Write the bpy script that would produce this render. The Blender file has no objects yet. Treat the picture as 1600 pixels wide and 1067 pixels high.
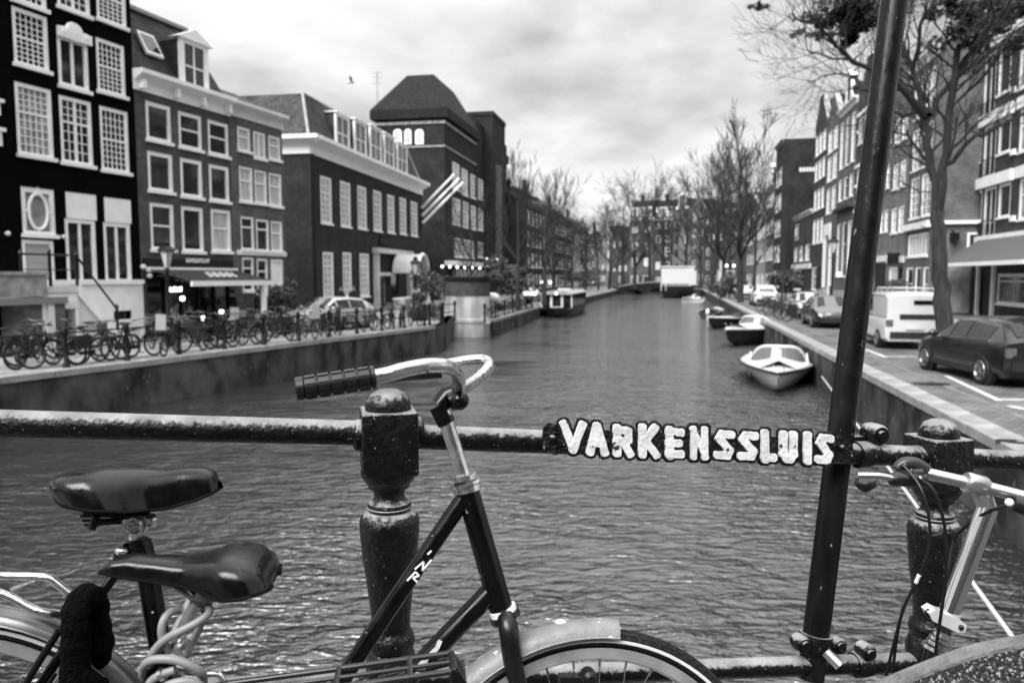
import bpy, bmesh, math, random
from math import sin, cos, pi, radians, sqrt, atan2
from mathutils import Vector as V, Matrix, noise as mnoise

S = bpy.context.scene
COL = S.collection
random.seed(7)

# ------------------------------------------------------------------ camera
EYE = V((0, 0, 2.33)); PITCH = radians(4.83); F = 1200.0
cam_d = bpy.data.cameras.new('camera'); cam = bpy.data.objects.new('camera', cam_d); COL.objects.link(cam)
cam.location = EYE; cam.rotation_euler = (pi / 2 - PITCH, 0, 0)
cam_d.sensor_width = 36; cam_d.lens = 27; cam_d.clip_start = 0.05; cam_d.clip_end = 3000
cam_d.dof.use_dof = True; cam_d.dof.focus_distance = 1.62; cam_d.dof.aperture_fstop = 4.6
S.camera = cam

# ------------------------------------------------------------------ sky, sun, exposure
w = bpy.data.worlds.new('World'); S.world = w; w.use_nodes = True
nt = w.node_tree; nt.nodes.clear()
def N(t, **k):
    n = nt.nodes.new(t)
    for a, b in k.items(): setattr(n, a, b)
    return n
L = nt.links.new
out = N('ShaderNodeOutputWorld'); bg = N('ShaderNodeBackground'); bg.inputs[1].default_value = 0.105
sky = N('ShaderNodeTexSky'); sky.sky_type = 'NISHITA'; sky.sun_disc = False
sky.sun_elevation = radians(44); sky.sun_rotation = radians(210); sky.air_density = 1.0; sky.dust_density = 3.0
bw = N('ShaderNodeRGBToBW'); L(sky.outputs[0], bw.inputs[0])
tc = N('ShaderNodeTexCoord'); sep = N('ShaderNodeSeparateXYZ'); L(tc.outputs['Generated'], sep.inputs[0])
ad = N('ShaderNodeMath', operation='ADD'); L(sep.outputs[2], ad.inputs[0]); ad.inputs[1].default_value = 0.22
mx_ = N('ShaderNodeMath', operation='MAXIMUM'); L(ad.outputs[0], mx_.inputs[0]); mx_.inputs[1].default_value = 0.05
dv = N('ShaderNodeVectorMath', operation='DIVIDE'); cb = N('ShaderNodeCombineXYZ')
for i in range(3): L(mx_.outputs[0], cb.inputs[i])
L(tc.outputs['Generated'], dv.inputs[0]); L(cb.outputs[0], dv.inputs[1])
def wnoise(scale, detail, rough, off):
    mp = N('ShaderNodeMapping'); mp.inputs[1].default_value = off; L(dv.outputs[0], mp.inputs[0])
    n = N('ShaderNodeTexNoise'); n.inputs['Scale'].default_value = scale; n.inputs['Detail'].default_value = detail
    n.inputs['Roughness'].default_value = rough; n.inputs['Distortion'].default_value = 0.35; L(mp.outputs[0], n.inputs['Vector']); return n
n1 = wnoise(1.05, 8, .52, (3.1, 1.7, 0)); n2 = wnoise(3.2, 6, .5, (7.3, 0.4, 2))
m1 = N('ShaderNodeMath', operation='MULTIPLY_ADD'); L(n2.outputs['Fac'], m1.inputs[0]); m1.inputs[1].default_value = .35; L(n1.outputs['Fac'], m1.inputs[2])
rp = N('ShaderNodeMapRange'); rp.inputs['From Min'].default_value = .54; rp.inputs['From Max'].default_value = .82
rp.inputs['To Min'].default_value = 0.58; rp.inputs['To Max'].default_value = 1.18; L(m1.outputs[0], rp.inputs[0])
hz = N('ShaderNodeMapRange'); hz.inputs['From Min'].default_value = 0.0; hz.inputs['From Max'].default_value = .55   # overcast: the horizon glow fades upward
hz.inputs['To Min'].default_value = 2.65; hz.inputs['To Max'].default_value = 2.25; L(sep.outputs[2], hz.inputs[0])
zn = N('ShaderNodeMapRange'); zn.interpolation_type = 'SMOOTHSTEP'; zn.inputs['From Min'].default_value = .25; zn.inputs['From Max'].default_value = 1.0   # an overcast sky is brighter overhead
zn.inputs['To Min'].default_value = 1.0; zn.inputs['To Max'].default_value = 3.0; L(sep.outputs[2], zn.inputs[0])
zm = N('ShaderNodeMath', operation='MULTIPLY'); L(hz.outputs[0], zm.inputs[0]); L(zn.outputs[0], zm.inputs[1])
cl = N('ShaderNodeMath', operation='MULTIPLY'); L(zm.outputs[0], cl.inputs[0]); L(rp.outputs[0], cl.inputs[1])
mixn = N('ShaderNodeMix'); mixn.data_type = 'FLOAT'; mixn.inputs[0].default_value = .95
L(bw.outputs[0], mixn.inputs[2]); L(cl.outputs[0], mixn.inputs[3])
L(mixn.outputs[0], bg.inputs[0]); L(bg.outputs[0], out.inputs[0])
sd = bpy.data.lights.new('sun', 'SUN'); sd.energy = 1.5; sd.angle = radians(40); sd.color = (1, 1, 1)
sun = bpy.data.objects.new('sun', sd); COL.objects.link(sun)
sun.rotation_euler = V((0.36, 0.62, -0.70)).to_track_quat('-Z', 'Y').to_euler()
S.view_settings.view_transform = 'Standard'; S.view_settings.look = 'None'
S.view_settings.exposure = 1.85; S.view_settings.gamma = 1.0; S.view_settings.use_curve_mapping = False
S.render.engine = 'CYCLES'; S.cycles.use_denoising = True; S.cycles.max_bounces = 6; S.cycles.caustics_reflective = False
S.cycles.sample_clamp_indirect = 6

# ------------------------------------------------------------------ geometry helpers
FW = V((0, cos(PITCH), -sin(PITCH))); UP = V((0, sin(PITCH), cos(PITCH))); RT = V((1, 0, 0))
def ray(x, y): return FW + RT * ((x - 800) / F) - UP * ((y - 533.5) / F)
def P(x, y, d): return EYE + ray(x, y) * d                     # point seen at picture (x, y), d metres ahead
def G(x, y, z=0.0):                                           # ... on the level z
    r = ray(x, y); return EYE + r * ((z - EYE.z) / r.z)
def PY(x, y, Y):                                              # ... at world depth Y
    r = ray(x, y); return EYE + r * (Y / r.y)
def PL(x, y, o, n):                                           # ... on the plane through o with normal n
    r = ray(x, y); return EYE + r * ((o - EYE).dot(n) / r.dot(n))
SH = math.tan(radians(12.18))
def C(l, d, z=0.0): return V((SH * d + l, d, z))              # canal coordinates: offset l beside the axis, depth d
CDIR = V((SH, 1, 0)).normalized(); CN = V((CDIR.y, -CDIR.x, 0))
HEAD = atan2(CDIR.x, CDIR.y)

WM = {}
class MB:
    def __init__(s): s.v = []; s.f = []; s.m = []
    def add(s, vs, fs, m=0):
        b = len(s.v); s.v += [V(p) for p in vs]; s.f += [tuple(b + i for i in f) for f in fs]; s.m += [m] * len(fs); return s
    def box(s, a, b, m=0, M=None):
        x0, y0, z0 = a; x1, y1, z1 = b
        vs = [V((x, y, z)) for z in (z0, z1) for y in (y0, y1) for x in (x0, x1)]
        if M is not None: vs = [M @ p for p in vs]
        return s.add(vs, [(0, 2, 3, 1), (4, 5, 7, 6), (0, 1, 5, 4), (2, 6, 7, 3), (0, 4, 6, 2), (1, 3, 7, 5)], m)
    def tube(s, pts, r, n=8, m=0, cap=True, sub=0):
        pts = [V(p) for p in pts]; R = list(r) if hasattr(r, '__len__') else [r] * len(pts)
        if sub: pts, R = smooth(pts, R, sub)
        b = len(s.v); up = None; k = len(pts)
        for i, p in enumerate(pts):
            t = (pts[min(i + 1, k - 1)] - pts[max(i - 1, 0)])
            if t.length < 1e-9: t = V((0, 0, 1))
            t.normalize()
            if up is None: up = t.orthogonal().normalized()
            up = up - t * up.dot(t)
            if up.length < 1e-6: up = t.orthogonal()
            up.normalize(); sd_ = t.cross(up)
            for j in range(n):
                a = 2 * pi * j / n; s.v.append(p + (up * cos(a) + sd_ * sin(a)) * R[i])
        for i in range(k - 1):
            for j in range(n):
                s.f.append((b + i * n + j, b + i * n + (j + 1) % n, b + (i + 1) * n + (j + 1) % n, b + (i + 1) * n + j)); s.m.append(m)
        if cap:
            s.f.append(tuple(b + j for j in range(n - 1, -1, -1))); s.m.append(m)
            s.f.append(tuple(b + (k - 1) * n + j for j in range(n))); s.m.append(m)
        return s
    def bar(s, a, b, wx, wz, up=(0, 0, 1), m=0):               # rectangular bar from a to b
        a, b = V(a), V(b); t = (b - a).normalized(); u = V(up); u = (u - t * u.dot(t)).normalized(); q = t.cross(u)
        vs = []
        for p in (a, b):
            for e, g in ((-1, -1), (1, -1), (1, 1), (-1, 1)): vs.append(p + q * (e * wx / 2) + u * (g * wz / 2))
        return s.add(vs, [(0, 1, 2, 3), (7, 6, 5, 4), (0, 4, 5, 1), (1, 5, 6, 2), (2, 6, 7, 3), (3, 7, 4, 0)], m)
    def lathe(s, prof, n=24, M=None, m=0, a0=0, a1=2 * pi):     # prof: (radius, z)
        b = len(s.v); full = abs(a1 - a0 - 2 * pi) < 1e-6; c = n if full else n + 1
        for r, z in prof:
            for j in range(c):
                a = a0 + (a1 - a0) * j / n; p = V((r * cos(a), r * sin(a), z)); s.v.append(M @ p if M is not None else p)
        for i in range(len(prof) - 1):
            for j in range(n):
                q = (j + 1) % c
                s.f.append((b + i * c + j, b + i * c + q, b + (i + 1) * c + q, b + (i + 1) * c + j)); s.m.append(m)
        return s
    def torus(s, R, r, n=32, k=8, M=None, m=0, a0=0, a1=2 * pi):
        prof = [(R + r * cos(2 * pi * i / k), r * sin(2 * pi * i / k)) for i in range(k + 1)]
        return s.lathe(prof, n, M, m, a0, a1)
    def ball(s, c, r, n=10, m=0, sc=(1, 1, 1)):
        k = max(4, n // 2 + 1)
        M = Matrix.Translation(V(c)) @ Matrix.Diagonal((*sc, 1))
        return s.lathe([(max(1e-4, r * sin(pi * i / k)), -r * cos(pi * i / k)) for i in range(k + 1)], n, M, m)
    def prism(s, poly, vec, m=0):                              # polygon (3d points) swept along vec
        poly = [V(p) for p in poly]; n = len(poly); vec = V(vec)
        return s.add(poly + [p + vec for p in poly], [tuple(range(n - 1, -1, -1)), tuple(range(n, 2 * n))] + [(i, (i + 1) % n, n + (i + 1) % n, n + i) for i in range(n)], m)
    def grid(s, rows, m=0, closed=False):
        b = len(s.v); c = len(rows[0])
        for r in rows: s.v += [V(p) for p in r]
        for i in range(len(rows) - 1):
            for j in range(c if closed else c - 1):
                q = (j + 1) % c; s.f.append((b + i * c + j, b + i * c + q, b + (i + 1) * c + q, b + (i + 1) * c + j)); s.m.append(m)
        return s
    def mesh(s, name, mats, smooth_=True, ang=38):
        me = bpy.data.meshes.new(name); me.from_pydata([tuple(p) for p in s.v], [], s.f)
        for x in (mats if isinstance(mats, (list, tuple)) else [mats]): me.materials.append(x)
        me.polygons.foreach_set('material_index', s.m)
        if smooth_:
            me.polygons.foreach_set('use_smooth', [True] * len(s.f)); me.set_sharp_from_angle(angle=radians(ang))
        me.update(); return me
    def build(s, name, mats, parent=None, local=False, smooth_=True, ang=38, recalc=False):
        if parent is not None and not local:
            inv = WM[parent.name].inverted(); s.v = [inv @ p for p in s.v]
        me = s.mesh(name, mats, smooth_, ang)
        if recalc:
            bm = bmesh.new(); bm.from_mesh(me); bmesh.ops.recalc_face_normals(bm, faces=bm.faces); bm.to_mesh(me); bm.free()
        return put(name, me, parent)
def smooth(pts, R, k):                                         # Catmull-Rom
    q, rr = [], []; n = len(pts)
    for i in range(n - 1):
        a, b, c, d = pts[max(i - 1, 0)], pts[i], pts[i + 1], pts[min(i + 2, n - 1)]
        for j in range(k):
            t = j / k; q.append(0.5 * ((2 * b) + (c - a) * t + (2 * a - 5 * b + 4 * c - d) * t * t + (3 * b - a - 3 * c + d) * t ** 3)); rr.append(R[i] * (1 - t) + R[i + 1] * t)
    q.append(pts[-1]); rr.append(R[-1]); return q, rr
def put(name, me, parent=None, loc=None, scale=None):
    o = bpy.data.objects.new(name, me); COL.objects.link(o)
    if parent is not None: o.parent = parent
    if loc is not None: o.location = loc
    if scale is not None: o.scale = scale
    M = Matrix.Translation(o.location); WM[o.name] = (WM[parent.name] @ M) if parent is not None else M
    return o
def tag(o, label=None, cat=None, group=None, kind=None):
    if label: o['label'] = label
    if cat: o['category'] = cat
    if group: o['group'] = group
    if kind: o['kind'] = kind
    return o
def thing(name, label, cat, loc=(0, 0, 0), rz=0.0, group=None, ry=0.0, rx=0.0):
    o = bpy.data.objects.new(name, None); COL.objects.link(o); o.empty_display_size = .3
    o.location = loc; o.rotation_euler = (rx, ry, rz)
    WM[o.name] = Matrix.Translation(V(loc)) @ o.rotation_euler.to_matrix().to_4x4()
    return tag(o, label, cat, group)
def copy_tree(o, parent=None, loc=None, rot=None, label=None, scale=None, group=None):
    c = o.copy(); COL.objects.link(c)
    if parent is not None: c.parent = parent
    if loc is not None: c.location = loc
    if rot is not None: c.rotation_euler = rot
    if scale is not None: c.scale = scale
    if label: c['label'] = label
    if group: c['group'] = group
    for ch in list(o.children): copy_tree(ch, c)
    return c
def rmat(o, old, new):                                         # give one copy another paint
    for x in [o] + list(o.children_recursive):
        if x.type == 'MESH':
            for s_ in x.material_slots:
                if s_.material is old:
                    s_.link = 'OBJECT'; s_.material = new

# ------------------------------------------------------------------ materials
MATS = {}
def mat(name, g, rough=.6, metal=0.0, spec=.5, var=0.0, vscale=3.0, bump=0.0, bscale=40.0, coat=0.0, rvar=0.0, emit=0.0, speck=None, stretch=None, lo=.35, hi=.65, worn_sheen=None):
    if name in MATS: return MATS[name]
    m = bpy.data.materials.new(name); m.use_nodes = True; MATS[name] = m
    t = m.node_tree; b = t.nodes['Principled BSDF']; K = t.links.new
    b.inputs['Base Color'].default_value = (g, g, g, 1); b.inputs['Roughness'].default_value = rough
    b.inputs['Metallic'].default_value = metal; b.inputs['Specular IOR Level'].default_value = spec
    b.inputs['Coat Weight'].default_value = coat; b.inputs['Coat Roughness'].default_value = .12
    if emit: b.inputs['Emission Color'].default_value = (1, 1, 1, 1); b.inputs['Emission Strength'].default_value = emit
    def nz(scale, detail=5):
        tc_ = t.nodes.new('ShaderNodeTexCoord'); n = t.nodes.new('ShaderNodeTexNoise'); n.inputs['Scale'].default_value = scale; n.inputs['Detail'].default_value = detail
        v_ = tc_.outputs['Object']
        if stretch:
            mp = t.nodes.new('ShaderNodeMapping'); mp.inputs['Scale'].default_value = stretch; K(v_, mp.inputs[0]); v_ = mp.outputs[0]
        K(v_, n.inputs['Vector']); return n.outputs['Fac']
    colour = None
    if var:
        r = t.nodes.new('ShaderNodeMapRange'); K(nz(vscale), r.inputs[0]); r.inputs[1].default_value = lo; r.inputs[2].default_value = hi
        r.inputs[3].default_value = g * (1 - var); r.inputs[4].default_value = g * (1 + var); colour = r.outputs[0]
    if speck:                                                  # (scale, threshold, grey): chips and flecks
        r = t.nodes.new('ShaderNodeMapRange'); K(nz(speck[0], 3), r.inputs[0]); r.inputs[1].default_value = speck[1]; r.inputs[2].default_value = speck[1] + .025
        mx = t.nodes.new('ShaderNodeMix'); mx.data_type = 'FLOAT'; K(r.outputs[0], mx.inputs[0]); mx.inputs[3].default_value = speck[2]
        if colour is not None: K(colour, mx.inputs[2])
        else: mx.inputs[2].default_value = g
        colour = mx.outputs[0]
    if worn_sheen:                                                   # (threshold, grey, roughness): upper faces coloured pale for sky sheen and rubbed paint, ragged edge
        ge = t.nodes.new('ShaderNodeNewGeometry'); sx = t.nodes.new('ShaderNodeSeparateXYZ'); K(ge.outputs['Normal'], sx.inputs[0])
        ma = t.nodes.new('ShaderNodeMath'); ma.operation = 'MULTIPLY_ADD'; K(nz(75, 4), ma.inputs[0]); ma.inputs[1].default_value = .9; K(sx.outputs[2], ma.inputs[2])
        r = t.nodes.new('ShaderNodeMapRange'); K(ma.outputs[0], r.inputs[0]); r.inputs[1].default_value = worn_sheen[0]; r.inputs[2].default_value = worn_sheen[0] + .22
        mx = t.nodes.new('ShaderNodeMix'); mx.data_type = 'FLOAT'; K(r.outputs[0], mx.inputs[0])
        n2_ = t.nodes.new('ShaderNodeMapRange'); K(nz(18, 6), n2_.inputs[0]); n2_.inputs[1].default_value = .3; n2_.inputs[2].default_value = .7; n2_.inputs[3].default_value = worn_sheen[1] * .6; n2_.inputs[4].default_value = worn_sheen[1] * 1.35; K(n2_.outputs[0], mx.inputs[3])
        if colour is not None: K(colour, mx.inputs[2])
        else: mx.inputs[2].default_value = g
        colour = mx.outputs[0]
    if colour is not None: K(colour, b.inputs['Base Color'])
    if rvar:
        r = t.nodes.new('ShaderNodeMapRange'); K(nz(vscale * 2.3), r.inputs[0]); r.inputs[1].default_value = .35; r.inputs[2].default_value = .65
        r.inputs[3].default_value = max(.02, rough - rvar); r.inputs[4].default_value = rough + rvar; K(r.outputs[0], b.inputs['Roughness'])
    if bump:
        bn = t.nodes.new('ShaderNodeBump'); bn.inputs['Strength'].default_value = bump; bn.inputs['Distance'].default_value = .02; K(nz(bscale), bn.inputs['Height']); K(bn.outputs[0], b.inputs['Normal'])
    return m
def brickmat(name, g, mortar, bw_=.22, bh=.07, ms=.010, var=.35, dirt=.3, rough=.85, off=.5, plan=False, spec=.12):
    if name in MATS: return MATS[name]
    m = bpy.data.materials.new(name); m.use_nodes = True; MATS[name] = m
    t = m.node_tree; b = t.nodes['Principled BSDF']; K = t.links.new; b.inputs['Roughness'].default_value = rough; b.inputs['Specular IOR Level'].default_value = spec
    tc_ = t.nodes.new('ShaderNodeTexCoord'); sp = t.nodes.new('ShaderNodeSeparateXYZ'); K(tc_.outputs['Object'], sp.inputs[0])
    cx = t.nodes.new('ShaderNodeCombineXYZ')
    if plan: K(sp.outputs[0], cx.inputs[0]); K(sp.outputs[1], cx.inputs[1])
    else:
        a_ = t.nodes.new('ShaderNodeMath'); K(sp.outputs[0], a_.inputs[0]); K(sp.outputs[1], a_.inputs[1]); K(a_.outputs[0], cx.inputs[0]); K(sp.outputs[2], cx.inputs[1])
    bk = t.nodes.new('ShaderNodeTexBrick'); K(cx.outputs[0], bk.inputs['Vector'])
    bk.inputs['Color1'].default_value = (g * (1 - var),) * 3 + (1,); bk.inputs['Color2'].default_value = (g * (1 + var),) * 3 + (1,)
    bk.inputs['Mortar'].default_value = (mortar,) * 3 + (1,); bk.inputs['Scale'].default_value = 1; bk.inputs['Mortar Size'].default_value = ms
    bk.inputs['Brick Width'].default_value = bw_; bk.inputs['Row Height'].default_value = bh; bk.offset = off
    n = t.nodes.new('ShaderNodeTexNoise'); n.inputs['Scale'].default_value = .7; n.inputs['Detail'].default_value = 7; n.inputs['Roughness'].default_value = .65; K(tc_.outputs['Object'], n.inputs['Vector'])
    r = t.nodes.new('ShaderNodeMapRange'); K(n.outputs['Fac'], r.inputs[0]); r.inputs[1].default_value = .3; r.inputs[2].default_value = .7; r.inputs[3].default_value = 1 - dirt * 1.5; r.inputs[4].default_value = 1 + dirt * 1.6
    mu = t.nodes.new('ShaderNodeVectorMath'); mu.operation = 'SCALE'; K(bk.outputs['Color'], mu.inputs[0]); K(r.outputs[0], mu.inputs['Scale']); K(mu.outputs[0], b.inputs['Base Color'])
    bn = t.nodes.new('ShaderNodeBump'); bn.inputs['Strength'].default_value = .5; bn.inputs['Distance'].default_value = .01; bn.invert = True; K(bk.outputs['Fac'], bn.inputs['Height']); K(bn.outputs[0], b.inputs['Normal'])
    return m

WHITE = mat('white_paint', .88, .45, var=.06, vscale=2)
CREAM = mat('off_white_paint', .70, .5, var=.10, vscale=1.5)
GLASS = mat('window_glass', .012, .06, spec=.75, var=.5, vscale=.8)
BLIND = mat('window_blind', .52, .12, spec=.6, var=.22, vscale=1.2, stretch=(3, 3, .4))
LACE = mat('window_lace', .30, .12, spec=.6, var=.35, vscale=2.2)
BLACK = mat('black_paint', .006, .38, spec=.35, var=.4, vscale=8)
IRON = mat('black_iron', .007, .45, spec=.35, var=.4, vscale=9, bump=.2, bscale=60)
SLATE = brickmat('roof_slate', .055, .02, .28, .16, .012, .3, .3, .6)
ROOFDARK = brickmat('roof_dark_tile', .018, .008, .24, .2, .014, .3, .2, .7)
LEAD = mat('lead_flashing', .30, .5, var=.2)
STONE = mat('grey_stone', .30, .8, var=.35, vscale=2.5, bump=.2, bscale=25)
COPING = mat('coping_stone', .27, .75, var=.3, vscale=2.0, bump=.25, bscale=30)
PALE = mat('pale_plaster', .62, .7, var=.12, vscale=1.2, bump=.1, bscale=20)
RUBBER = mat('tyre_rubber', .009, .6, spec=.3, var=.3, vscale=30, bump=.3, bscale=120)
CHROME = mat('chrome', .78, .14, 1.0, var=.08, vscale=20, rvar=.07)
ALU = mat('brushed_aluminium', .62, .32, 1.0, var=.08, vscale=14)
SKIN = mat('skin', .36, .5, var=.06)
COAT = mat('dark_cloth', .007, .85, var=.3, vscale=8)
JEANS = mat('grey_cloth', .05, .85, var=.3, vscale=8)
HAIR = mat('hair', .02, .6)
BARK = mat('bark', .026, .9, var=.45, vscale=3, bump=.6, bscale=14, stretch=(3, 3, .7))
TWIG = mat('twig_bark', .02, .9)
WOODPALE = mat('pale_wood', .42, .6, var=.2, vscale=4)
LAMPGLOW = mat('lamp_glow', .9, .3, emit=1.6)
# ------------------------------------------------------------------ water, streets, quay walls
WZ = -1.27
def watermat():
    m = bpy.data.materials.new('canal_water'); m.use_nodes = True; t = m.node_tree; b = t.nodes['Principled BSDF']; K = t.links.new
    b.inputs['Base Color'].default_value = (.024,) * 3 + (1,); b.inputs['Roughness'].default_value = .10; b.inputs['IOR'].default_value = 1.7; b.inputs['Specular IOR Level'].default_value = 1.0
    tc_ = t.nodes.new('ShaderNodeTexCoord')
    def mth(op, x, y=None):
        q = t.nodes.new('ShaderNodeMath'); q.operation = op; K(x, q.inputs[0])
        if y is not None:
            if hasattr(y, 'links'): K(y, q.inputs[1])
            else: q.inputs[1].default_value = y
        return q.outputs[0]
    def wave(scale, st, detail, dist, rot=0.):
        mp = t.nodes.new('ShaderNodeMapping'); mp.inputs['Scale'].default_value = st; mp.inputs['Rotation'].default_value = (0, 0, rot); K(tc_.outputs['Object'], mp.inputs[0])
        n = t.nodes.new('ShaderNodeTexNoise'); n.inputs['Scale'].default_value = scale; n.inputs['Detail'].default_value = detail; n.inputs['Distortion'].default_value = dist
        n.inputs['Roughness'].default_value = .5; K(mp.outputs[0], n.inputs['Vector']); return n.outputs['Fac']
    def ridge(x): return mth('SUBTRACT', x, mth('MULTIPLY', mth('ABSOLUTE', mth('SUBTRACT', x, .5)), .9))
    a = wave(2.1, (1, 2.3, 1), 3, .6, .12); c = ridge(wave(4.6, (1, 2.2, 1), 2, .5, -.2)); d = wave(11, (1, 1.6, 1), 2, .4, .3); e = wave(.45, (1, 1.5, 1), 1, .2, .3)
    patch = t.nodes.new('ShaderNodeMapRange'); K(wave(.13, (1, .8, 1), 3, .6, .4), patch.inputs[0]); patch.inputs[1].default_value = .36; patch.inputs[2].default_value = .60; patch.inputs[3].default_value = .5; patch.inputs[4].default_value = 1.35
    sp_ = t.nodes.new('ShaderNodeSeparateXYZ'); K(tc_.outputs['Object'], sp_.inputs[0]); lee = t.nodes.new('ShaderNodeMapRange'); lee.interpolation_type = 'SMOOTHSTEP'   # calm lee along the near quay
    K(mth('ADD', mth('SUBTRACT', sp_.outputs[0], mth('MULTIPLY', sp_.outputs[1], SH)), mth('MULTIPLY', wave(.5, (1, 1, 1), 3, .5), 2.5)), lee.inputs[0]); lee.inputs[1].default_value = -5.6; lee.inputs[2].default_value = -2.6; lee.inputs[3].default_value = .42; lee.inputs[4].default_value = 1.25
    s_ = mth('ADD', mth('ADD', mth('MULTIPLY', a, .17), mth('MULTIPLY', c, .055)), mth('MULTIPLY', d, .014)); h_ = mth('ADD', mth('MULTIPLY', mth('MULTIPLY', s_, patch.outputs[0]), lee.outputs[0]), mth('MULTIPLY', e, .18))
    bn = t.nodes.new('ShaderNodeBump'); bn.inputs['Strength'].default_value = 1.0; bn.inputs['Distance'].default_value = 1.0; K(h_, bn.inputs['Height']); K(bn.outputs[0], b.inputs['Normal'])
    return m
WATER = watermat()
o = MB().add([(-600, -60, WZ), (600, -60, WZ), (600, 900, WZ), (-600, 900, WZ)], [(0, 1, 2, 3)]).build('water', WATER); tag(o, kind='structure')
# quay edge lines at street level
A0 = G(0, 590); A1 = G(680, 509); AD = (A1 - A0).normalized()
QL = [A0 - AD * 17.5, A0 - AD * 8, A0, A0 + AD * 8, A1]                      # left quay, near stretch (turned from the axis)
ZQ = -.33
QL2 = [G(765, 502, ZQ), G(845, 478.5, ZQ), C(-12.3, 90, ZQ), C(-12.3, 165, ZQ)]           # left quay beyond the bastion
QR = [C(4.62, -4), C(4.62, 20), C(4.62, 60), C(4.62, 110), C(4.2, 150), C(2.0, 166)]
SETTS = brickmat('street_bricks', .155, .07, .21, .10, .012, .22, .3, .8, plan=True)
PAVING = brickmat('pavement_tiles', .26, .13, .30, .30, .010, .12, .25, .75, plan=True)
ASPHALT = mat('asphalt', .05, .8, var=.3, vscale=4, bump=.3, bscale=120)
QWALL = mat('quay_masonry', .062, .85, spec=.2, var=.7, vscale=1.3, bump=.5, bscale=7, stretch=(1, 1, .6), lo=.38, hi=.66, speck=(5.5, .66, .11))
def sheet(name, pts, m, z=None):
    pts = [V((p[0], p[1], p[2] if z is None else z)) for p in pts]
    return tag(MB().add(pts, [tuple(range(len(pts)))]).build(name, m, smooth_=False), kind='structure')
AB = G(697, 505); B0 = QL2[0]
sheet('left_street', [V((-500, -60, 0)), V((QL[0].x, -60, 0))] + QL + [AB, V((AB.x - .3, B0.y + 3.2, 0)), C(-14.2, B0.y + 3.4), C(-15.5, 70), C(-15.5, 175), V((-20, 260, 0)), V((-500, 600, 0))], PAVING, 0)
q = MB(); inr = [C(-14.2, B0.y + 3.4), C(-15.5, 70), C(-15.5, 90), C(-15.5, 175)]; out_ = [V((QL2[0].x, QL2[0].y, ZQ)), V(QL2[1]), V(QL2[2]), V(QL2[3])]
q.grid([out_, inr]); q.add([V((AB.x - .3, B0.y + 3.2, 0)), V((B0.x, B0.y, ZQ)), inr[0]], [(0, 1, 2)]); tag(q.build('quay_street', PAVING, smooth_=False), kind='structure')
sheet('right_street', [V((500, -60, 0)), V((500, 600, 0)), V((120, 600, 0)), V((60, 176, 0)), V((36, 172, 0))] + QR[::-1] + [V((QR[0].x, -60, 0))], SETTS, 0)
sheet('far_street', [V((-60, 176, 0)), V((60, 176.01, 0)), V((120, 600, 0)), V((-60, 600, 0))], ASPHALT, -.004)
def quay(name, label, line, side, step=1.0, wall_h=1.8, near=True):
    """Masonry face under a row of coping stones; side = +1 when the land lies to the left of the line."""
    root = thing(name, label, 'quay wall', line[0]); wm = MB()
    for a, b in zip(line, line[1:]):
        t = (b - a).normalized(); nl = V((-t.y, t.x, 0)) * side
        vs = [a, b, b + nl * .5, a + nl * .5]
        wm.add([V((p.x, p.y, WZ - .8)) for p in vs] + [V((p.x, p.y, p.z - .16)) for p in vs], [(0, 1, 5, 4), (1, 2, 6, 5), (2, 3, 7, 6), (3, 0, 4, 7), (4, 5, 6, 7)])
    w_ = wm.build('masonry', QWALL, root, recalc=True)
    base = None
    for a, b in zip(line, line[1:]):
        n = max(1, round((b - a).length / step)); t = (b - a).normalized(); nl = V((-t.y, t.x, 0)) * side; ln = (b - a).length / n
        if base is None: base = ln
        for i in range(n):
            c_ = a + t * (ln * (i + .5))
            if me_c.get('c') is None:
                q = MB(); e = .02
                q.box((-.5, -.04, -.16), (.5, .42, .012)); mm = q.mesh('coping_stone', COPING, False)
                bm = bmesh.new(); bm.from_mesh(mm); bmesh.ops.bevel(bm, geom=list(bm.edges), offset=.012, segments=1, affect='EDGES'); bm.to_mesh(mm); bm.free(); me_c['c'] = mm
            o_ = put('coping_stone', me_c['c'], root, c_ - line[0]); o_.rotation_euler = (random.uniform(-.006, .006), 0, atan2(t.y, t.x) if side > 0 else atan2(t.y, t.x) + pi)
            o_.location.z += random.uniform(-.006, .008); o_.scale = (ln - .014, 1, 1)
    return root
me_c = {}
def densify(line, n):
    return line
quay('quay_wall', 'stained low quay wall below the row of parked bicycles', QL, 1, 1.25)
quay('quay_wall', 'quay wall with pale edge running on behind the round bastion', QL2, 1, 1.6)
quay('quay_wall', 'straight dark quay wall beside the moored white motorboat', QR, -1, 1.15)
# recess wall between the near quay and the bastion
q = MB(); pts = [A1, AB, V((AB.x - .3, B0.y + 3.2, 0)), V((B0.x - .1, B0.y + 3.2, ZQ)), V((B0.x, B0.y, ZQ))]
for a, b in zip(pts, pts[1:]):
    t = (b - a).normalized(); nl = V((-t.y, t.x, 0)); q.add([a + V((0, 0, -2)), b + V((0, 0, -2)), b, a, a + nl * .4 - V((0, 0, 2)), b + nl * .4 - V((0, 0, 2)), b + nl * .4, a + nl * .4], [(0, 1, 2, 3), (3, 2, 6, 7)])
tag(q.build('quay_wall', QWALL), 'short dark quay wall in the recess beside the round bastion', 'quay wall')

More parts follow.
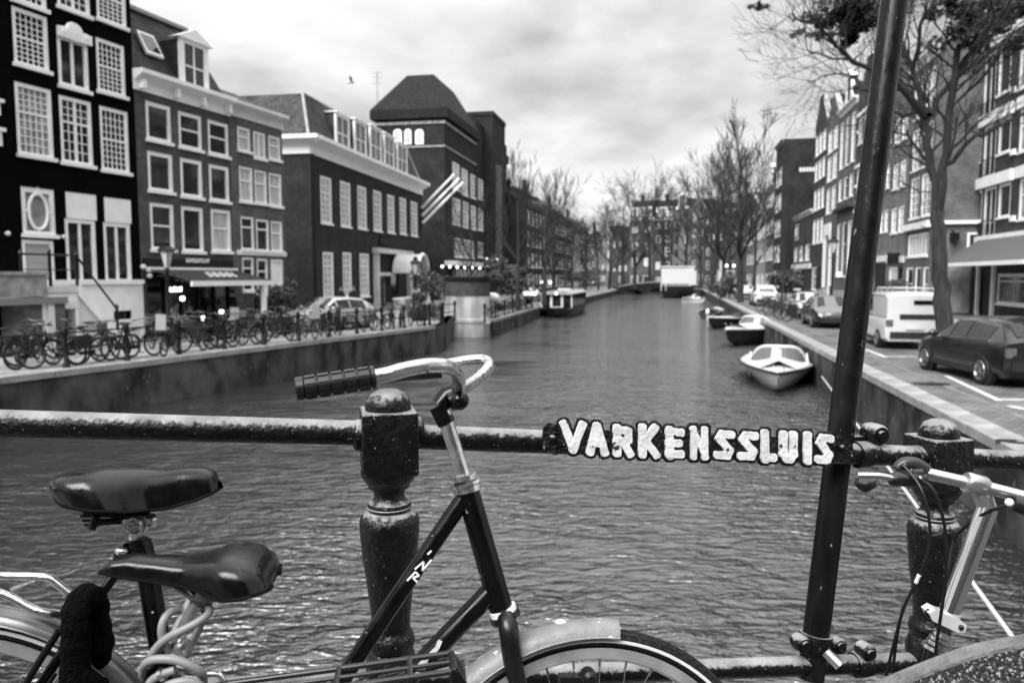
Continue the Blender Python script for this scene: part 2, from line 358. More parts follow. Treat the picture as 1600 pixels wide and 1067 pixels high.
# ------------------------------------------------------------------ painted parking lines, kerb, gully on the right street
LINE = mat('road_paint', .62, .6, var=.3, vscale=6)
def strip(name, a, b, wd, m, z=.004):
    t = (b - a).normalized(); nl = V((-t.y, t.x, 0)) * (wd / 2)
    return sheet(name, [a - nl, b - nl, b + nl, a + nl], m, z)
strip('parking_line', G(1478, 587), G(1562, 626), .12, LINE); strip('parking_line', G(1562, 624), G(1640, 625), .12, LINE)
strip('parking_line', G(1352, 546), G(1384, 558), .12, LINE); strip('parking_line', G(1384, 557), G(1432, 557), .12, LINE)
strip('parking_line', G(1576, 634), G(1660, 652), .12, LINE)
strip('kerb_line', C(5.75, 4), C(5.75, 60), .10, mat('kerb_strip', .16, .8, var=.3), .005)
strip('pavement', C(13.9, 5), C(13.9, 150), 2.6, PAVING, .006)
for x, y, r_ in ((1455, 600, .34), (1596, 690, .3)):
    g_ = G(x, y); mm = MB().lathe([(r_ * .2, .012), (r_ * .9, .012), (r_, .006)], 14); mm.v = [V((p.x * 1.2, p.y * .8, p.z)) + g_ for p in mm.v]
    tag(mm.build('drain_cover', IRON), 'dark oval drain cover in the paving ' + ('beside the black hatchback' if y == 600 else 'nearer the bridge end'), 'drain cover')

# ------------------------------------------------------------------ house builder
WCACHE = {}
def wparts(wd, ht, st):
    key = (round(wd / .06), round(ht / .06), st)
    if key in WCACHE: return WCACHE[key]
    wd, ht = key[0] * .06, key[1] * .06
    fr, cols, rt, rb, split, mull, sill, pane, paint = st
    f = MB(); x = wd / 2
    f.box((-x, .02, 0), (-x + fr, .13, ht)).box((x - fr, .02, 0), (x, .13, ht)).box((-x + fr, .02, ht - fr), (x - fr, .13, ht)).box((-x + fr, .02, 0), (x - fr, .13, fr * .8))
    zs = ht * split
    b = MB()
    if split: b.box((-x + fr, .05, zs - .035), (x - fr, .10, zs + .035))
    if mull: b.box((-.05, .04, fr * .8), (.05, .10, ht - fr))
    bw2 = .013 if cols > 2 else .02
    for i in range(1, cols):
        xx = -x + fr + (2 * x - 2 * fr) * i / cols
        if not (mull and abs(xx) < .05): b.box((xx - bw2, .056, fr * .8), (xx + bw2, .095, ht - fr))
    z0, z1 = fr * .8, ht - fr
    zs_ = zs if split else z0
    for k in range(1, rb):
        if split: zz = z0 + (zs - z0) * k / rb; b.box((-x + fr, .06, zz - bw2), (x - fr, .092, zz + bw2))
    for k in range(1, rt):
        zz = zs_ + (z1 - zs_) * k / rt; b.box((-x + fr, .06, zz - bw2), (x - fr, .092, zz + bw2))
    p = MB().box((-x + fr * .5, .085, fr * .4), (x - fr * .5, .125, ht - fr * .5))
    s_ = MB().box((-x - .06, -.09, -.09 if sill > 0 else 0), (x + .06, .06, .03)) if sill else None
    r = (wd, ht, f.mesh('window', paint, False), b.mesh('glazing_bars', paint, False) if b.f else None, p.mesh('pane', pane, False), s_.mesh('sill', paint, False) if s_ else None)
    WCACHE[key] = r; return r
def style(fr=.11, cols=1, rt=1, rb=1, split=.5, mull=False, sill=1, pane=None, paint=None):
    return (fr, cols, rt, rb, split, mull, sill, pane or GLASS, paint or WHITE)
class House:
    def __init__(s, name, label, P0, P1, depth, cat='house', group=None):
        s.P0, s.P1 = V((P0.x, P0.y, 0)), V((P1.x, P1.y, 0)); d = s.P1 - s.P0; s.W = d.length; s.ud = d.normalized(); s.D = depth
        s.nin = V((-s.ud.y, s.ud.x, 0)); s.root = thing(name, label, cat, s.P0, atan2(d.y, d.x), group); s.ops = []
    def uv(s, x, y, off=0.0):
        p = PL(x, y, s.P0 - s.nin * off, s.nin); return (p - s.P0).dot(s.ud), p.z
    def u(s, x, y=430): return s.uv(x, y)[0]
    def v(s, x, y): return s.uv(x, y)[1]
    def op(s, x0, yt, x1, yb):
        u0, v1 = s.uv(x0, yt); _, v0 = s.uv(x0, yb); u1, _ = s.uv(x1, (yt + yb) / 2); u0b = s.uv(x0, (yt + yb) / 2)[0]
        return (u0b, u1, v0, v1)
    def win(s, o, st):
        u0, u1, v0, v1 = o; s.ops.append(o); W_, H_ = u1 - u0, v1 - v0
        wd, ht, f, b, p, sl = wparts(W_, H_, st)
        wo = put('window', f, s.root, ((u0 + u1) / 2, 0, v0), (W_ / wd, 1, H_ / ht))
        put('pane', p, wo)
        if b: put('glazing_bars', b, wo)
        if sl: put('sill', sl, wo)
        return wo
    def hole(s, o): s.ops.append(o)
    def wall(s, H, m, name='wall', u0=0.0, u1=None, side=None, top=True, z0=-.5):
        u1 = s.W if u1 is None else u1
        us = sorted({u0, u1} | {min(max(a, u0), u1) for o in s.ops for a in o[:2]}); vs = sorted({z0, H} | {min(max(a, z0), H) for o in s.ops for a in o[2:]})
        q = MB(); D = s.D; dp = .16
        for a, b in zip(us, us[1:]):
            for c, d in zip(vs, vs[1:]):
                if b - a < 1e-4 or d - c < 1e-4: continue
                mu, mv = (a + b) / 2, (c + d) / 2
                if any(o[0] < mu < o[1] and o[2] < mv < o[3] for o in s.ops): continue
                q.add([(a, 0, c), (b, 0, c), (b, 0, d), (a, 0, d)], [(0, 1, 2, 3)])
        for a, b, c, d in s.ops:
            c = max(c, z0); d = min(d, H)
            q.add([(a, 0, c), (b, 0, c), (b, 0, d), (a, 0, d), (a, dp, c), (b, dp, c), (b, dp, d), (a, dp, d)], [(0, 4, 5, 1), (1, 5, 6, 2), (2, 6, 7, 3), (3, 7, 4, 0)])
        q.add([(u0, 0, z0), (u1, 0, z0), (u1, D, z0), (u0, D, z0), (u0, 0, H), (u1, 0, H), (u1, D, H), (u0, D, H)], [(1, 2, 6, 5), (2, 3, 7, 6), (3, 0, 4, 7)] + ([(4, 5, 6, 7)] if top else []))
        return q.build(name, [m], s.root, True, False)
    def part(s, name, q, m, parent=None, **k): return q.build(name, m, parent or s.root, True, k.pop('smooth_', False), **k)
    def box(s, name, a, b, m, parent=None): return s.part(name, MB().box(a, b), m, parent)
    def cornice(s, z0, z1, m=None, proj=.35, u0=-.04, u1=None, name='cornice'):
        u1 = s.W + .04 if u1 is None else u1; h = z1 - z0; q = MB()
        prof = [(0, z0), (-.06, z0), (-.06, z0 + h * .45), (-proj * .5, z0 + h * .6), (-proj, z0 + h * .78), (-proj, z1), (.02, z1)]
        q.prism([(u0, y, z) for y, z in prof], (u1 - u0, 0, 0)); return s.part(name, q, m or WHITE, recalc=True)
    def door(s, o, m=None, panel=BLACK):
        u0, u1, v0, v1 = o; s.ops.append(o); q = MB(); fr = .12
        q.box((u0, .02, v0), (u0 + fr, .14, v1)).box((u1 - fr, .02, v0), (u1, .14, v1)).box((u0 + fr, .02, v1 - fr), (u1 - fr, .14, v1))
        dd = s.part('door', MB().box((u0 + fr, .09, v0), (u1 - fr, .14, v1 - fr)).box((u0 + fr + .1, .075, v0 + .2), (u1 - fr - .1, .09, v0 + .9)).box((u0 + fr + .1, .075, v0 + 1.05), (u1 - fr - .1, .09, v1 - fr - .15)), panel)
        s.part('door_frame', q, m or WHITE, dd); s.part('handle', MB().ball((u1 - fr - .08, .06, v0 + 1.0), .03, 8), CHROME, dd); return dd
    def gable_roof(s, H, R, m, over=.1):                       # ridge runs back from the street
        W_, D = s.W, s.D; q = MB().prism([(-over, .05, H), (W_ + over, .05, H), (W_ / 2, .05, R)], (0, D - .1, 0)); return s.part('roof', q, m, recalc=True)
    def ridge_roof(s, H, R, m, back=None, hip=0.0, z0=0.1, yr=None):   # ridge along the street
        W_, D = s.W, s.D; yr = yr or D / 2; q = MB()
        q.add([(0, z0, H), (W_, z0, H), (W_, D - z0, H), (0, D - z0, H), (hip, yr, R), (W_ - hip, yr, R)], [(0, 1, 5, 4), (1, 2, 5), (2, 3, 4, 5), (3, 0, 4), (3, 2, 1, 0)]); return s.part('roof', q, m)
    def mansard(s, H, R, m, setb=1.2, lo=0.0, hi=0.0):
        W_, D = s.W, s.D; q = MB()
        q.add([(0, .1, H), (W_, .1, H), (W_, D, H), (0, D, H), (lo, setb, R), (W_ - hi, setb, R), (W_ - hi, D - setb, R), (lo, D - setb, R)], [(0, 1, 5, 4), (1, 2, 6, 5), (2, 3, 7, 6), (3, 0, 4, 7), (4, 5, 6, 7)]); return s.part('roof', q, m)
    def chimney(s, u_, y, z0, z1, wd=.7, m=None, parent=None):
        q = MB().box((u_ - wd / 2, y, z0), (u_ + wd / 2, y + .6, z1)).box((u_ - wd / 2 - .06, y - .06, z1), (u_ + wd / 2 + .06, y + .66, z1 + .14))
        for k in (-.2, .2): q.lathe([(.09, 0), (.09, .35), (.07, .35)], 8, Matrix.Translation((u_ + k * wd, y + .3, z1 + .14)))
        return s.part('chimney', q, m or ROOFDARK, parent)
# ------------------------------------------------------------------ left row
BB = G(225, 530); HD = radians(19.2); FD = V((sin(HD), cos(HD), 0)); FN = V((-FD.y, FD.x, 0))
def onF(x, y=470): return PL(x, y, BB, FN)
def gz(p): return V((p.x, p.y, 0))
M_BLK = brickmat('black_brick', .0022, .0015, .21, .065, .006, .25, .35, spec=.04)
M_BRN = brickmat('grey_brown_brick', .085, .065, .21, .065, .008, .25, .3)
M_NAR = brickmat('warm_grey_brick', .12, .09, .21, .065, .008, .22, .3)
M_INS = brickmat('dark_red_brick', .034, .028, .21, .065, .007, .25, .25)
M_TOW = brickmat('tower_brick', .028, .022, .21, .065, .007, .25, .3)
FRAMEGREY = mat('grey_frame_paint', .10, .5)
# -- black house with the white stoop
h = House('black_house', 'tall black brick canal house with white small-paned windows above a white basement', gz(onF(17)), gz(onF(222)), 9)
S_A = style(.13, 5, 4, 5, .5, pane=GLASS); S_AL = style(.13, 5, 4, 5, .6, pane=LACE); S_A2 = style(.13, 4, 3, 4, .62, True, pane=GLASS); S_AB = style(.12, 4, 2, 6, .36, True, pane=GLASS)
for x0, yt, x1, yb, st in ((20, 9, 75, 98, S_A), (151, 58, 195, 141, S_A), (25, 127, 82, 240, S_AL), (94, 148, 144, 253, S_A2), (157, 165, 201, 265, S_A),
                           (15, -110, 70, -3, S_A), (88, -70, 139, 8, S_A2), (150, -50, 196, 28, S_A), (90, 52, 138, 132, style(.15, 2, 1, 3, .0, True)), (20, -240, 66, -130, S_A), (88, -190, 136, -90, S_A), (150, -160, 196, -75, S_A)):
    h.win(h.op(x0, yt, x1, yb), st)
o1 = h.op(90, 36, 138, 56); q = MB()                         # carved head of the hoist door
q.box((o1[0] - .05, -.1, o1[2]), (o1[1] + .05, .03, o1[3] - .1)); cx_ = (o1[0] + o1[1]) / 2
q.lathe([(.001, 0), (.34, 0), (.30, .1), (.001, .12)], 14, Matrix.Translation((cx_, .0, o1[3] - .15)) @ Matrix.Rotation(pi / 2, 4, 'X'))
for sg in (-1, 1): q.lathe([(.001, 0), (.17, 0), (.15, .1), (.001, .12)], 10, Matrix.Translation((cx_ + sg * .42, .0, o1[3] - .22)) @ Matrix.Rotation(pi / 2, 4, 'X'))
h.part('carved_window_head', q, WHITE)
S_TALL = style(.14, 2, 1, 3, .0, True)
for x0, yt, x1, yb, ym in ((103, 299.5, 151, 442, 341), (163, 308, 205, 441, 347)):
    a = h.op(x0, ym, x1, yb); b = h.op(x0, yt, x1, ym); h.win(a, S_TALL); h.ops.append(b)
    h.part('window_blind', MB().box((b[0] + .002, .01, b[2] + .002), (b[1] - .002, .10, b[3])), WHITE)
a = h.op(34, 291, 86, 366); h.win(a, style(.16, 1, 1, 1, 0, False, 1, LACE))
cu, cv = (a[0] + a[1]) / 2, (a[2] + a[3]) / 2; q = MB()
ov = [V((cu + .33 * cos(2 * pi * i / 16), .03, cv + .56 * sin(2 * pi * i / 16))) for i in range(17)]; q.tube(ov, .055, 6)
for dx, dz in ((0, .8), (0, -.8), (.55, 0), (-.55, 0)): q.bar((cu + dx * .5, .03, cv + dz * .68), (cu + dx, .03, cv + dz), .06, .06, (0, 1, 0))
h.part('oval_glazing_ring', q, WHITE)
PLZ = h.v(190, 444)
h.door(h.op(36, 374, 86, 462), WHITE, mat('door_grey', .38, .35))
bo = h.op(95, 482, 131, 545); h.hole((bo[0], bo[1], 0.05, bo[3]))
h.box('basement_door', (bo[0], .10, 0.05), (bo[1], .14, bo[3]), BLACK)
bo2 = h.op(176, 487, 203, 499); h.hole(bo2); h.box('basement_window', (bo2[0], .1, bo2[2]), (bo2[1], .14, bo2[3]), GLASS)
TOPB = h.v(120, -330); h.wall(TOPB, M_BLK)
us_ = [(h.u(92) if False else 1.05, bo[0] - .03), (bo[1] + .03, bo2[0] - .03), (bo2[1] + .03, h.W - .02)]
q = MB()
for u0, u1 in us_: q.box((u0, -.09, 0), (u1, -.01, PLZ))
q.box((bo[0] - .03, -.09, bo[3] + .02), (bo[1] + .03, -.01, PLZ)).box((bo2[0] - .03, -.09, 0), (bo2[1] + .03, -.01, bo2[2] - .02)).box((bo2[0] - .03, -.09, bo2[3] + .02), (bo2[1] + .03, -.01, PLZ))
h.part('plinth', q, WHITE)
h.box('plinth_ledge', (us_[0][0] - .05, -.17, PLZ), (h.W - .02, -.005, PLZ + .16), WHITE)
q = MB(); q.box((bo[0] - .12, -.16, bo[3] + .03), (bo[1] + .12, -.095, bo[3] + .30)); h.part('basement_lintel', q, WHITE)
h.cornice(TOPB - .8, TOPB, WHITE)
h.ridge_roof(TOPB, TOPB + 3, SLATE)
for x, y in ((8, 365), (96, 370)):                            # small white lamp and number plate
    u_, v_ = h.uv(x, y); h.part('wall_lamp', MB().ball((u_, -.12, v_), .075, 10).box((u_ - .03, -.12, v_ - .02), (u_ + .03, 0, v_ + .02)), PALE)
# stoop: landing, steps, white stringer wall, black railings
st = thing('stoop', 'white stone stoop with black iron railing at the black house door', 'stoop', h.P0, atan2(h.ud.y, h.ud.x))
uo = lambda x: h.uv(x, 480, 1.5)[0]
LZ = h.uv(100, 447, 1.5)[1]; ul0, ul1 = uo(38), uo(124); u_end = uo(184); da, db = uo(94), uo(119); dz = h.uv(100, 483, 1.5)[1]
STG = mat('grey_pier', .09, .8, var=.3)
MB().box((ul0, -1.5, LZ - .2), (ul1, -.18, LZ)).build('landing', PALE, st, True, False)
q = MB().box((uo(68), -1.46, 0), (da - .01, -.19, LZ - .21)).box((db + .01, -1.46, 0), (ul1 - .01, -.19, LZ - .21)).box((da - .01, -1.46, dz), (db + .01, -.19, LZ - .21)); q.build('front_wall', WHITE, st, True, False)
MB().box((ul0 + .05, -1.44, 0), (uo(68) - .01, -.2, LZ - .21)).build('pier', STG, st, True, False)
MB().box((da, -1.1, 0), (db, -1.05, dz)).build('cellar_door', BLACK, st, True, False)
q = MB()
for k in range(9): xx = da - .12 + (db - da + .24) * k / 9; q.prism([(xx, -1.49, dz + .01), (xx + (db - da + .24) / 9 - .012, -1.49, dz + .01), (xx + (db - da + .24) / 9 - .004, -1.49, dz + .24), (xx - .004, -1.49, dz + .24)], (0, .02, 0))
q.build('arch_stones', CREAM, st, True, False)
ns = 9
for i in range(ns):
    a0 = ul1 + .01 + (u_end - ul1) * i / ns; zz = LZ - (i + 1) * LZ / (ns + 1)
    MB().box((a0, -1.42, 0), (a0 + (u_end - ul1) / ns - .004, -.32, zz)).build('step', PALE, st, True, False)
q = MB().prism([(ul1, -1.5, LZ + .12), (u_end + .1, -1.5, .38), (u_end + .1, -1.5, .05), (ul1, -1.5, LZ - .3)], (0, .07, 0)); q.build('stringer', WHITE, st, True, False, recalc=True)
rl = MB(); yy = -1.46
pts_ = [(ul0, yy, LZ + .95), (ul1, yy, LZ + .95), (u_end, yy, 1.25)]
rl.tube(pts_, .035, 8).build('handrail', IRON, st, True)
for (u_, zb, zt) in ((ul0, LZ, LZ + .95), ((ul0 + ul1) / 2, LZ, LZ + 1.02), (ul1, LZ, LZ + .95), (u_end, 0, 1.3)):
    q = MB(); q.lathe([(.05, zb), (.045, zt), (.07, zt + .03), (.001, zt + .14)], 8, Matrix.Translation((u_, yy, 0))); q.build('baluster', IRON, st, True)
MB().tube([(ul0, yy, LZ + .5), (ul1, yy, LZ + .5)], .015, 6).build('lower_rail', IRON, st, True)
# -- neighbour at the picture's edge
h0 = House('edge_house', 'narrow strip of a dark brick house with white stone ornament past the black house', gz(onF(-75)), gz(onF(16.5)), 9)
for yt, yb in ((158, 178), (203, 226)):
    o1 = h0.op(-20, yt, 14, yb); q = MB().box((o1[0], -.16, o1[2]), (h0.W - .1, 0, o1[3])).box((o1[0], -.24, o1[3]), (h0.W - .02, 0, o1[3] + .1)); h0.part('stone_ornament', q, WHITE)
for x0, yt, x1, yb in ((-60, 140, -15, 230), (-60, 20, -15, 110), (-60, 300, -20, 400)): h0.win(h0.op(x0, yt, x1, yb), S_A)
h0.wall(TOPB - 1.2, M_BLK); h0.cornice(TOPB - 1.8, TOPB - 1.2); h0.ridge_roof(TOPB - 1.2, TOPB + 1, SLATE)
st2 = thing('stoop', 'raised grey stone stoop with white panel and dark cellar opening at the picture edge', 'stoop', h.P0, atan2(h.ud.y, h.ud.x))
z2 = h.v(10, 464); ua, ub = h.u(-70, 480), h.u(47, 470)
MB().box((ua, -1.6, z2 - .2), (ub, -.2, z2)).build('landing', mat('stoop_landing', .2), st2, True, False)
MB().box((h.u(30, 500), -1.5, 0), (ub - .03, -.35, z2 - .21)).build('pier', mat('grey_pier', .09, .8, var=.3), st2, True, False)
MB().box((h.u(18, 500), -1.55, 0), (h.u(28, 500), -.4, z2 - .21)).build('door_jamb', PALE, st2, True, False)
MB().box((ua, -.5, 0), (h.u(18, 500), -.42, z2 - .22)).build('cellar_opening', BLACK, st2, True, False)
MB().box((ua, -1.58, z2 + .02), (h.u(14, 450), -1.4, h.v(5, 430))).box((ua, -1.64, h.v(5, 430)), (h.u(16, 450), -1.36, h.v(5, 430) + .1)).build('parapet', STONE, st2, True, False)
# -- brick house over the awning
h = House('awning_house', 'grey brown brick house with large plain windows, white cornice and slate mansard above the awning', gz(onF(222.6)), gz(onF(366)), 9)
S_P = style(.14, 1, 1, 1, .52); S_PB = style(.14, 1, 1, 1, .55, pane=BLIND); S_P0 = style(.15, 1, 1, 1, .0)
for x0, yt, x1, yb, s_ in ((228, 157, 267, 217, S_P0), (279, 173, 315, 229, S_P), (325, 186.5, 357, 240, S_P), (231, 235, 270, 297, S_P0), (282, 246, 316, 306, S_P0), (327, 256, 358, 313, S_P0),
                           (235, 316, 272, 390, S_P), (284, 321.5, 318, 393, S_P0), (330, 326, 361, 393, S_PB)): h.win(h.op(x0, yt, x1, yb), s_)
ZC0, ZC1 = h.v(222, 143), h.v(222, 112); FZ0, FZ1 = h.v(240, 421), h.v(240, 404)
so = (.25, h.W - .25, .1, FZ0 - .1); h.hole(so)
h.part('shop_window', MB().box((so[0], .11, so[2]), (so[1], .15, so[3])), GLASS)
q = MB()
for k in range(6):
    xx = so[0] + (so[1] - so[0]) * k / 5; q.box((xx - .05, .02, so[2]), (xx + .05, .105, so[3]))
q.box((so[0], .03, .6), (so[1], .104, .7)); h.part('shopfront_frame', q, BLACK)
h.wall(ZC0, M_BRN)
h.box('fascia', (.08, -.10, FZ0), (h.W - .1, -.004, FZ1), BLACK)
q = MB(); ub_, vb_ = h.uv(288, 411); ue_, vt_ = h.uv(325, 404.5); k = 0; xx = ub_
while xx < ue_:                                               # blurred sign lettering, strokes only as the photograph shows
    q.box((xx, -.125, vb_ + .02), (xx + .035, -.102, vt_)); q.box((xx + .035, -.125, vb_ + .02 + (k % 3) * .05), (xx + .10, -.102, vb_ + .07 + (k % 3) * .05)); xx += .15; k += 1
h.part('fascia_lettering', q, WHITE)
h.cornice(ZC0, ZC1, WHITE, .45)
q = MB()
for u_ in (.15, h.W * .36, h.W * .64, h.W - .3): q.box((u_, -.32, ZC0 + .06), (u_ + .16, -.065, ZC0 + (ZC1 - ZC0) * .55))
h.part('cornice_bracket', q, WHITE)
rz_t = h.v(212, 4) + .3; rf = h.mansard(ZC1, rz_t, SLATE, 1.5, .0, .75)
h.part('ridge_trim', MB().box((0, 1.35, rz_t), (h.W - .7, 1.6, rz_t + .14)), LEAD, rf)
def dormer(h, o, zroof, setb, wd_, m=SLATE, st=None, ped=False, y0=-.02):
    u0, u1, v0, v1 = o; fr = .12; q = MB()
    d = h.part('dormer', MB().box((u0 - .1, y0 + .12, v0 - .05), (u1 + .1, setb + 1.2, v1 + .1)), m)
    q.box((u0 - .12, y0, v0 - .12), (u0 + fr, y0 + .115, v1)).box((u1 - fr, y0, v0 - .12), (u1 + .12, y0 + .115, v1)).box((u0 - .12, y0, v1), (u1 + .12, y0 + .115, v1 + .16)).box((u0 + fr, y0, v0 - .12), (u1 - fr, y0 + .115, v0 + .08))
    if ped: q.prism([(u0 - .3, y0 - .1, v1 + .163), (u1 + .3, y0 - .1, v1 + .163), ((u0 + u1) / 2, y0 - .1, v1 + .62)], (0, .5, 0))
    else: q.box((u0 - .22, y0 - .1, v1 + .163), (u1 + .22, setb + .9, v1 + .24))
    h.part('dormer_frame', q, st or WHITE, d)
    q = MB(); q.box(((u0 + u1) / 2 - .03, y0 + .02, v0 + .08), ((u0 + u1) / 2 + .03, y0 + .09, v1)); q.box((u0 + fr, y0 + .03, (v0 + v1) / 2 - .03), (u1 - fr, y0 + .085, (v0 + v1) / 2 + .03)); h.part('glazing_bars', q, st or WHITE, d)
    h.part('pane', MB().box((u0 + fr * .9, y0 + .07, v0 + .05), (u1 - fr * .9, y0 + .118, v1)), GLASS, d)
dormer(h, h.op(285, 66, 322, 134), rz_t, 1.2, 0, ped=True)
uu, vv = h.uv(236, 70, -.55); sk = MB().box((-.42, -.05, -.5), (.42, .05, .5)); d_ = math.atan2(1.5, rz_t - ZC1)
sk.v = [Matrix.Translation((uu, .62, vv)) @ Matrix.Rotation(-d_, 4, 'X') @ p for p in sk.v]; sk = h.part('roof_window', sk, WHITE)
p2 = MB().box((-.31, -.07, -.38), (.31, -.04, .38)); p2.v = [Matrix.Translation((uu, .62, vv)) @ Matrix.Rotation(-d_, 4, 'X') @ p for p in p2.v]; h.part('pane', p2, GLASS, sk)
# awning (a thing of its own: it rolls out from the wall)
aw = thing('awning', 'dark rolled-out shop awning with pale front bar and white script', 'awning', h.P0, atan2(h.ud.y, h.ud.x))
za, zb = h.v(240, 420), 0; a0, a1 = .12, h.W - .06
pr = 2.0; zb = h.uv(300, 443, pr)[1]; b0 = h.uv(299, 443, pr)[0]; b1 = h.uv(424, 440, pr)[0]
MB().box((a0, -.30, za - .12), (a1, -.115, za + .06)).build('cassette', WHITE, aw, True, False)
AWN = mat('awning_cloth', .015, .8, var=.15)
MB().add([(a0, -.25, za - .02), (a1, -.25, za - .02), (b1, -pr, zb + .08), (b0, -pr, zb + .08), (a0, -.25, za - .05), (a1, -.25, za - .05), (b1, -pr, zb + .05), (b0, -pr, zb + .05)],
         [(0, 1, 2, 3), (7, 6, 5, 4), (0, 4, 5, 1), (1, 5, 6, 2), (2, 6, 7, 3), (3, 7, 4, 0)]).build('canopy_cloth', AWN, aw, True, False)
MB().box((b0, -pr - .06, zb - .10), (b1, -pr + .04, zb + .09)).build('front_bar', WHITE, aw, True, False)
for u_, v_ in ((a0 + .3, b0 + .4), (a1 - .3, b1 - .5)):
    MB().tube([(u_, -.3, za - .25), ((u_ + v_) / 2 + .4, -1.1, (za + zb) / 2 - .2), (v_, -pr, zb)], .03, 6).build('arm', BLACK, aw, True)
q = MB(); tc0, tc1 = (a0 + b0) / 2 + 1.9, (a1 + b1) / 2 - 1.25
for k in range(9):
    f_ = k / 9; u_ = tc0 + (tc1 - tc0) * f_; y_ = -1.2 + (.06 if k % 2 else 0); zl = za + (zb + .1 - za) * ((-y_ - .25) / (pr - .25)) + .028
    q.bar((u_, y_ - .16, zl - .09), (u_ + .03, y_ + .16, zl + .09), .05, .01, (0, -.5, 1)); q.bar((u_ + .04, y_ - .1, zl - .055), (u_ + .13, y_ - .1, zl - .055), .05, .01, (0, -.5, 1))
q.build('script_print', WHITE, aw, True, False)
MB().box((b1 - .55, -pr - .03, .0), (b1 - .38, -pr + .14, zb - .11)).build('post', WHITE, aw, True, False)
# lit lamps and lightbox under the awning
for x, y, Y_, r_, l_ in ((285, 466.5, 2.0, .085, 'round lit lamp hanging at the awning\'s inner corner'), (317, 497, 1.6, .085, 'low round lit lamp above the parked bicycles under the awning'), (346, 487, 1.2, .085, 'round lit lamp near the middle of the terrace'),
                          (404, 498, 1.9, .10, 'bright round lamp at the foot of the white awning post')):
    p = PL(x, y, h.P0 - h.nin * Y_, h.nin); t_ = thing('globe_lamp', l_, 'lamp', p, 0, 'round lamps on the cafe terrace')
    MB().ball(p, r_, 12).build('globe', LAMPGLOW, t_); MB().tube([p + V((0, 0, r_ * .9)), p + V((0, 0, r_ + .3))], .012, 6).build('hanger', BLACK, t_)
for x, y, l_ in ((221, 417, 'pale wall lantern at the near end of the shop fascia'), (231, 431, 'small pale wall light under the fascia end')):
    p = PL(x + 3, y, h.P0 - h.nin * .22, h.nin); t_ = thing('wall_light', l_, 'wall light', p); MB().ball(p, .11, 10, sc=(1, 1, .9)).build('globe', PALE, t_); MB().tube([p, p + h.nin * .2], .02, 6).build('bracket', BLACK, t_)
o1 = h.op(240, 447, 264, 458); u0, u1, v0, v1 = o1
lb = thing('lit_sign', 'glowing white sign box beside the dark shop entrance', 'sign', h.P0, atan2(h.ud.y, h.ud.x))
MB().box((u0 + .2, -.45, v0), (u1 + .2, -.36, v1)).build('case', BLACK, lb, True, False); q = MB(); xx = u0 + .23; k = 0
while xx < u1 + .12: q.box((xx, -.47, v0 + .05), (xx + .12, -.452, v1 - .04 - (k % 2) * .05)); xx += .15; k += 1
q.build('lit_lettering', LAMPGLOW, lb, True, False)
# -- narrow house
h = House('narrow_house', 'narrow warm grey brick house with closely set windows between awning house and large building', gz(onF(366.6)), gz(onF(447)), 9)
S_N = style(.10, 1, 1, 1, .6, pane=BLIND); S_ND = style(.10, 1, 1, 1, .68, pane=GLASS); S_NM = style(.11, 1, 1, 1, .0, True, pane=BLIND)
for x0, yt, x1, yb, s_ in ((371, 197, 391, 234, S_N), (396, 204.5, 415, 246, S_NM), (419.5, 211, 438, 248, S_N), (374, 259, 395, 314, S_N), (398, 265, 417, 317, S_N), (420, 269.5, 440, 321, S_N),
                           (376.5, 337.5, 397, 390, S_ND), (400.5, 342, 420.5, 392, S_ND), (423.5, 345, 441.5, 393, S_N), (379, 402, 397, 455, S_ND), (402, 404, 419, 466, S_ND)): h.win(h.op(x0, yt, x1, yb), s_)
h.door(h.op(424, 405, 443, 500), WHITE, WHITE)
zc0, zc1 = h.v(369, 183), h.v(369, 160); h.wall(zc0, M_NAR); h.cornice(zc0, zc1, CREAM, .4); h.mansard(zc1, zc1 + 1.2, SLATE, 2.5)
q = MB(); o1 = h.op(374, 398, 445, 470)
q.box((o1[0] - .12, -.05, o1[3]), (o1[1] + .12, -.003, o1[3] + .2)); h.part('shopfront_beam', q, WHITE)
# -- large institution with the row of dormers
I0 = PY(490, 470, 46); I0 = V((I0.x, I0.y, 0)); hd = radians(9.4); ID = V((sin(hd), cos(hd), 0)); IN = V((-ID.y, ID.x, 0)); I1 = gz(PL(661, 460, I0, IN))
h = House('large_brick_building', 'large dark brick building with deep white cornice and five white dormers', I0, I1, 17, 'building')
S_I = style(.16, 2, 2, 5, .66, pane=BLIND); S_I2 = style(.16, 2, 2, 5, .70, pane=BLIND)
ups = [(501, 274, 518.5, 348), (532, 282, 548, 353), (559, 289.5, 573, 356.6), (583.5, 296.6, 596.5, 360), (605.5, 303.5, 616.5, 363), (624.6, 308, 635, 365), (642, 314, 652.5, 368)]
for r_ in ups: h.win(h.op(*r_), S_I)
for r_ in [(505, 393.5, 521.5, 467), (536, 394, 549.5, 465), (562.5, 395.6, 577, 464), (639, 403, 645, 455)]: h.win(h.op(*r_), S_I2)
zc0, zc1 = h.v(490, 242), h.v(490, 215)
d1 = h.op(588, 432, 602, 474); h.door((d1[0], d1[1], .3, d1[3]), STONE)
d2 = h.op(611, 412, 622, 470); h.hole((d2[0], d2[1], .9, d2[3])); h.part('portal_glass', MB().box((d2[0], .1, .9), (d2[1], .14, d2[3])), GLASS)
h.wall(zc0, M_INS)
h.cornice(zc0, zc1, WHITE, .75)
q = MB().prism([(-.04, .0, zc0), (-.04, 17, zc0), (-.04, 17, zc1), (-.04, 0, zc1)], (-.08, 0, 0)).prism([(-.12, -.75, zc0 + .78 * (zc1 - zc0)), (-.12, 17, zc0 + .78 * (zc1 - zc0)), (-.12, 17, zc1), (-.12, -.75, zc1)], (-.62, 0, 0))
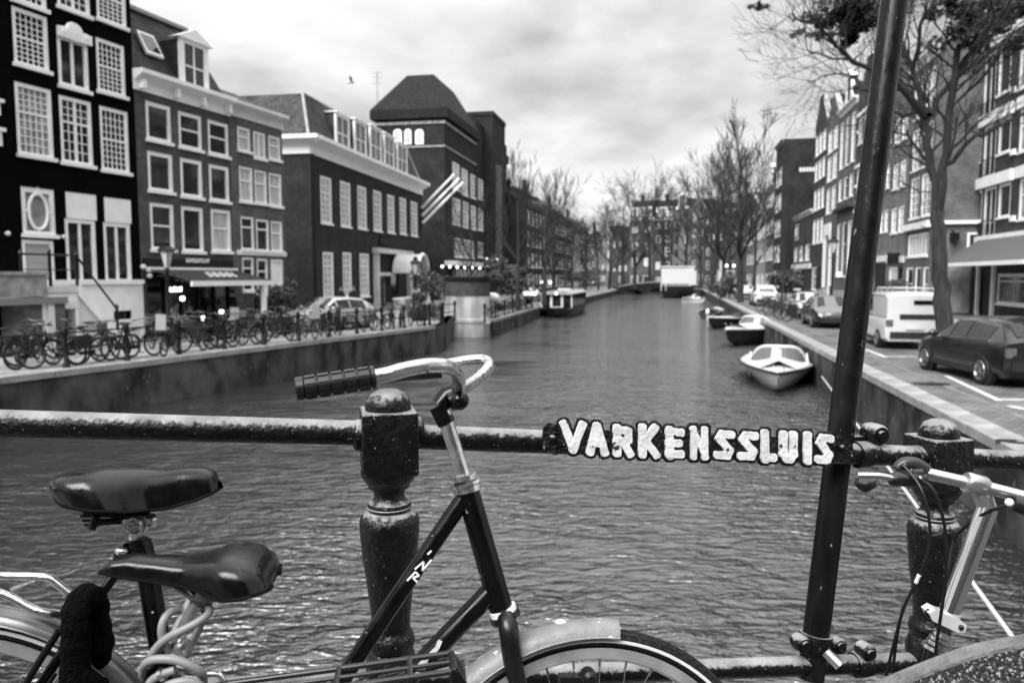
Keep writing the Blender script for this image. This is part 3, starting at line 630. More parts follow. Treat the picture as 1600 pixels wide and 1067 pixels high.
h.part('side_cornice', q, WHITE)
zr = PY(478, 146, 47.4).z
rf = h.mansard(zc1, zr, SLATE, 1.0, 1.3, 1.3)
q = MB().tube([(-.0, .1, zc1 + .04), (1.3, 1.0, zr + .04)], .09, 6).tube([(h.W, .1, zc1 + .04), (h.W - 1.3, 1.0, zr + .04)], .09, 6).tube([(1.3, 1, zr + .03), (h.W - 1.3, 1, zr + .03)], .08, 6); h.part('ridge_trim', q, LEAD, rf)
for x0, yt, x1, yb in ((529, 180, 548, 231), (558, 190.5, 574.5, 241), (582, 200, 598, 251), (604, 212, 618, 260), (624, 226, 638, 268)):
    o1 = h.op(x0, yt, x1, yb); dormer(h, o1, zr, .6, 0, y0=.12)
pu = h.u(585, 440); pw = h.u(637, 440); zt = h.v(585, 395)
q = MB().box((pu - .2, -.35, 0), (pu + .25, .0 - .004, zt)).box((pw - .25, -.35, 0), (pw + .2, -.004, zt)).box((pu - .35, -.45, zt), (pw + .35, -.004, zt + .35)).box((pu + .25, -.3, d1[3] + .05), (d2[0] - .05, -.004, d1[3] + .3)); h.part('stone_portal', q, PALE)
# barrel canopy over the door
cm = (h.u(596, 420) + h.u(626, 420)) / 2 + .6; rad = (h.u(629, 420) - h.u(596, 420)) / 2 * .55; q = MB(); zq = h.v(600, 418) - .4; rows = []
for k in range(13):
    a = pi * k / 12; rows.append([(cm + rad * cos(a), -.36, zq + rad * sin(a)), (cm + rad * cos(a), -2.4, zq + rad * sin(a))])
q.grid(rows); rows2 = [[(p[0] + (cm - p[0]) * .06, p[1], p[2] - .05) for p in r] for r in rows]; q.grid(rows2[::-1]); h.part('barrel_canopy', q, PALE, smooth_=True)
q = MB().tube([(cm + rad * cos(pi * k / 12), -2.4, zq + rad * sin(pi * k / 12)) for k in range(13)], .14, 6)
for sg in (-1, 1): q.box((cm + sg * rad - .13, -2.5, 0), (cm + sg * rad + .13, -2.25, zq))
h.part('canopy_arch', q, WHITE)
q = MB().tube([(h.u(488, 400) + .15, -.12, 0), (h.u(488, 400) + .15, -.12, zc0)], .07, 8); h.part('downpipe', q, BLACK)
u_, v_ = h.uv(599, 377); h.box('name_plaque', (u_ - 1.0, -.12, v_ - .22), (u_ + 1.0, -.004, v_ + .22), BLACK)
HI = h
for i, (xa, ya, xb, yb) in enumerate(((657, 327, 708, 275), (657, 340, 716, 281), (657, 352, 722, 287))):
    a = PL(xa, ya, h.P0, h.nin); b = PL(xb, yb, h.P0 - h.nin * 3.2, h.nin); t_ = thing('flagpole', ('uppermost', 'middle', 'lowest')[i] + ' of three pale slanting flagpoles on the large brick building', 'flagpole', a, 0, 'three slanting flagpoles')
    MB().tube([a, b], [.13, .11], 8).build('pole', WHITE, t_); MB().ball(b, .16, 8).build('finial', WHITE, t_); MB().tube([a + (b - a) * .0, a + (b - a) * .04], .2, 8).build('bracket', IRON, t_)
# garden wall / low planter beside the portal
for u0, u1, m_, l_ in ((h.u(556, 470), h.u(583, 470), STONE, 'low stone planter wall before the lower windows of the brick building'), (h.u(640, 460), h.u(657, 462), STONE, 'low stone wall at the far end of the brick building')):
    t_ = thing('planter_wall', l_, 'planter', h.P0, atan2(h.ud.y, h.ud.x)); MB().box((u0, -3.3, 0), (u1, -2.7, .75)).build('stone_block', m_, t_, True, False); MB().box((u0 - .06, -3.36, .75), (u1 + .06, -2.64, .86)).build('cap', PALE, t_, True, False)
# -- tower building behind
T0 = PY(696, 460, 76); T0 = V((T0.x, T0.y, 0)); hd = radians(11); TD = V((sin(hd), cos(hd), 0)); TN = V((-TD.y, TD.x, 0)); T1 = gz(PL(744, 440, T0, TN))
h = House('corner_tower_building', 'tall dark brick corner building with steep dark hipped roof and antenna', T0, T1, 7.0, 'building')
S_T = style(.16, 3, 2, 3, .62, pane=BLIND); S_T2 = style(.14, 4, 1, 2, .0, pane=LACE)
for r_ in [(707, 252, 718, 294), (721, 262, 731, 303), (735, 271, 744, 308), (707, 308, 719.5, 350), (723, 314, 732, 354.5), (735.5, 320.5, 743.5, 357.6)]: h.win(h.op(*r_), S_T)
h.win(h.op(710, 371.5, 740, 401), style(.12, 7, 1, 1, 0, pane=LACE))
ze = h.uv(696, 186)[1]; h.wall(ze, M_TOW)
zt = h.uv(668, 122, -3.0)[1]
q = MB(); W_, D_ = h.W, h.D; ov = .45
q.add([(-ov, -ov, ze), (W_ + ov, -ov, ze), (W_ + ov, D_ + ov, ze), (-ov, D_ + ov, ze), (-ov, -ov, ze + .9), (W_ + ov, -ov, ze + .9), (W_ + ov, D_ + ov, ze + .9), (-ov, D_ + ov, ze + .9), (3.2, 2.0, zt), (W_ - 2.0, 2.0, zt), (W_ - 2.0, D_ - 2.2, zt), (3.2, D_ - 2.2, zt)],
      [(0, 1, 5, 4), (1, 2, 6, 5), (2, 3, 7, 6), (3, 0, 4, 7), (4, 5, 9, 8), (5, 6, 10, 9), (6, 7, 11, 10), (7, 4, 8, 11), (8, 9, 10, 11), (3, 2, 1, 0)]); h.part('roof', q, ROOFDARK)
q = MB().box((-.12, -.12, ze - .5), (h.W + .05, h.D, ze - .25)).box((-.1, -.1, h.v(696, 228) - .15), (h.W + .04, h.D, h.v(696, 228))); h.part('string_course', q, STONE)
e_in = T0 + h.ud * -.02
for x0, x1 in ((615, 628), (632, 643), (649, 662)):            # three small arched lights on the flank
    a = PL(x0, 214, T0, h.ud); b = PL(x1, 214, T0, h.ud); t = PL(x0, 201, T0, h.ud).z; bz = PL(x0, 226, T0, h.ud).z; inv = WM[h.root.name].inverted(); la, lb_ = inv @ a, inv @ b
    y0, y1 = sorted((la.y, lb_.y)); r_ = (y1 - y0) / 2
    poly = [(-.06, y0, bz), (-.06, y1, bz)] + [(-.06, (y0 + y1) / 2 + r_ * cos(pi * k / 8), t - r_ + r_ * sin(pi * k / 8) * .8) for k in range(9)]
    wo = h.part('arched_window', MB().prism(poly, (.08, 0, 0)), WHITE, recalc=True)
    poly2 = [(-.09, (y0 + y1) / 2 + (p[1] - (y0 + y1) / 2) * .72, bz + .15 + (p[2] - bz) * .8) for p in poly]; h.part('pane', MB().prism(poly2, (.04, 0, 0)), BLIND, wo, recalc=True)
an = thing('antenna', 'thin rooftop antenna mast beside the dark hipped roof', 'antenna', PY(590, 182, 84)); p0 = PY(590, 185, 84); p1 = PY(589, 112, 84)
MB().tube([p0 - V((0, 0, 2)), p1], .07, 6).build('mast', LEAD, an)
for f_ in (.75, .88, .97): c_ = p0.lerp(p1, f_); MB().bar(c_ - V((.5, 0, 0)), c_ + V((.5, 0, 0)), .06, .06).build('crossbar', LEAD, an)
h2 = House('tower_wing', 'dark brick wing with stepped tall chimney stack beyond the corner tower', gz(PL(744.6, 440, T0, TN)), gz(PL(792, 440, T0, TN)), 9, 'building')
for r_ in [(747, 278, 755, 310), (747, 325, 755, 359), (781, 300, 789, 330), (781, 340, 789, 368), (781, 380, 789, 410)]: h2.win(h2.op(*r_), S_T)
h2.win(h2.op(747, 378, 764, 402), style(.12, 5, 1, 1, 0, pane=LACE))
zz = h2.v(746, 190); h2.wall(zz, M_TOW)
ua, ub = h2.u(756, 300), h2.u(776, 300)
h2.part('stair_tower', MB().box((ua, -1.1, 0), (ub, 3, h2.v(766, 190))).box((ua - .1, -1.2, h2.v(766, 190)), (ub + .1, 3, h2.v(766, 184))), M_TOW)
h2.part('stair_tower_pier', MB().box((ua + 1.5, -1.5, 0), (ua + 3.4, -1.11, h2.v(766, 262))), mat('grey_brick_pier', .10, .8, var=.2))
h2.part('parapet', MB().box((ub + .2, -.3, zz - 2.5), (h2.W, 4, zz - 1.4)), M_TOW)
# shop canopy with string of bulbs
sc_ = thing('shop_canopy', 'pale shop canopy with a string of glowing bulbs behind the bastion', 'canopy', h.P0, atan2(h.ud.y, h.ud.x))
zk = h.v(712, 414); uk1 = h2.u(768, 414) + h.W
MB().box((-.3, -1.3, zk - .1), (uk1, -.02, zk + .35)).build('canopy_board', PALE, sc_, True, False)
for k in range(6):
    u_ = h.uv(691 + 11.8 * k, 419, 1.25)[0]; MB().ball((u_, -1.25, zk - .28), .12, 8).build('bulb', LAMPGLOW, sc_, True)
MB().box((h.u(706, 425), -.5, 1.3), (h.u(752, 425) + .01, -.06, h.v(706, 420))).build('shop_glazing', LACE, sc_, True, False)
q = MB(); ug0, ug1 = h.u(706, 425), h.u(752, 425)
for k in range(9): xx = ug0 + (ug1 - ug0) * k / 8; q.box((xx - .06, -.56, 1.2), (xx + .06, -.50, h.v(706, 420)))
q.build('shop_mullion', CREAM, sc_, True, False)
# -- row far along the left bank behind trees
lx = C(-20.5, 104); ends = [(104, 116), (116, 125), (125, 138), (138, 150), (150, 161), (161, 176)]
for i, (a, b) in enumerate(ends):
    hh = [12.4, 13.6, 12.0, 13.2, 11.6, 13.0][i]; m_ = [M_INS, M_BRN, M_TOW, M_INS, mat('painted_front', .45, .7, var=.15), M_BRN][i]
    k = House('quay_house', ['dark brick house just past the corner building behind the bare trees', 'taller brown brick house behind the second bare tree', 'broad dark house behind the third bare tree', 'dark brick house above the moored tour boat', 'pale painted house far along the quay past the tour boat', 'last brown house of the quay before the far bridge'][i], C(-20.5, a), C(-20.5, b - .05), 9, group='houses far along the cafe side quay')
    nc = 3 if b - a < 12 else 4
    for fl in range(4):
        for c_ in range(nc):
            u0 = k.W * (c_ + .22) / nc; k.win((u0, u0 + k.W * .5 / nc, .7 + fl * 2.9, 2.6 + fl * 2.9), style(.14, 1, 1, 1, .5, pane=[BLIND, GLASS, LACE][(c_ + fl + i) % 3]))
    k.wall(hh, m_); k.cornice(hh - .5, hh, CREAM if i % 2 else FRAMEGREY); k.ridge_roof(hh, hh + 2.4, ROOFDARK); k.chimney(k.W * .3, 3, hh + .5, hh + 3.2)

# -- houses across the cross canal behind the bridge (unseen, tall and dark to block sky)
for i, (xa, xb, hh, l_) in enumerate(((34, 18, 17, 'brown brick house across the street behind the bridge, at the parking side'), (17.9, 6, 18, 'tall dark house across the street behind the bridge, in the middle'), (5.9, -9, 17.5, 'dark red brick house across the street behind the bridge, cafe side'), (-9.1, -26, 17, 'broad brown house across the street behind the bridge, farthest cafe side'))):
    k = House('canal_house', l_, V((xa, -19, 0)), V((xb, -19, 0)), 9)
    n_ = max(3, int(k.W / 3.2))
    for f_ in range(4):
        for j in range(n_): k.win((k.W * (j + .25) / n_, k.W * (j + .75) / n_, .9 + f_ * 3.4, 3.1 + f_ * 3.4), style(.13, 2, 1, 2, .6, pane=GLASS))
    k.wall(hh, [M_TOW, M_BLK, M_INS, M_TOW][i]); k.cornice(hh - .5, hh, FRAMEGREY); k.ridge_roof(hh, hh + 1.5, ROOFDARK)
# ------------------------------------------------------------------ right row (facades on the line l = 15.6)
RO = C(15.6, 60); RN = V((-CN.x, -CN.y, 0))
def onR(x, l=15.6): return gz(PL(x, 440, C(l, 60), CN))
M_R1 = brickmat('right_dark_brick', .055, .045, .21, .065, .008, .25, .3); M_R2 = brickmat('right_mid_brick', .12, .10, .21, .065, .008, .22, .28)
M_R3 = brickmat('right_pale_brick', .17, .15, .21, .065, .008, .2, .25); M_R4 = brickmat('right_grey_brick', .17, .15, .21, .065, .008, .2, .25); M_RP = mat('right_painted_plaster', .32, .7, var=.15, vscale=.8)
def gable_top(h, z, kind, m, hh=2.6):
    c = h.W / 2; q = MB()
    if kind == 'step':
        n = 4
        for k in range(n):
            w_ = h.W / 2 * (1 - k / n); q.box((c - w_, 0, z + hh * k / n), (c + w_, .5, z + hh * (k + 1) / n))
        h.part('stepped_gable', q, m); h.part('gable_coping', MB().box((c - h.W / 8 - .1, -.1, z + hh), (c + h.W / 8 + .1, .55, z + hh + .2)), WHITE)
    elif kind == 'neck':
        q.box((c - .9, 0, z), (c + .9, .5, z + hh)); h.part('neck_gable', q, m)
        q = MB().prism([(c - 1.2, -.12, z + hh), (c + 1.2, -.12, z + hh), (c, -.12, z + hh + .7)], (0, .6, 0))
        for sg in (-1, 1): q.prism([(c + sg * .92, -.08, z), (c + sg * 2.0, -.08, z), (c + sg * 1.75, -.08, z + .5), (c + sg * 1.15, -.08, z + .9), (c + sg * .92, -.08, z + hh * .9)], (0, .3, 0))
        h.part('gable_ornament', q, WHITE, recalc=True)
    elif kind == 'bell':
        poly = [(c - h.W / 2, 0, z), (c + h.W / 2, 0, z), (c + h.W * .36, 0, z + hh * .35), (c + h.W * .24, 0, z + hh * .6), (c + h.W * .16, 0, z + hh), (c - h.W * .16, 0, z + hh), (c - h.W * .24, 0, z + hh * .6), (c - h.W * .36, 0, z + hh * .35)]
        q.prism(poly, (0, .5, 0)); h.part('bell_gable', q, m, recalc=True)
        p2 = [V(p) for p in poly[1:] + poly[:1]]; q = MB()
        for a, b in zip(p2[:-1], p2[1:]): q.bar(a + V((0, .2, .04)), b + V((0, .2, .04)), .56, .10, (0, 0, 1) if abs(a.z - b.z) < 1 else (1, 0, 0))
        h.part('gable_coping', q, STONE)
    else:
        poly = [(c - h.W / 2, 0, z), (c + h.W / 2, 0, z), (c, 0, z + hh)]; q.prism(poly, (0, .5, 0)); h.part('pointed_gable', q, m, recalc=True)
        q = MB().bar((c - h.W / 2, .2, z + .05), (c, .2, z + hh + .05), .55, .10).bar((c + h.W / 2, .2, z + .05), (c, .2, z + hh + .05), .55, .10); h.part('gable_coping', q, STONE)
    h.gable_roof(z - .1, z + hh - .3, ROOFDARK, -.05)
S_R = style(.12, 2, 1, 2, .6, pane=BLIND); S_RD = style(.12, 2, 1, 2, .6, pane=GLASS); S_RL = style(.12, 2, 2, 3, .55, pane=LACE); S_R0 = style(.14, 1, 1, 1, .55, pane=GLASS)
# corner brick house at the picture's right (front set back)
LN = 18.2
def onN(x): return gz(PL(x, 440, C(LN, 45), CN))
h = House('corner_brick_house', 'tall brick house with broad white lintels and balcony doors at the right edge', onN(1515), onN(1690), 9)
S_BD = style(.13, 2, 1, 1, .0, False, 0, pane=GLASS); SW = style(.15, 1, 1, 1, .0, False, 1, pane=GLASS); SWL = style(.15, 1, 1, 1, .6, False, 1, pane=LACE)
for yl, yr, yb, gap in ((200, 165, 275, 0), (292, 277, 366, 0), (95, 35, 190, 0), (0, -90, 80, 0)):
    o1 = h.op(1521, yl, 1579, yb); z1 = o1[3]; hh_ = z1 - o1[2]; u0, u1 = o1[0], o1[1]; w_ = u1 - u0
    h.win((u0 + .05, u0 + w_ * .24, o1[2] + .7, z1 - .35), SW); h.win((u0 + w_ * .30, u0 + w_ * .62, o1[2] - .35, z1 - .35), S_BD); h.win((u0 + w_ * .68, u1 - .1, o1[2] + .7, z1 - .35), SW)
    h.box('lintel_band', (u0 - .1, -.22, z1 - .3), (u1 + .25, -.003, z1 + .32), WHITE)
    q = MB(); a0, a1 = u0 + w_ * .28, u0 + w_ * .64
    for k in range(9): xx = a0 + (a1 - a0) * k / 8; q.tube([(xx, -.14, o1[2] - .3), (xx, -.14, o1[2] + .65)], .018, 5)
    q.tube([(a0, -.14, o1[2] + .66), (a1, -.14, o1[2] + .66)], .03, 6).tube([(a0, -.14, o1[2] - .25), (a1, -.14, o1[2] - .25)], .025, 6); h.part('balcony_railing', q, IRON)
    s2 = u1 + 1.0; h.win((s2, s2 + 1.5, o1[2] + .4, z1 - .35), SWL); h.box('lintel_band', (s2 - .2, -.2, z1 - .3), (s2 + 1.9, -.003, z1 + .3), WHITE); h.box('sill_band', (u1 + .3, -.16, o1[2] + .38), (s2 - .25, -.003, o1[2] + .68), WHITE)
zb = h.v(1515, 392); zbt = h.v(1515, 372)
dd = h.op(1526, 424, 1550, 495); h.door((dd[0], dd[1], .1, dd[3]), BLACK)
ss = h.op(1556, 428, 1640, 495); h.win((ss[0] + .1, ss[1], .8, ss[3]), style(.16, 3, 1, 1, .75, pane=GLASS)); ztop = h.v(1515, -130); h.wall(ztop, M_R1)
h.box('fascia', (.0, -.2, zb), (h.W, -.003, zbt), WHITE)
q = MB()
for x in (1528, 1552): u_ = h.u(x + 2, 450); q.box((u_ - .18, -.16, 0), (u_ + .12, -.003, zb - .02))
h.part('shopfront_pilaster', q, WHITE); h.cornice(ztop - .6, ztop); h.ridge_roof(ztop, ztop + 2.5, ROOFDARK)
aw = thing('awning', 'grey shop awning with white front bar at the right edge', 'awning', h.P0, atan2(h.ud.y, h.ud.x)); zA = h.v(1515, 378)
u0, u1 = h.u(1522, 390) + 1.2, h.W - .3; z0 = h.uv(1540, 411, 2.2)[1]
MB().add([(u0, -.22, zA), (u1, -.22, zA), (u1, -2.2, z0 + .05), (u0, -2.2, z0 + .05), (u0, -.22, zA - .04), (u1, -.22, zA - .04), (u1, -2.2, z0 + .01), (u0, -2.2, z0 + .01)], [(0, 1, 2, 3), (7, 6, 5, 4), (0, 4, 5, 1), (1, 5, 6, 2), (2, 6, 7, 3), (3, 7, 4, 0)]).build('canopy_cloth', mat('grey_awning_cloth', .09, .8), aw, True, False)
MB().box((u0 - .05, -2.28, z0 - .12), (u1 + .05, -2.15, z0 + .08)).build('front_bar', WHITE, aw, True, False)
for u_ in (u0 + .3, u1 - .4): MB().tube([(u_, -.25, zA - .5), (u_, -2.2, z0)], .03, 6).build('arm', BLACK, aw, True)
# deep house whose flank shows left of the corner house
hW = 15.6
F_ = onR(1452)
h = House('bay_window_house', 'brick house with white belt course and broad white windows behind the big tree', onR(1412.6), F_, 12)
for r_ in ((1425, 272, 1441, 342), (1444, 276, 1459, 338)): pass
def rows(h, xs, ys, st):
    """xs: (left, right) picture columns at the first row; ys: (top, bottom) picture heights at the first column."""
    for yt, yb in ys:
        o1 = h.op(xs[0][0], yt, xs[0][1], yb)
        for x0, x1 in xs: h.win((h.u(x0), h.u(x1), o1[2], o1[3]), st)
W2 = h.W; 
for v0, v1, st in ((h.v(1426, 342), h.v(1426, 280), S_RL), (h.v(1428, 268), h.v(1428, 206), S_RL), (h.v(1428, 190), h.v(1428, 130), S_RL)):
    h.win((W2 * .12, W2 * .46, v0, v1), st); h.win((W2 * .56, W2 * .90, v0, v1), st)
h.win((W2 * .1, W2 * .9, h.v(1420, 402), h.v(1420, 368)), style(.14, 6, 1, 3, .0, False, 1, pane=BLIND))
h.win((W2 * .08, W2 * .36, .5, h.v(1417, 418)), S_R0); h.door((W2 * .45, W2 * .68, .1, h.v(1417, 418)), WHITE); h.win((W2 * .76, W2 * .96, .5, h.v(1417, 418)), S_R0)
zt = h.v(1412, 118); h.wall(zt, M_R2); h.box('belt_course', (-.05, -.3, h.v(1412, 363)), (W2 + .02, -.003, h.v(1412, 354)), WHITE)
h.cornice(zt - .6, zt, CREAM); h.ridge_roof(zt, zt + 2.2, ROOFDARK, z0=.05); h.chimney(W2 * .7, 3, zt + .8, zt + 3.4)
h.part('side_ledge', MB().box((W2 + .01, .1, h.v(1450, 352)), (W2 + .3, 3.0, h.v(1450, 347))), WHITE)
sw = h.part('side_window', MB().box((W2 + .01, 2.0, 1.9 + 1.3), (W2 + .12, 2.75, 5.0)), WHITE); h.part('pane', MB().box((W2 + .1, 2.12, 3.3), (W2 + .14, 2.63, 4.88)), GLASS, sw)
h.part('side_panel', MB().box((W2 + .01, .25, .1), (W2 + .06, 2.3, 2.9)), mat('pale_side_panel', .34, .7, var=.2))
p = PL(1487, 371, F_, -CDIR); t_ = thing('wall_lantern', 'black wall lantern on the dark flank beside the tree trunk', 'lantern', p, HEAD)
MB().box((p.x - .2, p.y - .5, p.z - .2), (p.x + .2, p.y - .12, p.z + .25)).build('lantern_box', BLACK, t_, smooth_=False); MB().tube([p + V((0, -.3, .25)), p + V((0, .05, .45))], .04, 6).build('bracket', BLACK, t_)
# four houses between the pole and the tree
h = House('painted_grey_house', 'smooth grey fronted house with paired white windows beside the bay window house', onR(1386), onR(1412), 10)
for v0, v1 in ((h.v(1390, 300), h.v(1390, 262)), (h.v(1390, 366), h.v(1390, 328)), (h.v(1390, 232), h.v(1390, 196))): h.win((h.W * .12, h.W * .44, v0, v1), S_R); h.win((h.W * .54, h.W * .86, v0, v1), S_R)
h.win((h.W * .1, h.W * .62, .5, 3.0), style(.13, 4, 1, 1, 0, pane=BLIND)); h.door((h.W * .68, h.W * .93, .1, 3.0), BLACK); zt = h.v(1386, 168); h.wall(zt, M_R4); gable_top(h, zt, 'bell', M_R4, 3.2)
h.box('hanging_sign', (h.W * .78, -.9, h.v(1410, 412)), (h.W * .82, -.1, h.v(1410, 395)), BLACK); h.box('belt_course', (0, -.15, 3.3), (h.W, -.003, 3.75), CREAM)
h = House('garage_house', 'plain grey house with a wide dark doorway just right of the leaning pole', onR(1362), onR(1385.6), 10)
for v0, v1 in ((h.v(1366, 303), h.v(1366, 268)), (h.v(1366, 366), h.v(1366, 334)), (h.v(1366, 240), h.v(1366, 205))):
    for k in range(3): h.win((h.W * (.07 + .31 * k), h.W * (.07 + .31 * k + .22), v0, v1), S_R)
o1 = (h.W * .1, h.W * .9, .05, 3.3); h.hole(o1); h.box('dark_gate', (o1[0], .12, .05), (o1[1], .155, 3.3), BLACK); zt = h.v(1362, 180); h.wall(zt, M_R4); gable_top(h, zt, 'neck', M_R4); h.box('belt_course', (0, -.15, 3.45), (h.W, -.003, 3.9), CREAM)
h = House('banded_gable_house', 'brick gabled house with white stone bands half hidden by the leaning pole', onR(1331), onR(1361.6), 10)
for v0, v1 in ((h.v(1335, 232), h.v(1335, 192)), (h.v(1335, 318), h.v(1335, 268)), (h.v(1335, 365), h.v(1335, 335)), (h.v(1335, 432), h.v(1335, 380))):
    for k in range(3): h.win((h.W * (.07 + .31 * k), h.W * (.07 + .31 * k + .22), v0, v1), S_RD)
    h.box('stone_band', (-.03, -.1, (v0 + v1) / 2 - .12), (h.W * .06, -.003, (v0 + v1) / 2 + .12), WHITE); h.box('stone_band', (-.03, -.12, v1 + .1), (h.W + .03, -.003, v1 + .35), WHITE)
zt = h.v(1331, 178); h.wall(zt, M_R1); gable_top(h, zt, 'step', M_R1, 3.4)
h = House('tall_window_house', 'brick house with very tall upper and lower windows left of the leaning pole', onR(1304), onR(1330.6), 10)
for yt, yb in ((202, 270), (286, 318), (352, 432)):
    v1, v0 = h.v(1306, yt), h.v(1306, yb)
    for k in range(3): h.win((h.W * (.06 + .32 * k), h.W * (.06 + .32 * k + .2), v0, v1), style(.13, 1, 1, 1, .6, pane=GLASS if k % 2 else BLIND))
h.box('balcony_slab', (.1, -.5, h.v(1306, 334)), (h.W - .1, -.003, h.v(1306, 329)), M_R1); zt = h.v(1304, 186); h.wall(zt, M_R2); h.cornice(zt - .6, zt, CREAM); gable_top(h, zt, 'neck', M_R2, 2.4)
h.box('plinth', (0, -.2, 0), (h.W, -.003, 1.0), STONE)
h = House('white_door_house', 'narrow brick house with a tall white doorway next to the street lamp', onR(1285.5), onR(1303.6), 10)
for yt, yb in ((215, 247), (253, 289), (299, 337)):
    v1, v0 = h.v(1288, yt), h.v(1288, yb)
    for k in range(2): h.win((h.W * (.1 + .45 * k), h.W * (.1 + .45 * k + .34), v0, v1), S_R)
h.door((h.W * .12, h.W * .5, 1.2, h.v(1288, 372)), WHITE); h.win((h.W * .6, h.W * .92, 1.4, h.v(1288, 372)), S_RD); zt = h.v(1285.5, 204); h.wall(zt, M_R2); gable_top(h, zt, 'point', M_R2, 2.6)
h.part('door_surround', MB().box((h.W * .0, -.12, .0), (h.W * .11, -.003, h.v(1288, 352))).box((h.W * .51, -.12, 0), (h.W * .585, -.003, h.v(1288, 352))).box((h.W * .11, -.12, h.v(1288, 370)), (h.W * .51, -.003, h.v(1288, 352))), WHITE)
for k in range(6): h.part('entrance_step', MB().box((h.W * .1, -.25 - .3 * (5 - k) , 0), (h.W * .55, -.004 - .3 * (5 - k) , 1.2 - .2 * (5 - k))), STONE)
h = House('four_window_house', 'narrow brick house with four storeys of white windows at the end of the near terrace', onR(1267), onR(1285.1), 10)
for yt, yb in ((222, 251), (260, 288), (302, 332), (346, 382)):
    v1, v0 = h.v(1269, yt), h.v(1269, yb)
    for k in range(3): h.win((h.W * (.06 + .31 * k), h.W * (.06 + .31 * k + .22), v0, v1), S_R)
h.win((h.W * .1, h.W * .5, .8, 3.4), S_RD); h.door((h.W * .6, h.W * .9, .1, 3.3), BLACK); zt = h.v(1267, 214); h.wall(zt, M_R1); gable_top(h, zt, 'bell', M_R1, 3.2); h.chimney(h.W * .2, 2, zt, zt + 3.6)
h = House('low_shop_house', 'low two storey house with white shop opening in front of a bare dark wall', onR(1238), onR(1266.6), 9)
for k in range(3): h.win((h.W * (.08 + .31 * k), h.W * (.08 + .31 * k + .2), 4.3, 6.2), S_R)
h.win((h.W * .08, h.W * .3, 7.2, 9.2), S_R); h.win((h.W * .06, h.W * .5, .6, 3.2), style(.2, 1, 1, 1, 0, pane=GLASS)); h.door((h.W * .6, h.W * .86, .1, 3.2), BLACK)
h.wall(10.2, M_R1); h.cornice(9.7, 10.2, CREAM); h.ridge_roof(10.2, 12.4, ROOFDARK); h.box('shop_fascia', (0, -.2, 3.3), (h.W, -.003, 3.9), CREAM)
# tall dark block whose bare flank faces us
def onT(x): return gz(PL(x, 440, C(14.2, 110), CN))
h = House('tall_dark_house', 'tall house whose bare dark side wall rises above the low shop house', onT(1207.5), onT(1218), 15)
zt = h.v(1218, 226)
for f_ in range(5):
    for k in range(2): h.win((h.W * (.1 + .45 * k), h.W * (.1 + .45 * k + .34), .8 + f_ * 3.6, 3.2 + f_ * 3.6), S_R)
h.wall(zt, M_TOW); h.cornice(zt - .5, zt, FRAMEGREY); h.chimney(h.W * .5, 7, zt, zt + 1.2)
inv = WM[h.root.name].inverted(); a = inv @ PL(1228, 272, C(14.2, 110), CDIR); b = inv @ PL(1245, 269, C(14.2, 110), CDIR); q = MB(); y = a.y = 2.2; 
for k in range(5): q.box((h.W + .002, 2.2 + k * .42, a.z), (h.W + .05, 2.2 + k * .42 + .28, a.z + .55))
h.part('painted_wall_sign', q, CREAM)
spec = [(1195, 1207.2, 268, M_R2, 'neck', 'brown gabled house just beyond the tall dark side wall'), (1181, 1194.7, 282, M_RP, 'bell', 'pale painted bell gabled house behind the white parked cars'), (1166, 1180.7, 300, M_R3, 'point', 'light brick gabled house behind the tall bare quay tree')]
for xa, xb, yt, m_, gk, lab in spec:
    h = House('gabled_house', lab, onT(xa), onT(xb), 10, group='gabled houses down the parking side'); zt = h.v(xb - 1, yt + 22)
    n = max(3, int((zt - 1) / 3.3))
    for f_ in range(n):
        for k in range(3): h.win((h.W * (.06 + .31 * k), h.W * (.06 + .31 * k + .22), .8 + f_ * zt / n, .8 + f_ * zt / n + 2.1), [S_R, S_RD][(f_ + k) % 2])
    h.wall(zt, m_); gable_top(h, zt, gk, m_, 2.8)
# houses round the bend at the end of the water
ln = [PY(1166, 440, 166), PY(1132, 440, 176), PY(1100, 440, 184), PY(1078, 440, 188), PY(1050, 440, 192), PY(1020, 440, 196), PY(982, 440, 200), PY(955, 440, 206), PY(930, 440, 214), PY(905, 440, 222), PY(880, 440, 230)]
ln = [gz(p) for p in ln]
tops = [304, 312, 306, 304, 318, 318, 348, 346, 358, 356]; M_FC = mat('far_front', .12, .7, var=.2); M_FD = brickmat('hazed_dark_brick', .055, .05); M_FM = brickmat('hazed_mid_brick', .085, .07); mm = [M_FM, M_FD, M_FM, M_FC, M_FD, M_FM, M_FD, M_FC, M_FM, M_FD]; gks = ['ridge', 'bell', 'point', 'neck', 'mans', 'mans', 'step', 'bell', 'ridge', 'neck']  # far bricks lifted paler, distance haze put into their colour
labs = ['dark house behind the bare trees above the parked truck', 'brown bell gabled house behind the parked truck', 'dark pointed gabled house right behind the white houseboat', 'pale neck gabled house behind the houseboat', 'wide dark house with white eaves behind the houseboat bow', 'dark mansard house behind the tall tree by the bridge', 'brown stepped gable house past the far bridge', 'pale house front above the middle of the far bridge', 'brown house above the far bridge near the tour boat', 'small dark house at the far end of the water']
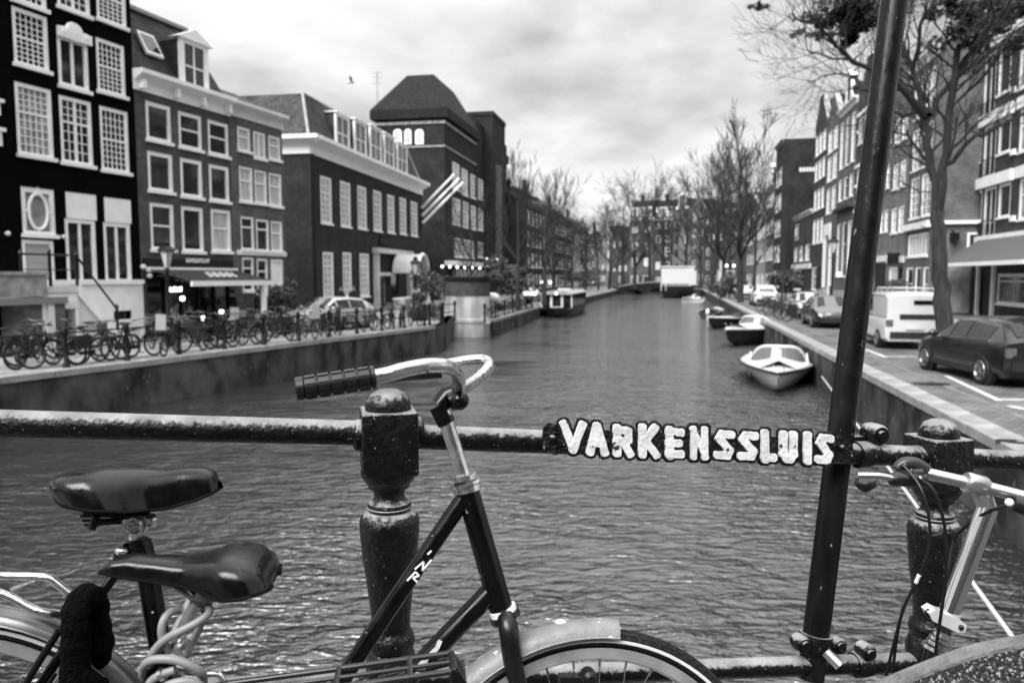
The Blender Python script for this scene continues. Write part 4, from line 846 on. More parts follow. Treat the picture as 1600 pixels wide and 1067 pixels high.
for i in range(10):
    p0, p1 = ln[i + 1], ln[i]
    h = House('canal_house', labs[i], p0, p1 - (p1 - p0).normalized() * .05, 11, group='houses closing the view along the water'); zt = h.v(980 if i > 5 else 1060, tops[i] + (26 if gks[i] in ('bell', 'neck', 'step', 'point') else 22)); zt = EYE.z + (432 - tops[i] - 24) / F * ((p0 + p1) / 2).y
    rw = random.Random(i * 7 + 1); n = max(3, int(zt / (2.9 + .35 * (i % 3)))); c_n = max(2, int(h.W / (2.0 + .5 * (i % 2)))); off = rw.uniform(.5, .9); fp = CREAM if i % 3 else FRAMEGREY
    for f_ in range(n):
        hh_ = (1.5, 1.9, 2.1, 1.7)[(f_ + i) % 4]; ww_ = .46 if f_ else .62
        for k in range(c_n):
            if rw.random() < .12: continue
            h.win((h.W * (k + .5 - ww_ / 2) / c_n, h.W * (k + .5 + ww_ / 2) / c_n, off + f_ * zt / n, off + f_ * zt / n + hh_), style(.12, 1, 1, 1, .5, False, 0, pane=rw.choice((GLASS, GLASS, LACE, BLIND)), paint=fp))
    h.wall(zt, mm[i])
    if gks[i] in ('ridge', 'mans'):
        h.cornice(zt - .6, zt, WHITE if i in (4, 5) else CREAM, .5); h.mansard(zt, zt + 4.6, ROOFDARK, 2.2, .4, .4) if gks[i] == 'mans' else h.ridge_roof(zt, zt + 4, ROOFDARK)
        h.chimney(h.W * .3, 3, zt + 2, zt + 6)
        if gks[i] == 'mans':
            for k in range(3): dormer(h, (h.W * (.14 + .28 * k), h.W * (.14 + .28 * k) + 1.2, zt + .6, zt + 2.5), zt + 4, 1.0, 0, y0=.2)
    else: gable_top(h, zt, gks[i], mm[i], 3.2)
# ------------------------------------------------------------------ far bridge
fb = thing('arched_bridge', 'low dark brick bridge with iron railing closing the far end of the water', 'bridge', C(-3, 160))
L0, L1 = C(-13, 160), C(5.5, 160); n = 24; fr = []; bk = []; q = MB(); X0, X1 = L0.x, L1.x; yb = 157.5
top = lambda f: .15 + 1.0 * (1 - (2 * f - 1) ** 2)
cols_ = [X0 + (X1 - X0) * i / 48 for i in range(49)]
def under(f):
    for c_, w_ in ((.5, .17), (.18, .10), (.82, .10)):
        if abs(f - c_) < w_: return WZ - .3 + (1.75 if c_ == .5 else 1.25) * sqrt(1 - ((f - c_) / w_) ** 2)
    return WZ - .6
for y_ in (yb,):
    for i in range(48):
        f0, f1 = i / 48, (i + 1) / 48
        q.add([(cols_[i], yb, under(f0)), (cols_[i + 1], yb, under(f1)), (cols_[i + 1], yb, top(f1)), (cols_[i], yb, top(f0)), (cols_[i], yb + 9, under(f0)), (cols_[i + 1], yb + 9, under(f1)), (cols_[i + 1], yb + 9, top(f1)), (cols_[i], yb + 9, top(f0))], [(0, 1, 2, 3), (3, 2, 6, 7), (0, 4, 5, 1), (7, 6, 5, 4)])
q.build('arch_wall', M_INS, fb, smooth_=False)
q = MB()
for i in range(48): q.add([(cols_[i], yb - .12, top(i / 48) - .05), (cols_[i + 1], yb - .12, top((i + 1) / 48) - .05), (cols_[i + 1], yb - .12, top((i + 1) / 48) + .2), (cols_[i], yb - .12, top(i / 48) + .2), (cols_[i], yb + .3, top(i / 48) + .2), (cols_[i + 1], yb + .3, top((i + 1) / 48) + .2)], [(0, 1, 2, 3), (3, 2, 5, 4)])
q.build('stone_band', STONE, fb, smooth_=False)
rl = MB().tube([(cols_[i], yb + .1, top(i / 48) + 1.15) for i in range(49)], .06, 5).tube([(cols_[i], yb + .1, top(i / 48) + .7) for i in range(49)], .04, 5); rl.build('handrail', IRON, fb)
pm = MB().box((-.07, -.07, 0), (.07, .07, 1.05)).mesh('railing_post', IRON, False)
for i in range(0, 49, 4): put('railing_post', pm, fb, V((cols_[i], yb + .1, top(i / 48) + .15)) - fb.location)
# ------------------------------------------------------------------ round bastion
bc = PY(731, 500, 46.9); bc = V((bc.x, bc.y, 0)); rB = (766 - 696) / 2 / F * 46
bs = thing('stone_bastion', 'round pale stone bastion with dark top band standing at the water', 'bastion', bc)
Mb = Matrix.Translation(bc); BAST = mat('bastion_stone', .40, .8, var=.4, vscale=1.3, bump=.3, bscale=8, stretch=(1, 1, .25))
MB().lathe([(rB * 1.10, WZ - .8), (rB * 1.10, -.42), (rB * 1.14, -.40), (rB * 1.14, -.22), (rB * 1.0, -.16)], 40, Mb).build('foot', BAST, bs)
MB().lathe([(rB, -.2), (rB, 1.15)], 40, Mb).build('drum', BAST, bs)
MB().lathe([(rB, 1.15), (rB * 1.02, 1.17), (rB * 1.02, 2.1), (rB * .9, 2.12)], 40, Mb).build('dark_band', mat('bastion_dark', .045, .7, var=.4), bs)
MB().lathe([(rB * .9, 2.06), (rB * 1.1, 2.1), (rB * 1.1, 2.32), (.01, 2.36)], 40, Mb).build('cap', BLACK, bs)
q = MB().box((-1.9, -.8, -.12), (-rB * .7, 1.2, .14)); q.v = [Mb @ p for p in q.v]; q.build('side_ledge', BAST, bs, smooth_=False)
# ------------------------------------------------------------------ vehicles
PAINTS = {'dark': mat('car_paint_dark', .006, .25, 0, coat=.55), 'white': mat('car_paint_white', .58, .3, coat=1.0), 'silver': mat('car_paint_silver', .5, .32, .5, coat=.6), 'black': mat('car_paint_black', .005, .25, 0, coat=1.0), 'grey': mat('car_paint_grey', .2, .3, .3, coat=.8)}
CGLASS = mat('car_glass', .004, .05, spec=.32); TRIM = mat('black_trim', .012, .5); REDL = mat('tail_lamp', .09, .2, coat=1); HEADL = mat('head_lamp', .7, .12, coat=1)
RIM = mat('alloy_rim', .32, .35, .9); PLATE = mat('number_plate', .6, .4)
SHAPES = {
 'hatch': (4.25, [(-2.13, .42, .66, .70, .72, .62), (-2.06, .24, .92, .98, .84, .64), (-1.95, .22, .98, 1.06, .87, .62), (-1.45, .20, .97, 1.36, .89, .58), (-.5, .18, .94, 1.43, .90, .60), (.25, .18, .92, 1.40, .90, .59), (1.0, .18, .90, .96, .89, .70), (1.65, .20, .80, .84, .86, .68), (2.02, .24, .66, .70, .78, .55), (2.12, .34, .52, .54, .66, .40)], (-1.3, 1.35), .315),
 'suv': (4.45, [(-2.22, .5, .8, .84, .78, .66), (-2.15, .3, 1.05, 1.12, .88, .68), (-2.0, .27, 1.10, 1.45, .91, .64), (-1.75, .25, 1.08, 1.60, .92, .64), (-.4, .25, 1.05, 1.66, .93, .66), (.3, .25, 1.03, 1.60, .93, .64), (1.0, .25, 1.02, 1.08, .92, .74), (1.8, .28, .95, 1.0, .88, .7), (2.15, .3, .78, .82, .80, .6), (2.24, .42, .6, .62, .7, .45)], (-1.35, 1.4), .36),
 'van': (4.2, [(-2.10, .45, .95, 1.0, .80, .72), (-2.07, .28, 1.02, 1.72, .86, .76), (-1.95, .25, 1.02, 1.82, .89, .78), (-.3, .22, 1.0, 1.84, .90, .78), (.35, .22, 1.0, 1.78, .90, .76), (.95, .22, 1.0, 1.14, .89, .76), (1.6, .24, .92, .98, .86, .72), (1.98, .28, .72, .78, .80, .6), (2.08, .4, .58, .6, .7, .45)], (-1.3, 1.3), .31),
}
def make_car(kind, paint, cat, label, loc, hd_, group=None, name='parked_car', rear_glass=True):
    Lc, stn, (xr, xf), wr = SHAPES[kind]; root = thing(name, label, cat, loc, pi / 2 - hd_, group); body = MB(); sec = []
    for x, zb, zl, zr, w_, r_ in stn:
        half = [(0, zb), (w_ * .86, zb), (w_ * .98, zb + .10), (w_ * 1.0, (zb + zl) / 2 + .05), (w_ * .965, zl - .03), (w_ * .94, zl), (r_ + .05, zr - .10) if zr - zl > .2 else (r_ + (w_ * .94 - r_) * .5, zl + (zr - zl) * .5), (r_ - .02, zr - .02), (r_ * .6, zr + .012), (0, zr + .02)]
        sec.append([V((x, y, z)) for y, z in half])
    ring = [s_ + [V((p.x, -p.y, p.z)) for p in s_[-2:0:-1]] for s_ in sec]
    b0 = body.grid(ring, closed=True); n = len(ring[0]); body.f += [tuple(range(n)), tuple(range((len(ring) - 1) * n, len(ring) * n))]; body.m += [0, 0]
    body.build('body', paint, root, True, True, 32, recalc=True)
    # glass: greenhouse quads pushed out by a few millimetres
    def q4(a, b, c, d, nm, sh=.90, off=.012, m=CGLASS):
        ce = (a + b + c + d) / 4; pts = [ce + (p - ce) * sh for p in (a, b, c, d)]; nn = (b - a).cross(d - a).normalized()
        if nn.dot(ce - V((ce.x * .6, 0, .7))) < 0: nn = -nn
        MB().add([p + nn * off for p in pts] + [p - nn * .01 for p in pts], [(0, 1, 2, 3), (0, 4, 5, 1), (1, 5, 6, 2), (2, 6, 7, 3), (3, 7, 4, 0)]).build(nm, m, root, True, False)
    gh = [i for i, s_ in enumerate(stn) if s_[3] - s_[2] > .25]
    for a, b in zip(gh, gh[1:]):
        if kind == 'van' and stn[a][0] < -.4: continue
        for sg in (0, 1):
            f_ = lambda p: V((p.x, -p.y if sg else p.y, p.z)); q4(f_(sec[a][5]), f_(sec[b][5]), f_(sec[b][6]), f_(sec[a][6]), 'side_window', .93)
    q = MB()
    for sg in (-1, 1):
        q.tube([V((sec[i][5].x, sg * (sec[i][5].y + .012), sec[i][5].z + .01)) for i in gh] + [V((sec[gh[-1] + 1][5].x * .6 + sec[gh[-1]][5].x * .4, sg * (sec[gh[-1] + 1][5].y + .012), sec[gh[-1] + 1][5].z + .02))], .012, 5)
        q.tube([V((sec[i][6].x, sg * (sec[i][6].y + .012), sec[i][6].z + .005)) for i in gh], .010, 5)
    q.build('window_trim', ALU, root, True)
    f0 = gh[-1]
    for sg in (0, 1):
        f_ = lambda p: V((p.x, -p.y if sg else p.y, p.z)); q4(f_(sec[f0][5]), f_(sec[f0 + 1][5] * .75 + sec[f0][5] * .25), f_(sec[f0 + 1][6] * .6 + sec[f0][6] * .4), f_(sec[f0][6]), 'front_quarter_window', .85)
    m_ = lambda p: V((p.x, -p.y, p.z))
    q4(sec[f0 + 1][7], m_(sec[f0 + 1][7]), m_(sec[f0][7]), sec[f0][7], 'windscreen', .92, .03)
    r0 = gh[0]; lo, hi = sec[max(r0 - 1, 0)][7], sec[r0][7]
    if kind == 'van': lo = V((-2.10, .66, 1.15)); hi = V((-2.085, .66, 1.55))
    if rear_glass: q4(lo, m_(lo), m_(hi), hi, 'rear_window', .88, .03)
    q = MB()
    for sg in (-1, 1): q.bar((stn[2][0] + .3, sg * stn[4][4] * .985, .30), (stn[-3][0] - .2, sg * stn[4][4] * .985, .30), .03, .12)
    q.box((stn[0][0] - .04, -.72, .38), (stn[0][0] + .06, .72, .58)); q.box((stn[-1][0] - .06, -.6, .3), (stn[-1][0] + .03, .6, .42)); q.build('bumper_trim', TRIM if kind != 'van' else TRIM, root, True, False)
    for sg in (-1, 1):
        x, w_ = stn[1][0], stn[1][4]; MB().box((x - .06, sg * w_ * .98 - .2 * (sg > 0) , stn[1][2] - .26), (x + .16, sg * w_ * .98 + .2 * (sg < 0), stn[1][2] - .06)).build('tail_light', REDL, root, True, False)
        x, w_ = stn[-2][0], stn[-2][4]; MB().ball((x - .10, sg * w_ * .82, stn[-2][2] - .08), .16, 10, sc=(1.1, .9, .6)).build('headlight', HEADL, root, True)
        x = stn[f0 + 1][0] - .28; MB().ball((x, sg * (stn[f0][4] + .10), stn[f0][2] + .06), .13, 8, sc=(.6, 1, .7)).build('wing_mirror', paint, root, True)
        for s_, xx in enumerate((stn[f0][0] - .45, stn[f0][0] + .4) if kind != 'van' else (stn[f0][0] - .1,)): MB().box((xx - .09, sg * stn[f0][4] * .985 - .02, stn[f0][2] - .14), (xx + .09, sg * stn[f0][4] * .985 + .02, stn[f0][2] - .11)).build('door_handle', paint, root, True, False)
    MB().box((stn[0][0] - .055, -.26, .62 if kind != 'van' else .66), (stn[0][0] - .02, .26, .73 if kind != 'van' else .77)).build('number_plate', PLATE, root, True, False)
    for xx in (xr, xf):
        for sg in (-1, 1):
            M = Matrix.Translation((xx, sg * (stn[4][4] - .10), wr)) @ Matrix.Rotation(-sg * pi / 2, 4, 'X')
            MB().lathe([(.001, -.06), (wr + .06, -.06), (wr + .065, .075), (wr - .0, .085)], 20, M).build('wheel_arch', TRIM, root, True)
            wh = MB().lathe([(wr * .62, .10), (wr * .7, .125), (wr * .95, .12), (wr, .09), (wr, -.08)], 22, M).build('wheel', RUBBER, root, True)
            r_ = MB().lathe([(.001, .085), (.05, .12), (.07, .10)], 10, M).lathe([(wr * .58, .10), (wr * .65, .135), (wr * .68, .12)], 22, M)
            for k in range(7):
                a = 2 * pi * k / 7; r_.bar(M @ V((.04 * cos(a), .04 * sin(a), .115)), M @ V((wr * .62 * cos(a), wr * .62 * sin(a), .125)), .045, .02, M.to_3x3() @ V((0, 0, 1)))
            r_.build('rim', RIM, wh, True); MB().lathe([(.001, .07), (wr * .64, .072)], 18, M).build('brake_disc', TRIM, wh, True)
    return root
aR, aF = G(1536, 601), G(1449, 578); adir = (aF - aR).normalized(); sideR = V((adir.y, -adir.x, 0))
c0 = (aR + aF) / 2 + sideR * .84; A_ = make_car('hatch', PAINTS['dark'], 'car', 'dark shiny hatchback parked nearest at the right, rear towards us', (c0.x, c0.y, 0), atan2(adir.x, adir.y), 'cars parked along the right quay')
vR = G(1372, 543); vd = CDIR; vr = V((vd.y, -vd.x, 0)); c0 = vR + vr * .86 + vd * 1.3
vn = make_car('van', PAINTS['white'], 'van', 'white delivery van with roof rack parked behind the leaning pole', (c0.x, c0.y, 0), HEAD, None, 'delivery_van', False)
q = MB()
q.box((-2.125, -.75, .98), (-2.098, .45, 1.14)); q.build('plate_recess', TRIM, vn, True, False)
MB().box((-2.115, -.62, 1.45), (-2.08, .05, 1.58)).build('rear_slot_window', CGLASS, vn, True, False)
q = MB()
for y in (-.62, .62): q.tube([(-1.9, y, 1.95), (.2, y, 1.93)], .025, 6)
for x in (-1.8, -1.1, -.4, .1):
    q.tube([(x, -.62, 1.95), (x, .62, 1.95)], .022, 6)
    for y in (-.62, .62): q.tube([(x, y, 1.82), (x, y, 1.95)], .02, 5)
q.build('roof_rack', ALU, vn, True)
for kd, pt, x, y, hd_, lab, off in (('hatch', 'black', 1306, 514, HEAD + pi, 'black small car facing us with a bright headlight just left of the leaning pole', 2.1), ('hatch', 'silver', 1272, 499, HEAD + pi, 'silver car with pale bonnet behind the parked bicycles', 2.1),
                              ('suv', 'white', 1197, 479, HEAD, 'white sport utility car parked with its rear to us beyond the bicycles', 2.2), ('hatch', 'white', 1167, 468, HEAD, 'smaller white car parked ahead of the white sport utility car', 2.1)):
    p = G(x, y) + CDIR * off; make_car(kd, PAINTS[pt], 'car', lab, (p.x, p.y, 0), hd_, 'cars parked along the right quay')
p = G(505, 516); p = p + FD * .5; make_car('hatch', PAINTS['silver'], 'car', 'pale saloon car parked behind the bicycles on the cafe side', (p.x, p.y, 0), HD + pi + .25, 'cars on the cafe side street')
p = C(-14.6, 78, -.2); make_car('hatch', PAINTS['silver'], 'car', 'pale car far along the cafe side quay behind the tour boat', (p.x, p.y, p.z), HEAD, 'cars on the cafe side street')
# small box truck by the houseboat
p = C(6.6, 108); tr = thing('box_truck', 'white box truck with dark underside parked at the quay past the white cars', 'truck', p, pi / 2 - HEAD)
MB().box((-2.2, -1.1, .95), (1.6, 1.1, 3.2)).build('cargo_box', PAINTS['white'], tr, True, False); q = MB().prism([(1.7, -1.0, .5), (3.3, -1.0, .5), (3.3, -1.0, 1.3), (2.9, -1.0, 2.3), (1.7, -1.0, 2.4)], (0, 2.0, 0)); q.build('cab', PAINTS['white'], tr, True, False, recalc=True)
MB().box((-2.2, -.95, .45), (3.2, .95, .94)).build('chassis', TRIM, tr, True, False); MB().box((-2.25, -.5, 1.3), (-2.21, .8, 2.2)).build('rear_door_panel', TRIM, tr, True, False)
for x in (-1.3, 2.4):
    for sg in (-1, 1): MB().lathe([(.001, .1), (.42, .1), (.45, .06), (.45, -.1), (.001, -.1)], 16, Matrix.Translation((x, sg * 1.0, .45)) @ Matrix.Rotation(pi / 2, 4, 'X')).build('wheel', RUBBER, tr, True)
# ------------------------------------------------------------------ boats
HULLW = mat('boat_gelcoat', .72, .3, var=.06, coat=.5); HULLD = mat('boat_dark_hull', .02, .4, var=.3); DECKG = mat('boat_deck_grey', .4, .5, var=.1); CANVAS = mat('boat_cover', .03, .8, var=.3); CUSH = mat('cushion_grey', .3, .7)
def hull(root, Lb, B, zk, zs, m, nm='hull', bow=.35, m2=None, fl=.78, shr=.22):
    q = MB(); rows_ = []
    for i in range(15):
        t = i / 14; x = -Lb / 2 + Lb * t; tb = max(0, (t - (1 - bow * 1.6)) / (bow * 1.6)); bm_ = B / 2 * (1 - tb ** 2.2) * (.86 + .14 * min(1, t * 3)) + .015; sh = zs + shr * t ** 2; kd = zk + (sh - zk) * .55 * tb ** 3
        xo = .22 * tb
        half = [(0, kd), (bm_ * fl * .6, kd + .06), (bm_ * fl, kd + (sh - kd) * .4), (bm_ * .97, sh - .06), (bm_, sh)]
        rows_.append([V((x + xo * ((z - kd) / max(.01, sh - kd)), y, z)) for y, z in half[::-1]] + [V((x + xo * ((z - kd) / max(.01, sh - kd)), -y, z)) for y, z in half[1:]])
    q.grid(rows_); q.f.append(tuple(range(len(rows_[0])))); q.m.append(0); q.build(nm, m, root, True, True, 50, recalc=True); return rows_
def motorboat(label, loc, hd_, Lb, B, hullm, covered=False, name='motorboat', group=None, zs=.62, bow=.42, fl=.7, shr=.2, deckm=None):
    root = thing(name, label, 'boat', (loc[0], loc[1], WZ), pi / 2 - hd_, group); r_ = hull(root, Lb, B, -.35, zs, hullm, bow=bow, fl=fl, shr=shr)
    rub = MB(); rub.tube([r[0] for r in r_], .045, 6).tube([r[-1] for r in r_], .045, 6).build('rubbing_strake', TRIM if hullm is HULLW else DECKG, root, True)
    n = len(r_); q = MB(); ck = int(n * .52)
    q.grid([[r[0] + V((0, -.0, .0)), V((r[0].x, 0, r[0].z + .09)), r[-1]] for r in r_[ck:]]); q.build('foredeck', deckm or (HULLW if hullm is HULLW else DECKG), root, True, True)
    q = MB()                                                   # side decks and floor
    for sg in (0, -1):
        q.grid([[r[sg], V((r[sg].x, r[sg].y * .78, r[sg].z + .01)), V((r[sg].x, r[sg].y * .76, .15))] for r in r_[:ck + 1]])
    q.grid([[V((r[0].x, r[0].y * .77, .15)), V((r[0].x, -r[0].y * .77, .15))] for r in r_[:ck + 1]]); q.build('cockpit', DECKG, root, True, True, recalc=True)
    xk = r_[ck][0].x; bw_ = r_[ck][0].y * .8; zd = r_[ck][0].z
    if covered: MB().grid([[V((r[0].x, r[0].y * .95, r[0].z + .02)), V((r[0].x, 0, r[0].z + .32 * sin(pi * min(1, (i + 2) / (ck + 2))) + .05)), V((r[0].x, -r[0].y * .95, r[0].z + .02))] for i, r in enumerate(r_[:ck + 1])]).build('canvas_cover', CANVAS, root, True, True)
    else:
        sc_ = [(k / 7 - 1) for k in range(15)]; top_z = lambda a: zd + .10 + .52 * (1 - abs(a) ** 5); px_ = lambda a: xk + .50 * (1 - a * a)
        scr = MB().grid([[V((px_(a) + .10, bw_ * a, zd + .04)), V((px_(a) - .22, bw_ * a * .93, top_z(a)))] for a in sc_]).build('windscreen', mat('boat_screen', .10, .08, spec=.7), root, True, True)
        MB().tube([(px_(a) - .22, bw_ * a * .93, top_z(a)) for a in sc_], .05, 8).tube([(px_(a) + .10, bw_ * a, zd + .05) for a in sc_], .05, 8).build('screen_frame', HULLW, scr, True)
        MB().grid([[V((r[0].x, r[0].y * .86, zd + .04)), V((r[0].x, 0, zd + .30)), V((r[0].x, -r[0].y * .86, zd + .04))] for r in r_[ck:ck + 5]]).build('cuddy', HULLW, root, True, True)
        for sg in (-1, 1): MB().tube([(xk - .1, sg * bw_, zd + .02), (xk - .35, sg * bw_ * .95, zd + .32), (xk - .9, sg * bw_ * 1.0, zd + .22), (xk - 1.6, sg * bw_, zd + .04)], .035, 6, sub=4).build('side_coaming', HULLW, root, True)
        MB().box((-Lb / 2 + .25, -B * .3, .15), (-Lb / 2 + .8, B * .3, .62)).build('stern_bench', CUSH, root, True, False); MB().box((xk - .95, -B * .3, .15), (xk - .4, -B * .06, .75)).build('seat', CUSH, root, True, False)
    q = MB()
    for y in (-.16, .16): q.tube([(Lb / 2 - .25, y, zd + .02), (Lb / 2 - .2, y, zd + .34), (Lb / 2 + .05, y, zd + .36)], .018, 6)
    q.build('bow_rail', CHROME, root, True); MB().tube([(-Lb / 2 - .1, 0, -.3), (-Lb / 2 - .1, 0, .3)], .09, 8).ball((-Lb / 2 - .15, 0, .58), .24, 10, sc=(1, .75, 1.3)).build('outboard_motor', TRIM if not covered else HULLW, root, True)
    return root
bow = G(1215, 614, WZ); bp = bow + V((sin(HEAD + .12), cos(HEAD + .12), 0)) * 2.9
mb_ = motorboat('white open motorboat moored bow first nearest us at the right quay', (bp.x, bp.y), HEAD + .12 + pi, 6.4, 2.75, HULLW, zs=.60, bow=.52, fl=.60, shr=.06)
bp = PL(1182, 540, V((0, 0, WZ)), V((0, 0, 1))) + CDIR * 2.0; motorboat('white topped boat with black hull moored second along the right quay', (bp.x + .1, bp.y), HEAD + pi + .5, 6.8, 2.7, HULLD, zs=.80, bow=.5, shr=.1, deckm=HULLW)
bp = G(1146, 512, WZ); motorboat('low dark boat with pale rim moored third behind the black hulled boat', (bp.x, bp.y + 1.2), HEAD + pi + .5, 6.0, 2.1, HULLD, True, zs=.6, deckm=PALE)
bp = G(1112, 498, WZ); motorboat('dark covered sloop with a pale outboard farther along the right quay', (bp.x + .6, bp.y + 2), HEAD + .2, 5.0, 1.9, HULLD, True, zs=.6)
bp = G(1084, 474, WZ); motorboat('small white dinghy below the houseboat stern', (bp.x, bp.y), HEAD + pi - .9, 3.2, 1.5, HULLW, zs=.5)
bp = G(915, 466, WZ); motorboat('grey and white cabin cruiser moored just beyond the tour boat', (bp.x, bp.y + 3), HEAD + pi, 6, 2.4, HULLW, True, zs=1.0)
bp = G(925, 461, WZ); motorboat('white motorboat moored outside the cabin cruiser past the tour boat', (bp.x, bp.y + 4), HEAD + pi, 6, 2.4, HULLW, True, zs=1.1)
# tour boat
p0 = G(876, 496, WZ); tb = thing('tour_boat', 'dark glazed canal tour boat with pale roof moored on the cafe side', 'boat', p0 + CDIR * 6 - CN * .45, pi / 2 - HEAD + pi)
tb.scale = (1, .86, .95)
hull(tb, 12.5, 3.5, -.4, .72, HULLD, bow=.12); Lr = 5.4
MB().box((-5.4, -1.58, .7), (Lr, 1.58, .95)).build('cabin_sill', HULLD, tb, True, False)
q = MB()
for y0, y1 in ((-1.5, -.62), (-.5, .5), (.62, 1.5)): q.box((Lr - .02, y0, .95), (Lr + .03, y1, 2.1))
q.build('front_pane', GLASS, tb, True, False)
q = MB()
for y in (-1.56, -.62, -.5, .5, .62, 1.56): q.box((Lr - .03, y - .06, .9), (Lr + .08, y + .06, 2.12))
q.box((Lr - .03, -.56, .84), (Lr + .09, .56, .98)).build('window_frame', CREAM, tb, True, False)
for sg in (-1, 1):
    for k in range(7): MB().box((Lr - 1.45 * (k + 1) + .06, sg * 1.54 - .03, 1.0), (Lr - 1.45 * k - .06, sg * 1.54 + .03, 2.05)).build('side_window', GLASS, tb, True, False)
MB().prism([(-5.6, -1.7, 2.1), (-5.6, -1.75, 2.2), (-5.6, -.9, 2.42), (-5.6, .9, 2.42), (-5.6, 1.75, 2.2), (-5.6, 1.7, 2.1)], (Lr + 5.6 + .35, 0, 0)).build('roof', mat('tour_boat_roof', .34, .6, var=.15), tb, True, False, recalc=True)
q = MB().box((-5.5, -1.55, .93), (-5.4, 1.55, 2.1)); q.build('rear_bulkhead', HULLD, tb, True, False)
MB().ball((Lr + .4, 0, 2.2), .10, 8).build('roof_lamp', LAMPGLOW, tb, True)
MB().box((-1, -.8, 2.42), (.4, .6, 2.62)).build('skylight', HULLW, tb, True, False)
# houseboat
hp = G(1058, 466, WZ); hb = thing('houseboat', 'long houseboat with big white cabin and black hull moored far along the right quay', 'houseboat', hp + CDIR * 8, pi / 2 - HEAD + pi)
hull(hb, 18, 5.8, -.5, 1.0, HULLD, bow=.15)
MB().box((-7.5, -2.7, 2.35), (6.2, 2.7, 5.2)).build('upper_cabin', PAINTS['white'], hb, True, False); MB().box((-7.5, -2.5, 1.0), (6.1, 2.5, 2.34)).build('lower_cabin', BLACK, hb, True, False)
MB().box((-7.7, -2.85, 5.2), (6.4, 2.85, 5.34)).build('roof', CREAM, hb, True, False)
q = MB()
for y in (-2.7, -1.9): q.tube([(6.3, y, 1.2), (6.3, y, 2.5)], .06, 6)
q.tube([(7.0, -2.6, 2.1), (7.0, 2.3, 2.1)], .05, 6); q.build('deck_rail', CREAM, hb, True)
MB().box((6.2, 1.9, 2.2), (6.9, 3.1, 4.6)).build('end_tank', PAINTS['white'], hb, True, False)
# ------------------------------------------------------------------ lamps
def crown_lamp(label, loc, top, lit=False):
    r_ = thing('street_lamp', label, 'street lamp', loc, 0, 'crown shaped street lamps'); M = Matrix.Translation(V(loc)); h_ = top
    MB().lathe([(.16, 0), (.16, .12), (.11, .2), (.11, .75), (.13, .8), (.07, .95), (.055, h_ - 1.05), (.09, h_ - 1.0), (.06, h_ - .92)], 14, M).build('column', IRON, r_)
    la = MB().lathe([(.09, h_ - .92), (.12, h_ - .86), (.24, h_ - .38), (.24, h_ - .36)], 6, M).build('lantern_glass', mat('lamp_pane', .55, .12, spec=.6), r_)
    q = MB()
    for k in range(6): a = 2 * pi * k / 6; q.tube([M @ V((.12 * cos(a), .12 * sin(a), h_ - .87)), M @ V((.245 * cos(a), .245 * sin(a), h_ - .36))], .014, 4)
    q.build('lantern_frame', IRON, la); MB().lathe([(.30, h_ - .36), (.30, h_ - .32), (.18, h_ - .2), (.10, h_ - .16), (.10, h_ - .12), (.15, h_ - .08), (.05, h_), (.001, h_ + .02)], 12, M).build('lantern_crown', IRON, r_)
    q = MB(); q.tube([V(loc) + V((-.3, 0, h_ - 1.2)), V(loc) + V((.3, 0, h_ - 1.2))], .018, 6); q.build('ladder_bar', IRON, r_)
    if lit: MB().ball(V(loc) + V((.32, -.1, 2.45)), .11, 10).build('marker_light', LAMPGLOW, r_)
    return r_
p = PY(264, 500, 26.5); crown_lamp('street lamp standing in front of the dark awning', (p.x, p.y, 0), PY(264, 376, 26.5).z)
p = PY(650, 480, 40.5); crown_lamp('street lamp beside the corner hedge left of the bastion', (p.x, p.y, 0), PY(650, 401, 40.5).z)
p = PY(1299, 470, 42.5); crown_lamp('street lamp in front of the white doorway on the parking side', (p.x, p.y, 0), PY(1299, 368, 42.5).z, True)
p = PY(1157, 440, 92); crown_lamp('twin lit street lamp far beyond the white cars', (p.x, p.y, 0), 3.6)
# globe pairs in the distance
for x, y, d_, l_ in ((1141, 416, 96, 'pair of lit globes on a far lamp post by the tall bare tree'), (768, 407, 70, 'pair of lit globes above the bicycles past the bastion'), (853, 442, 84, 'pair of low lit globes behind the tour boat roof')):
    t_ = thing('twin_globe_lamp', l_, 'street lamp', (PY(x, y, d_).x, PY(x, y, d_).y, 0)); c_ = PY(x, y, d_)
    MB().tube([(c_.x, c_.y, 0), (c_.x, c_.y, c_.z - .1)], .06, 6).tube([c_ - V((.45, 0, .1)), c_ + V((.45, 0, -.1))], .04, 6).build('post', IRON, t_)
    for sg in (-1, 1): MB().ball(c_ + V((sg * .45, 0, .05)), .16, 8).build('globe', LAMPGLOW, t_)
# ------------------------------------------------------------------ quay railing, left
def quay_rail(label, a, b, n, h_=1.0):
    root = thing('quay_railing', label, 'railing', a); d = b - a
    pm_ = MB().lathe([(.09, 0), (.09, .1), (.055, .16), (.05, h_ - .2), (.075, h_ - .16), (.085, h_ - .02), (.06, h_ + .05), (.001, h_ + .07)], 10).mesh('railing_post', IRON)
    for i in range(n + 1): put('railing_post', pm_, root, d * (i / n))
    for z in (h_ - .1, h_ * .5): MB().tube([a + V((0, 0, z)), b + V((0, 0, z))], .024, 6).build('rail_bar', IRON, root)
    return root
NL = V((-AD.y, AD.x, 0))
quay_rail('thin dark quay railing behind the near row of bicycles', A0 - AD * 9 + NL * .35, A1 - AD * .4 + NL * .35, 16)
d2_ = (QL2[1] - QL2[0]).normalized(); n2 = V((-d2_.y, d2_.x, 0)); quay_rail('quay railing with bicycles beyond the bastion', QL2[0] + n2 * .3, QL2[1] + n2 * .3, 7)
quay_rail('short railing on the ledge beside the bastion', A1 + NL * .3, G(716, 502) + V((-.2, .3, 0)), 2)
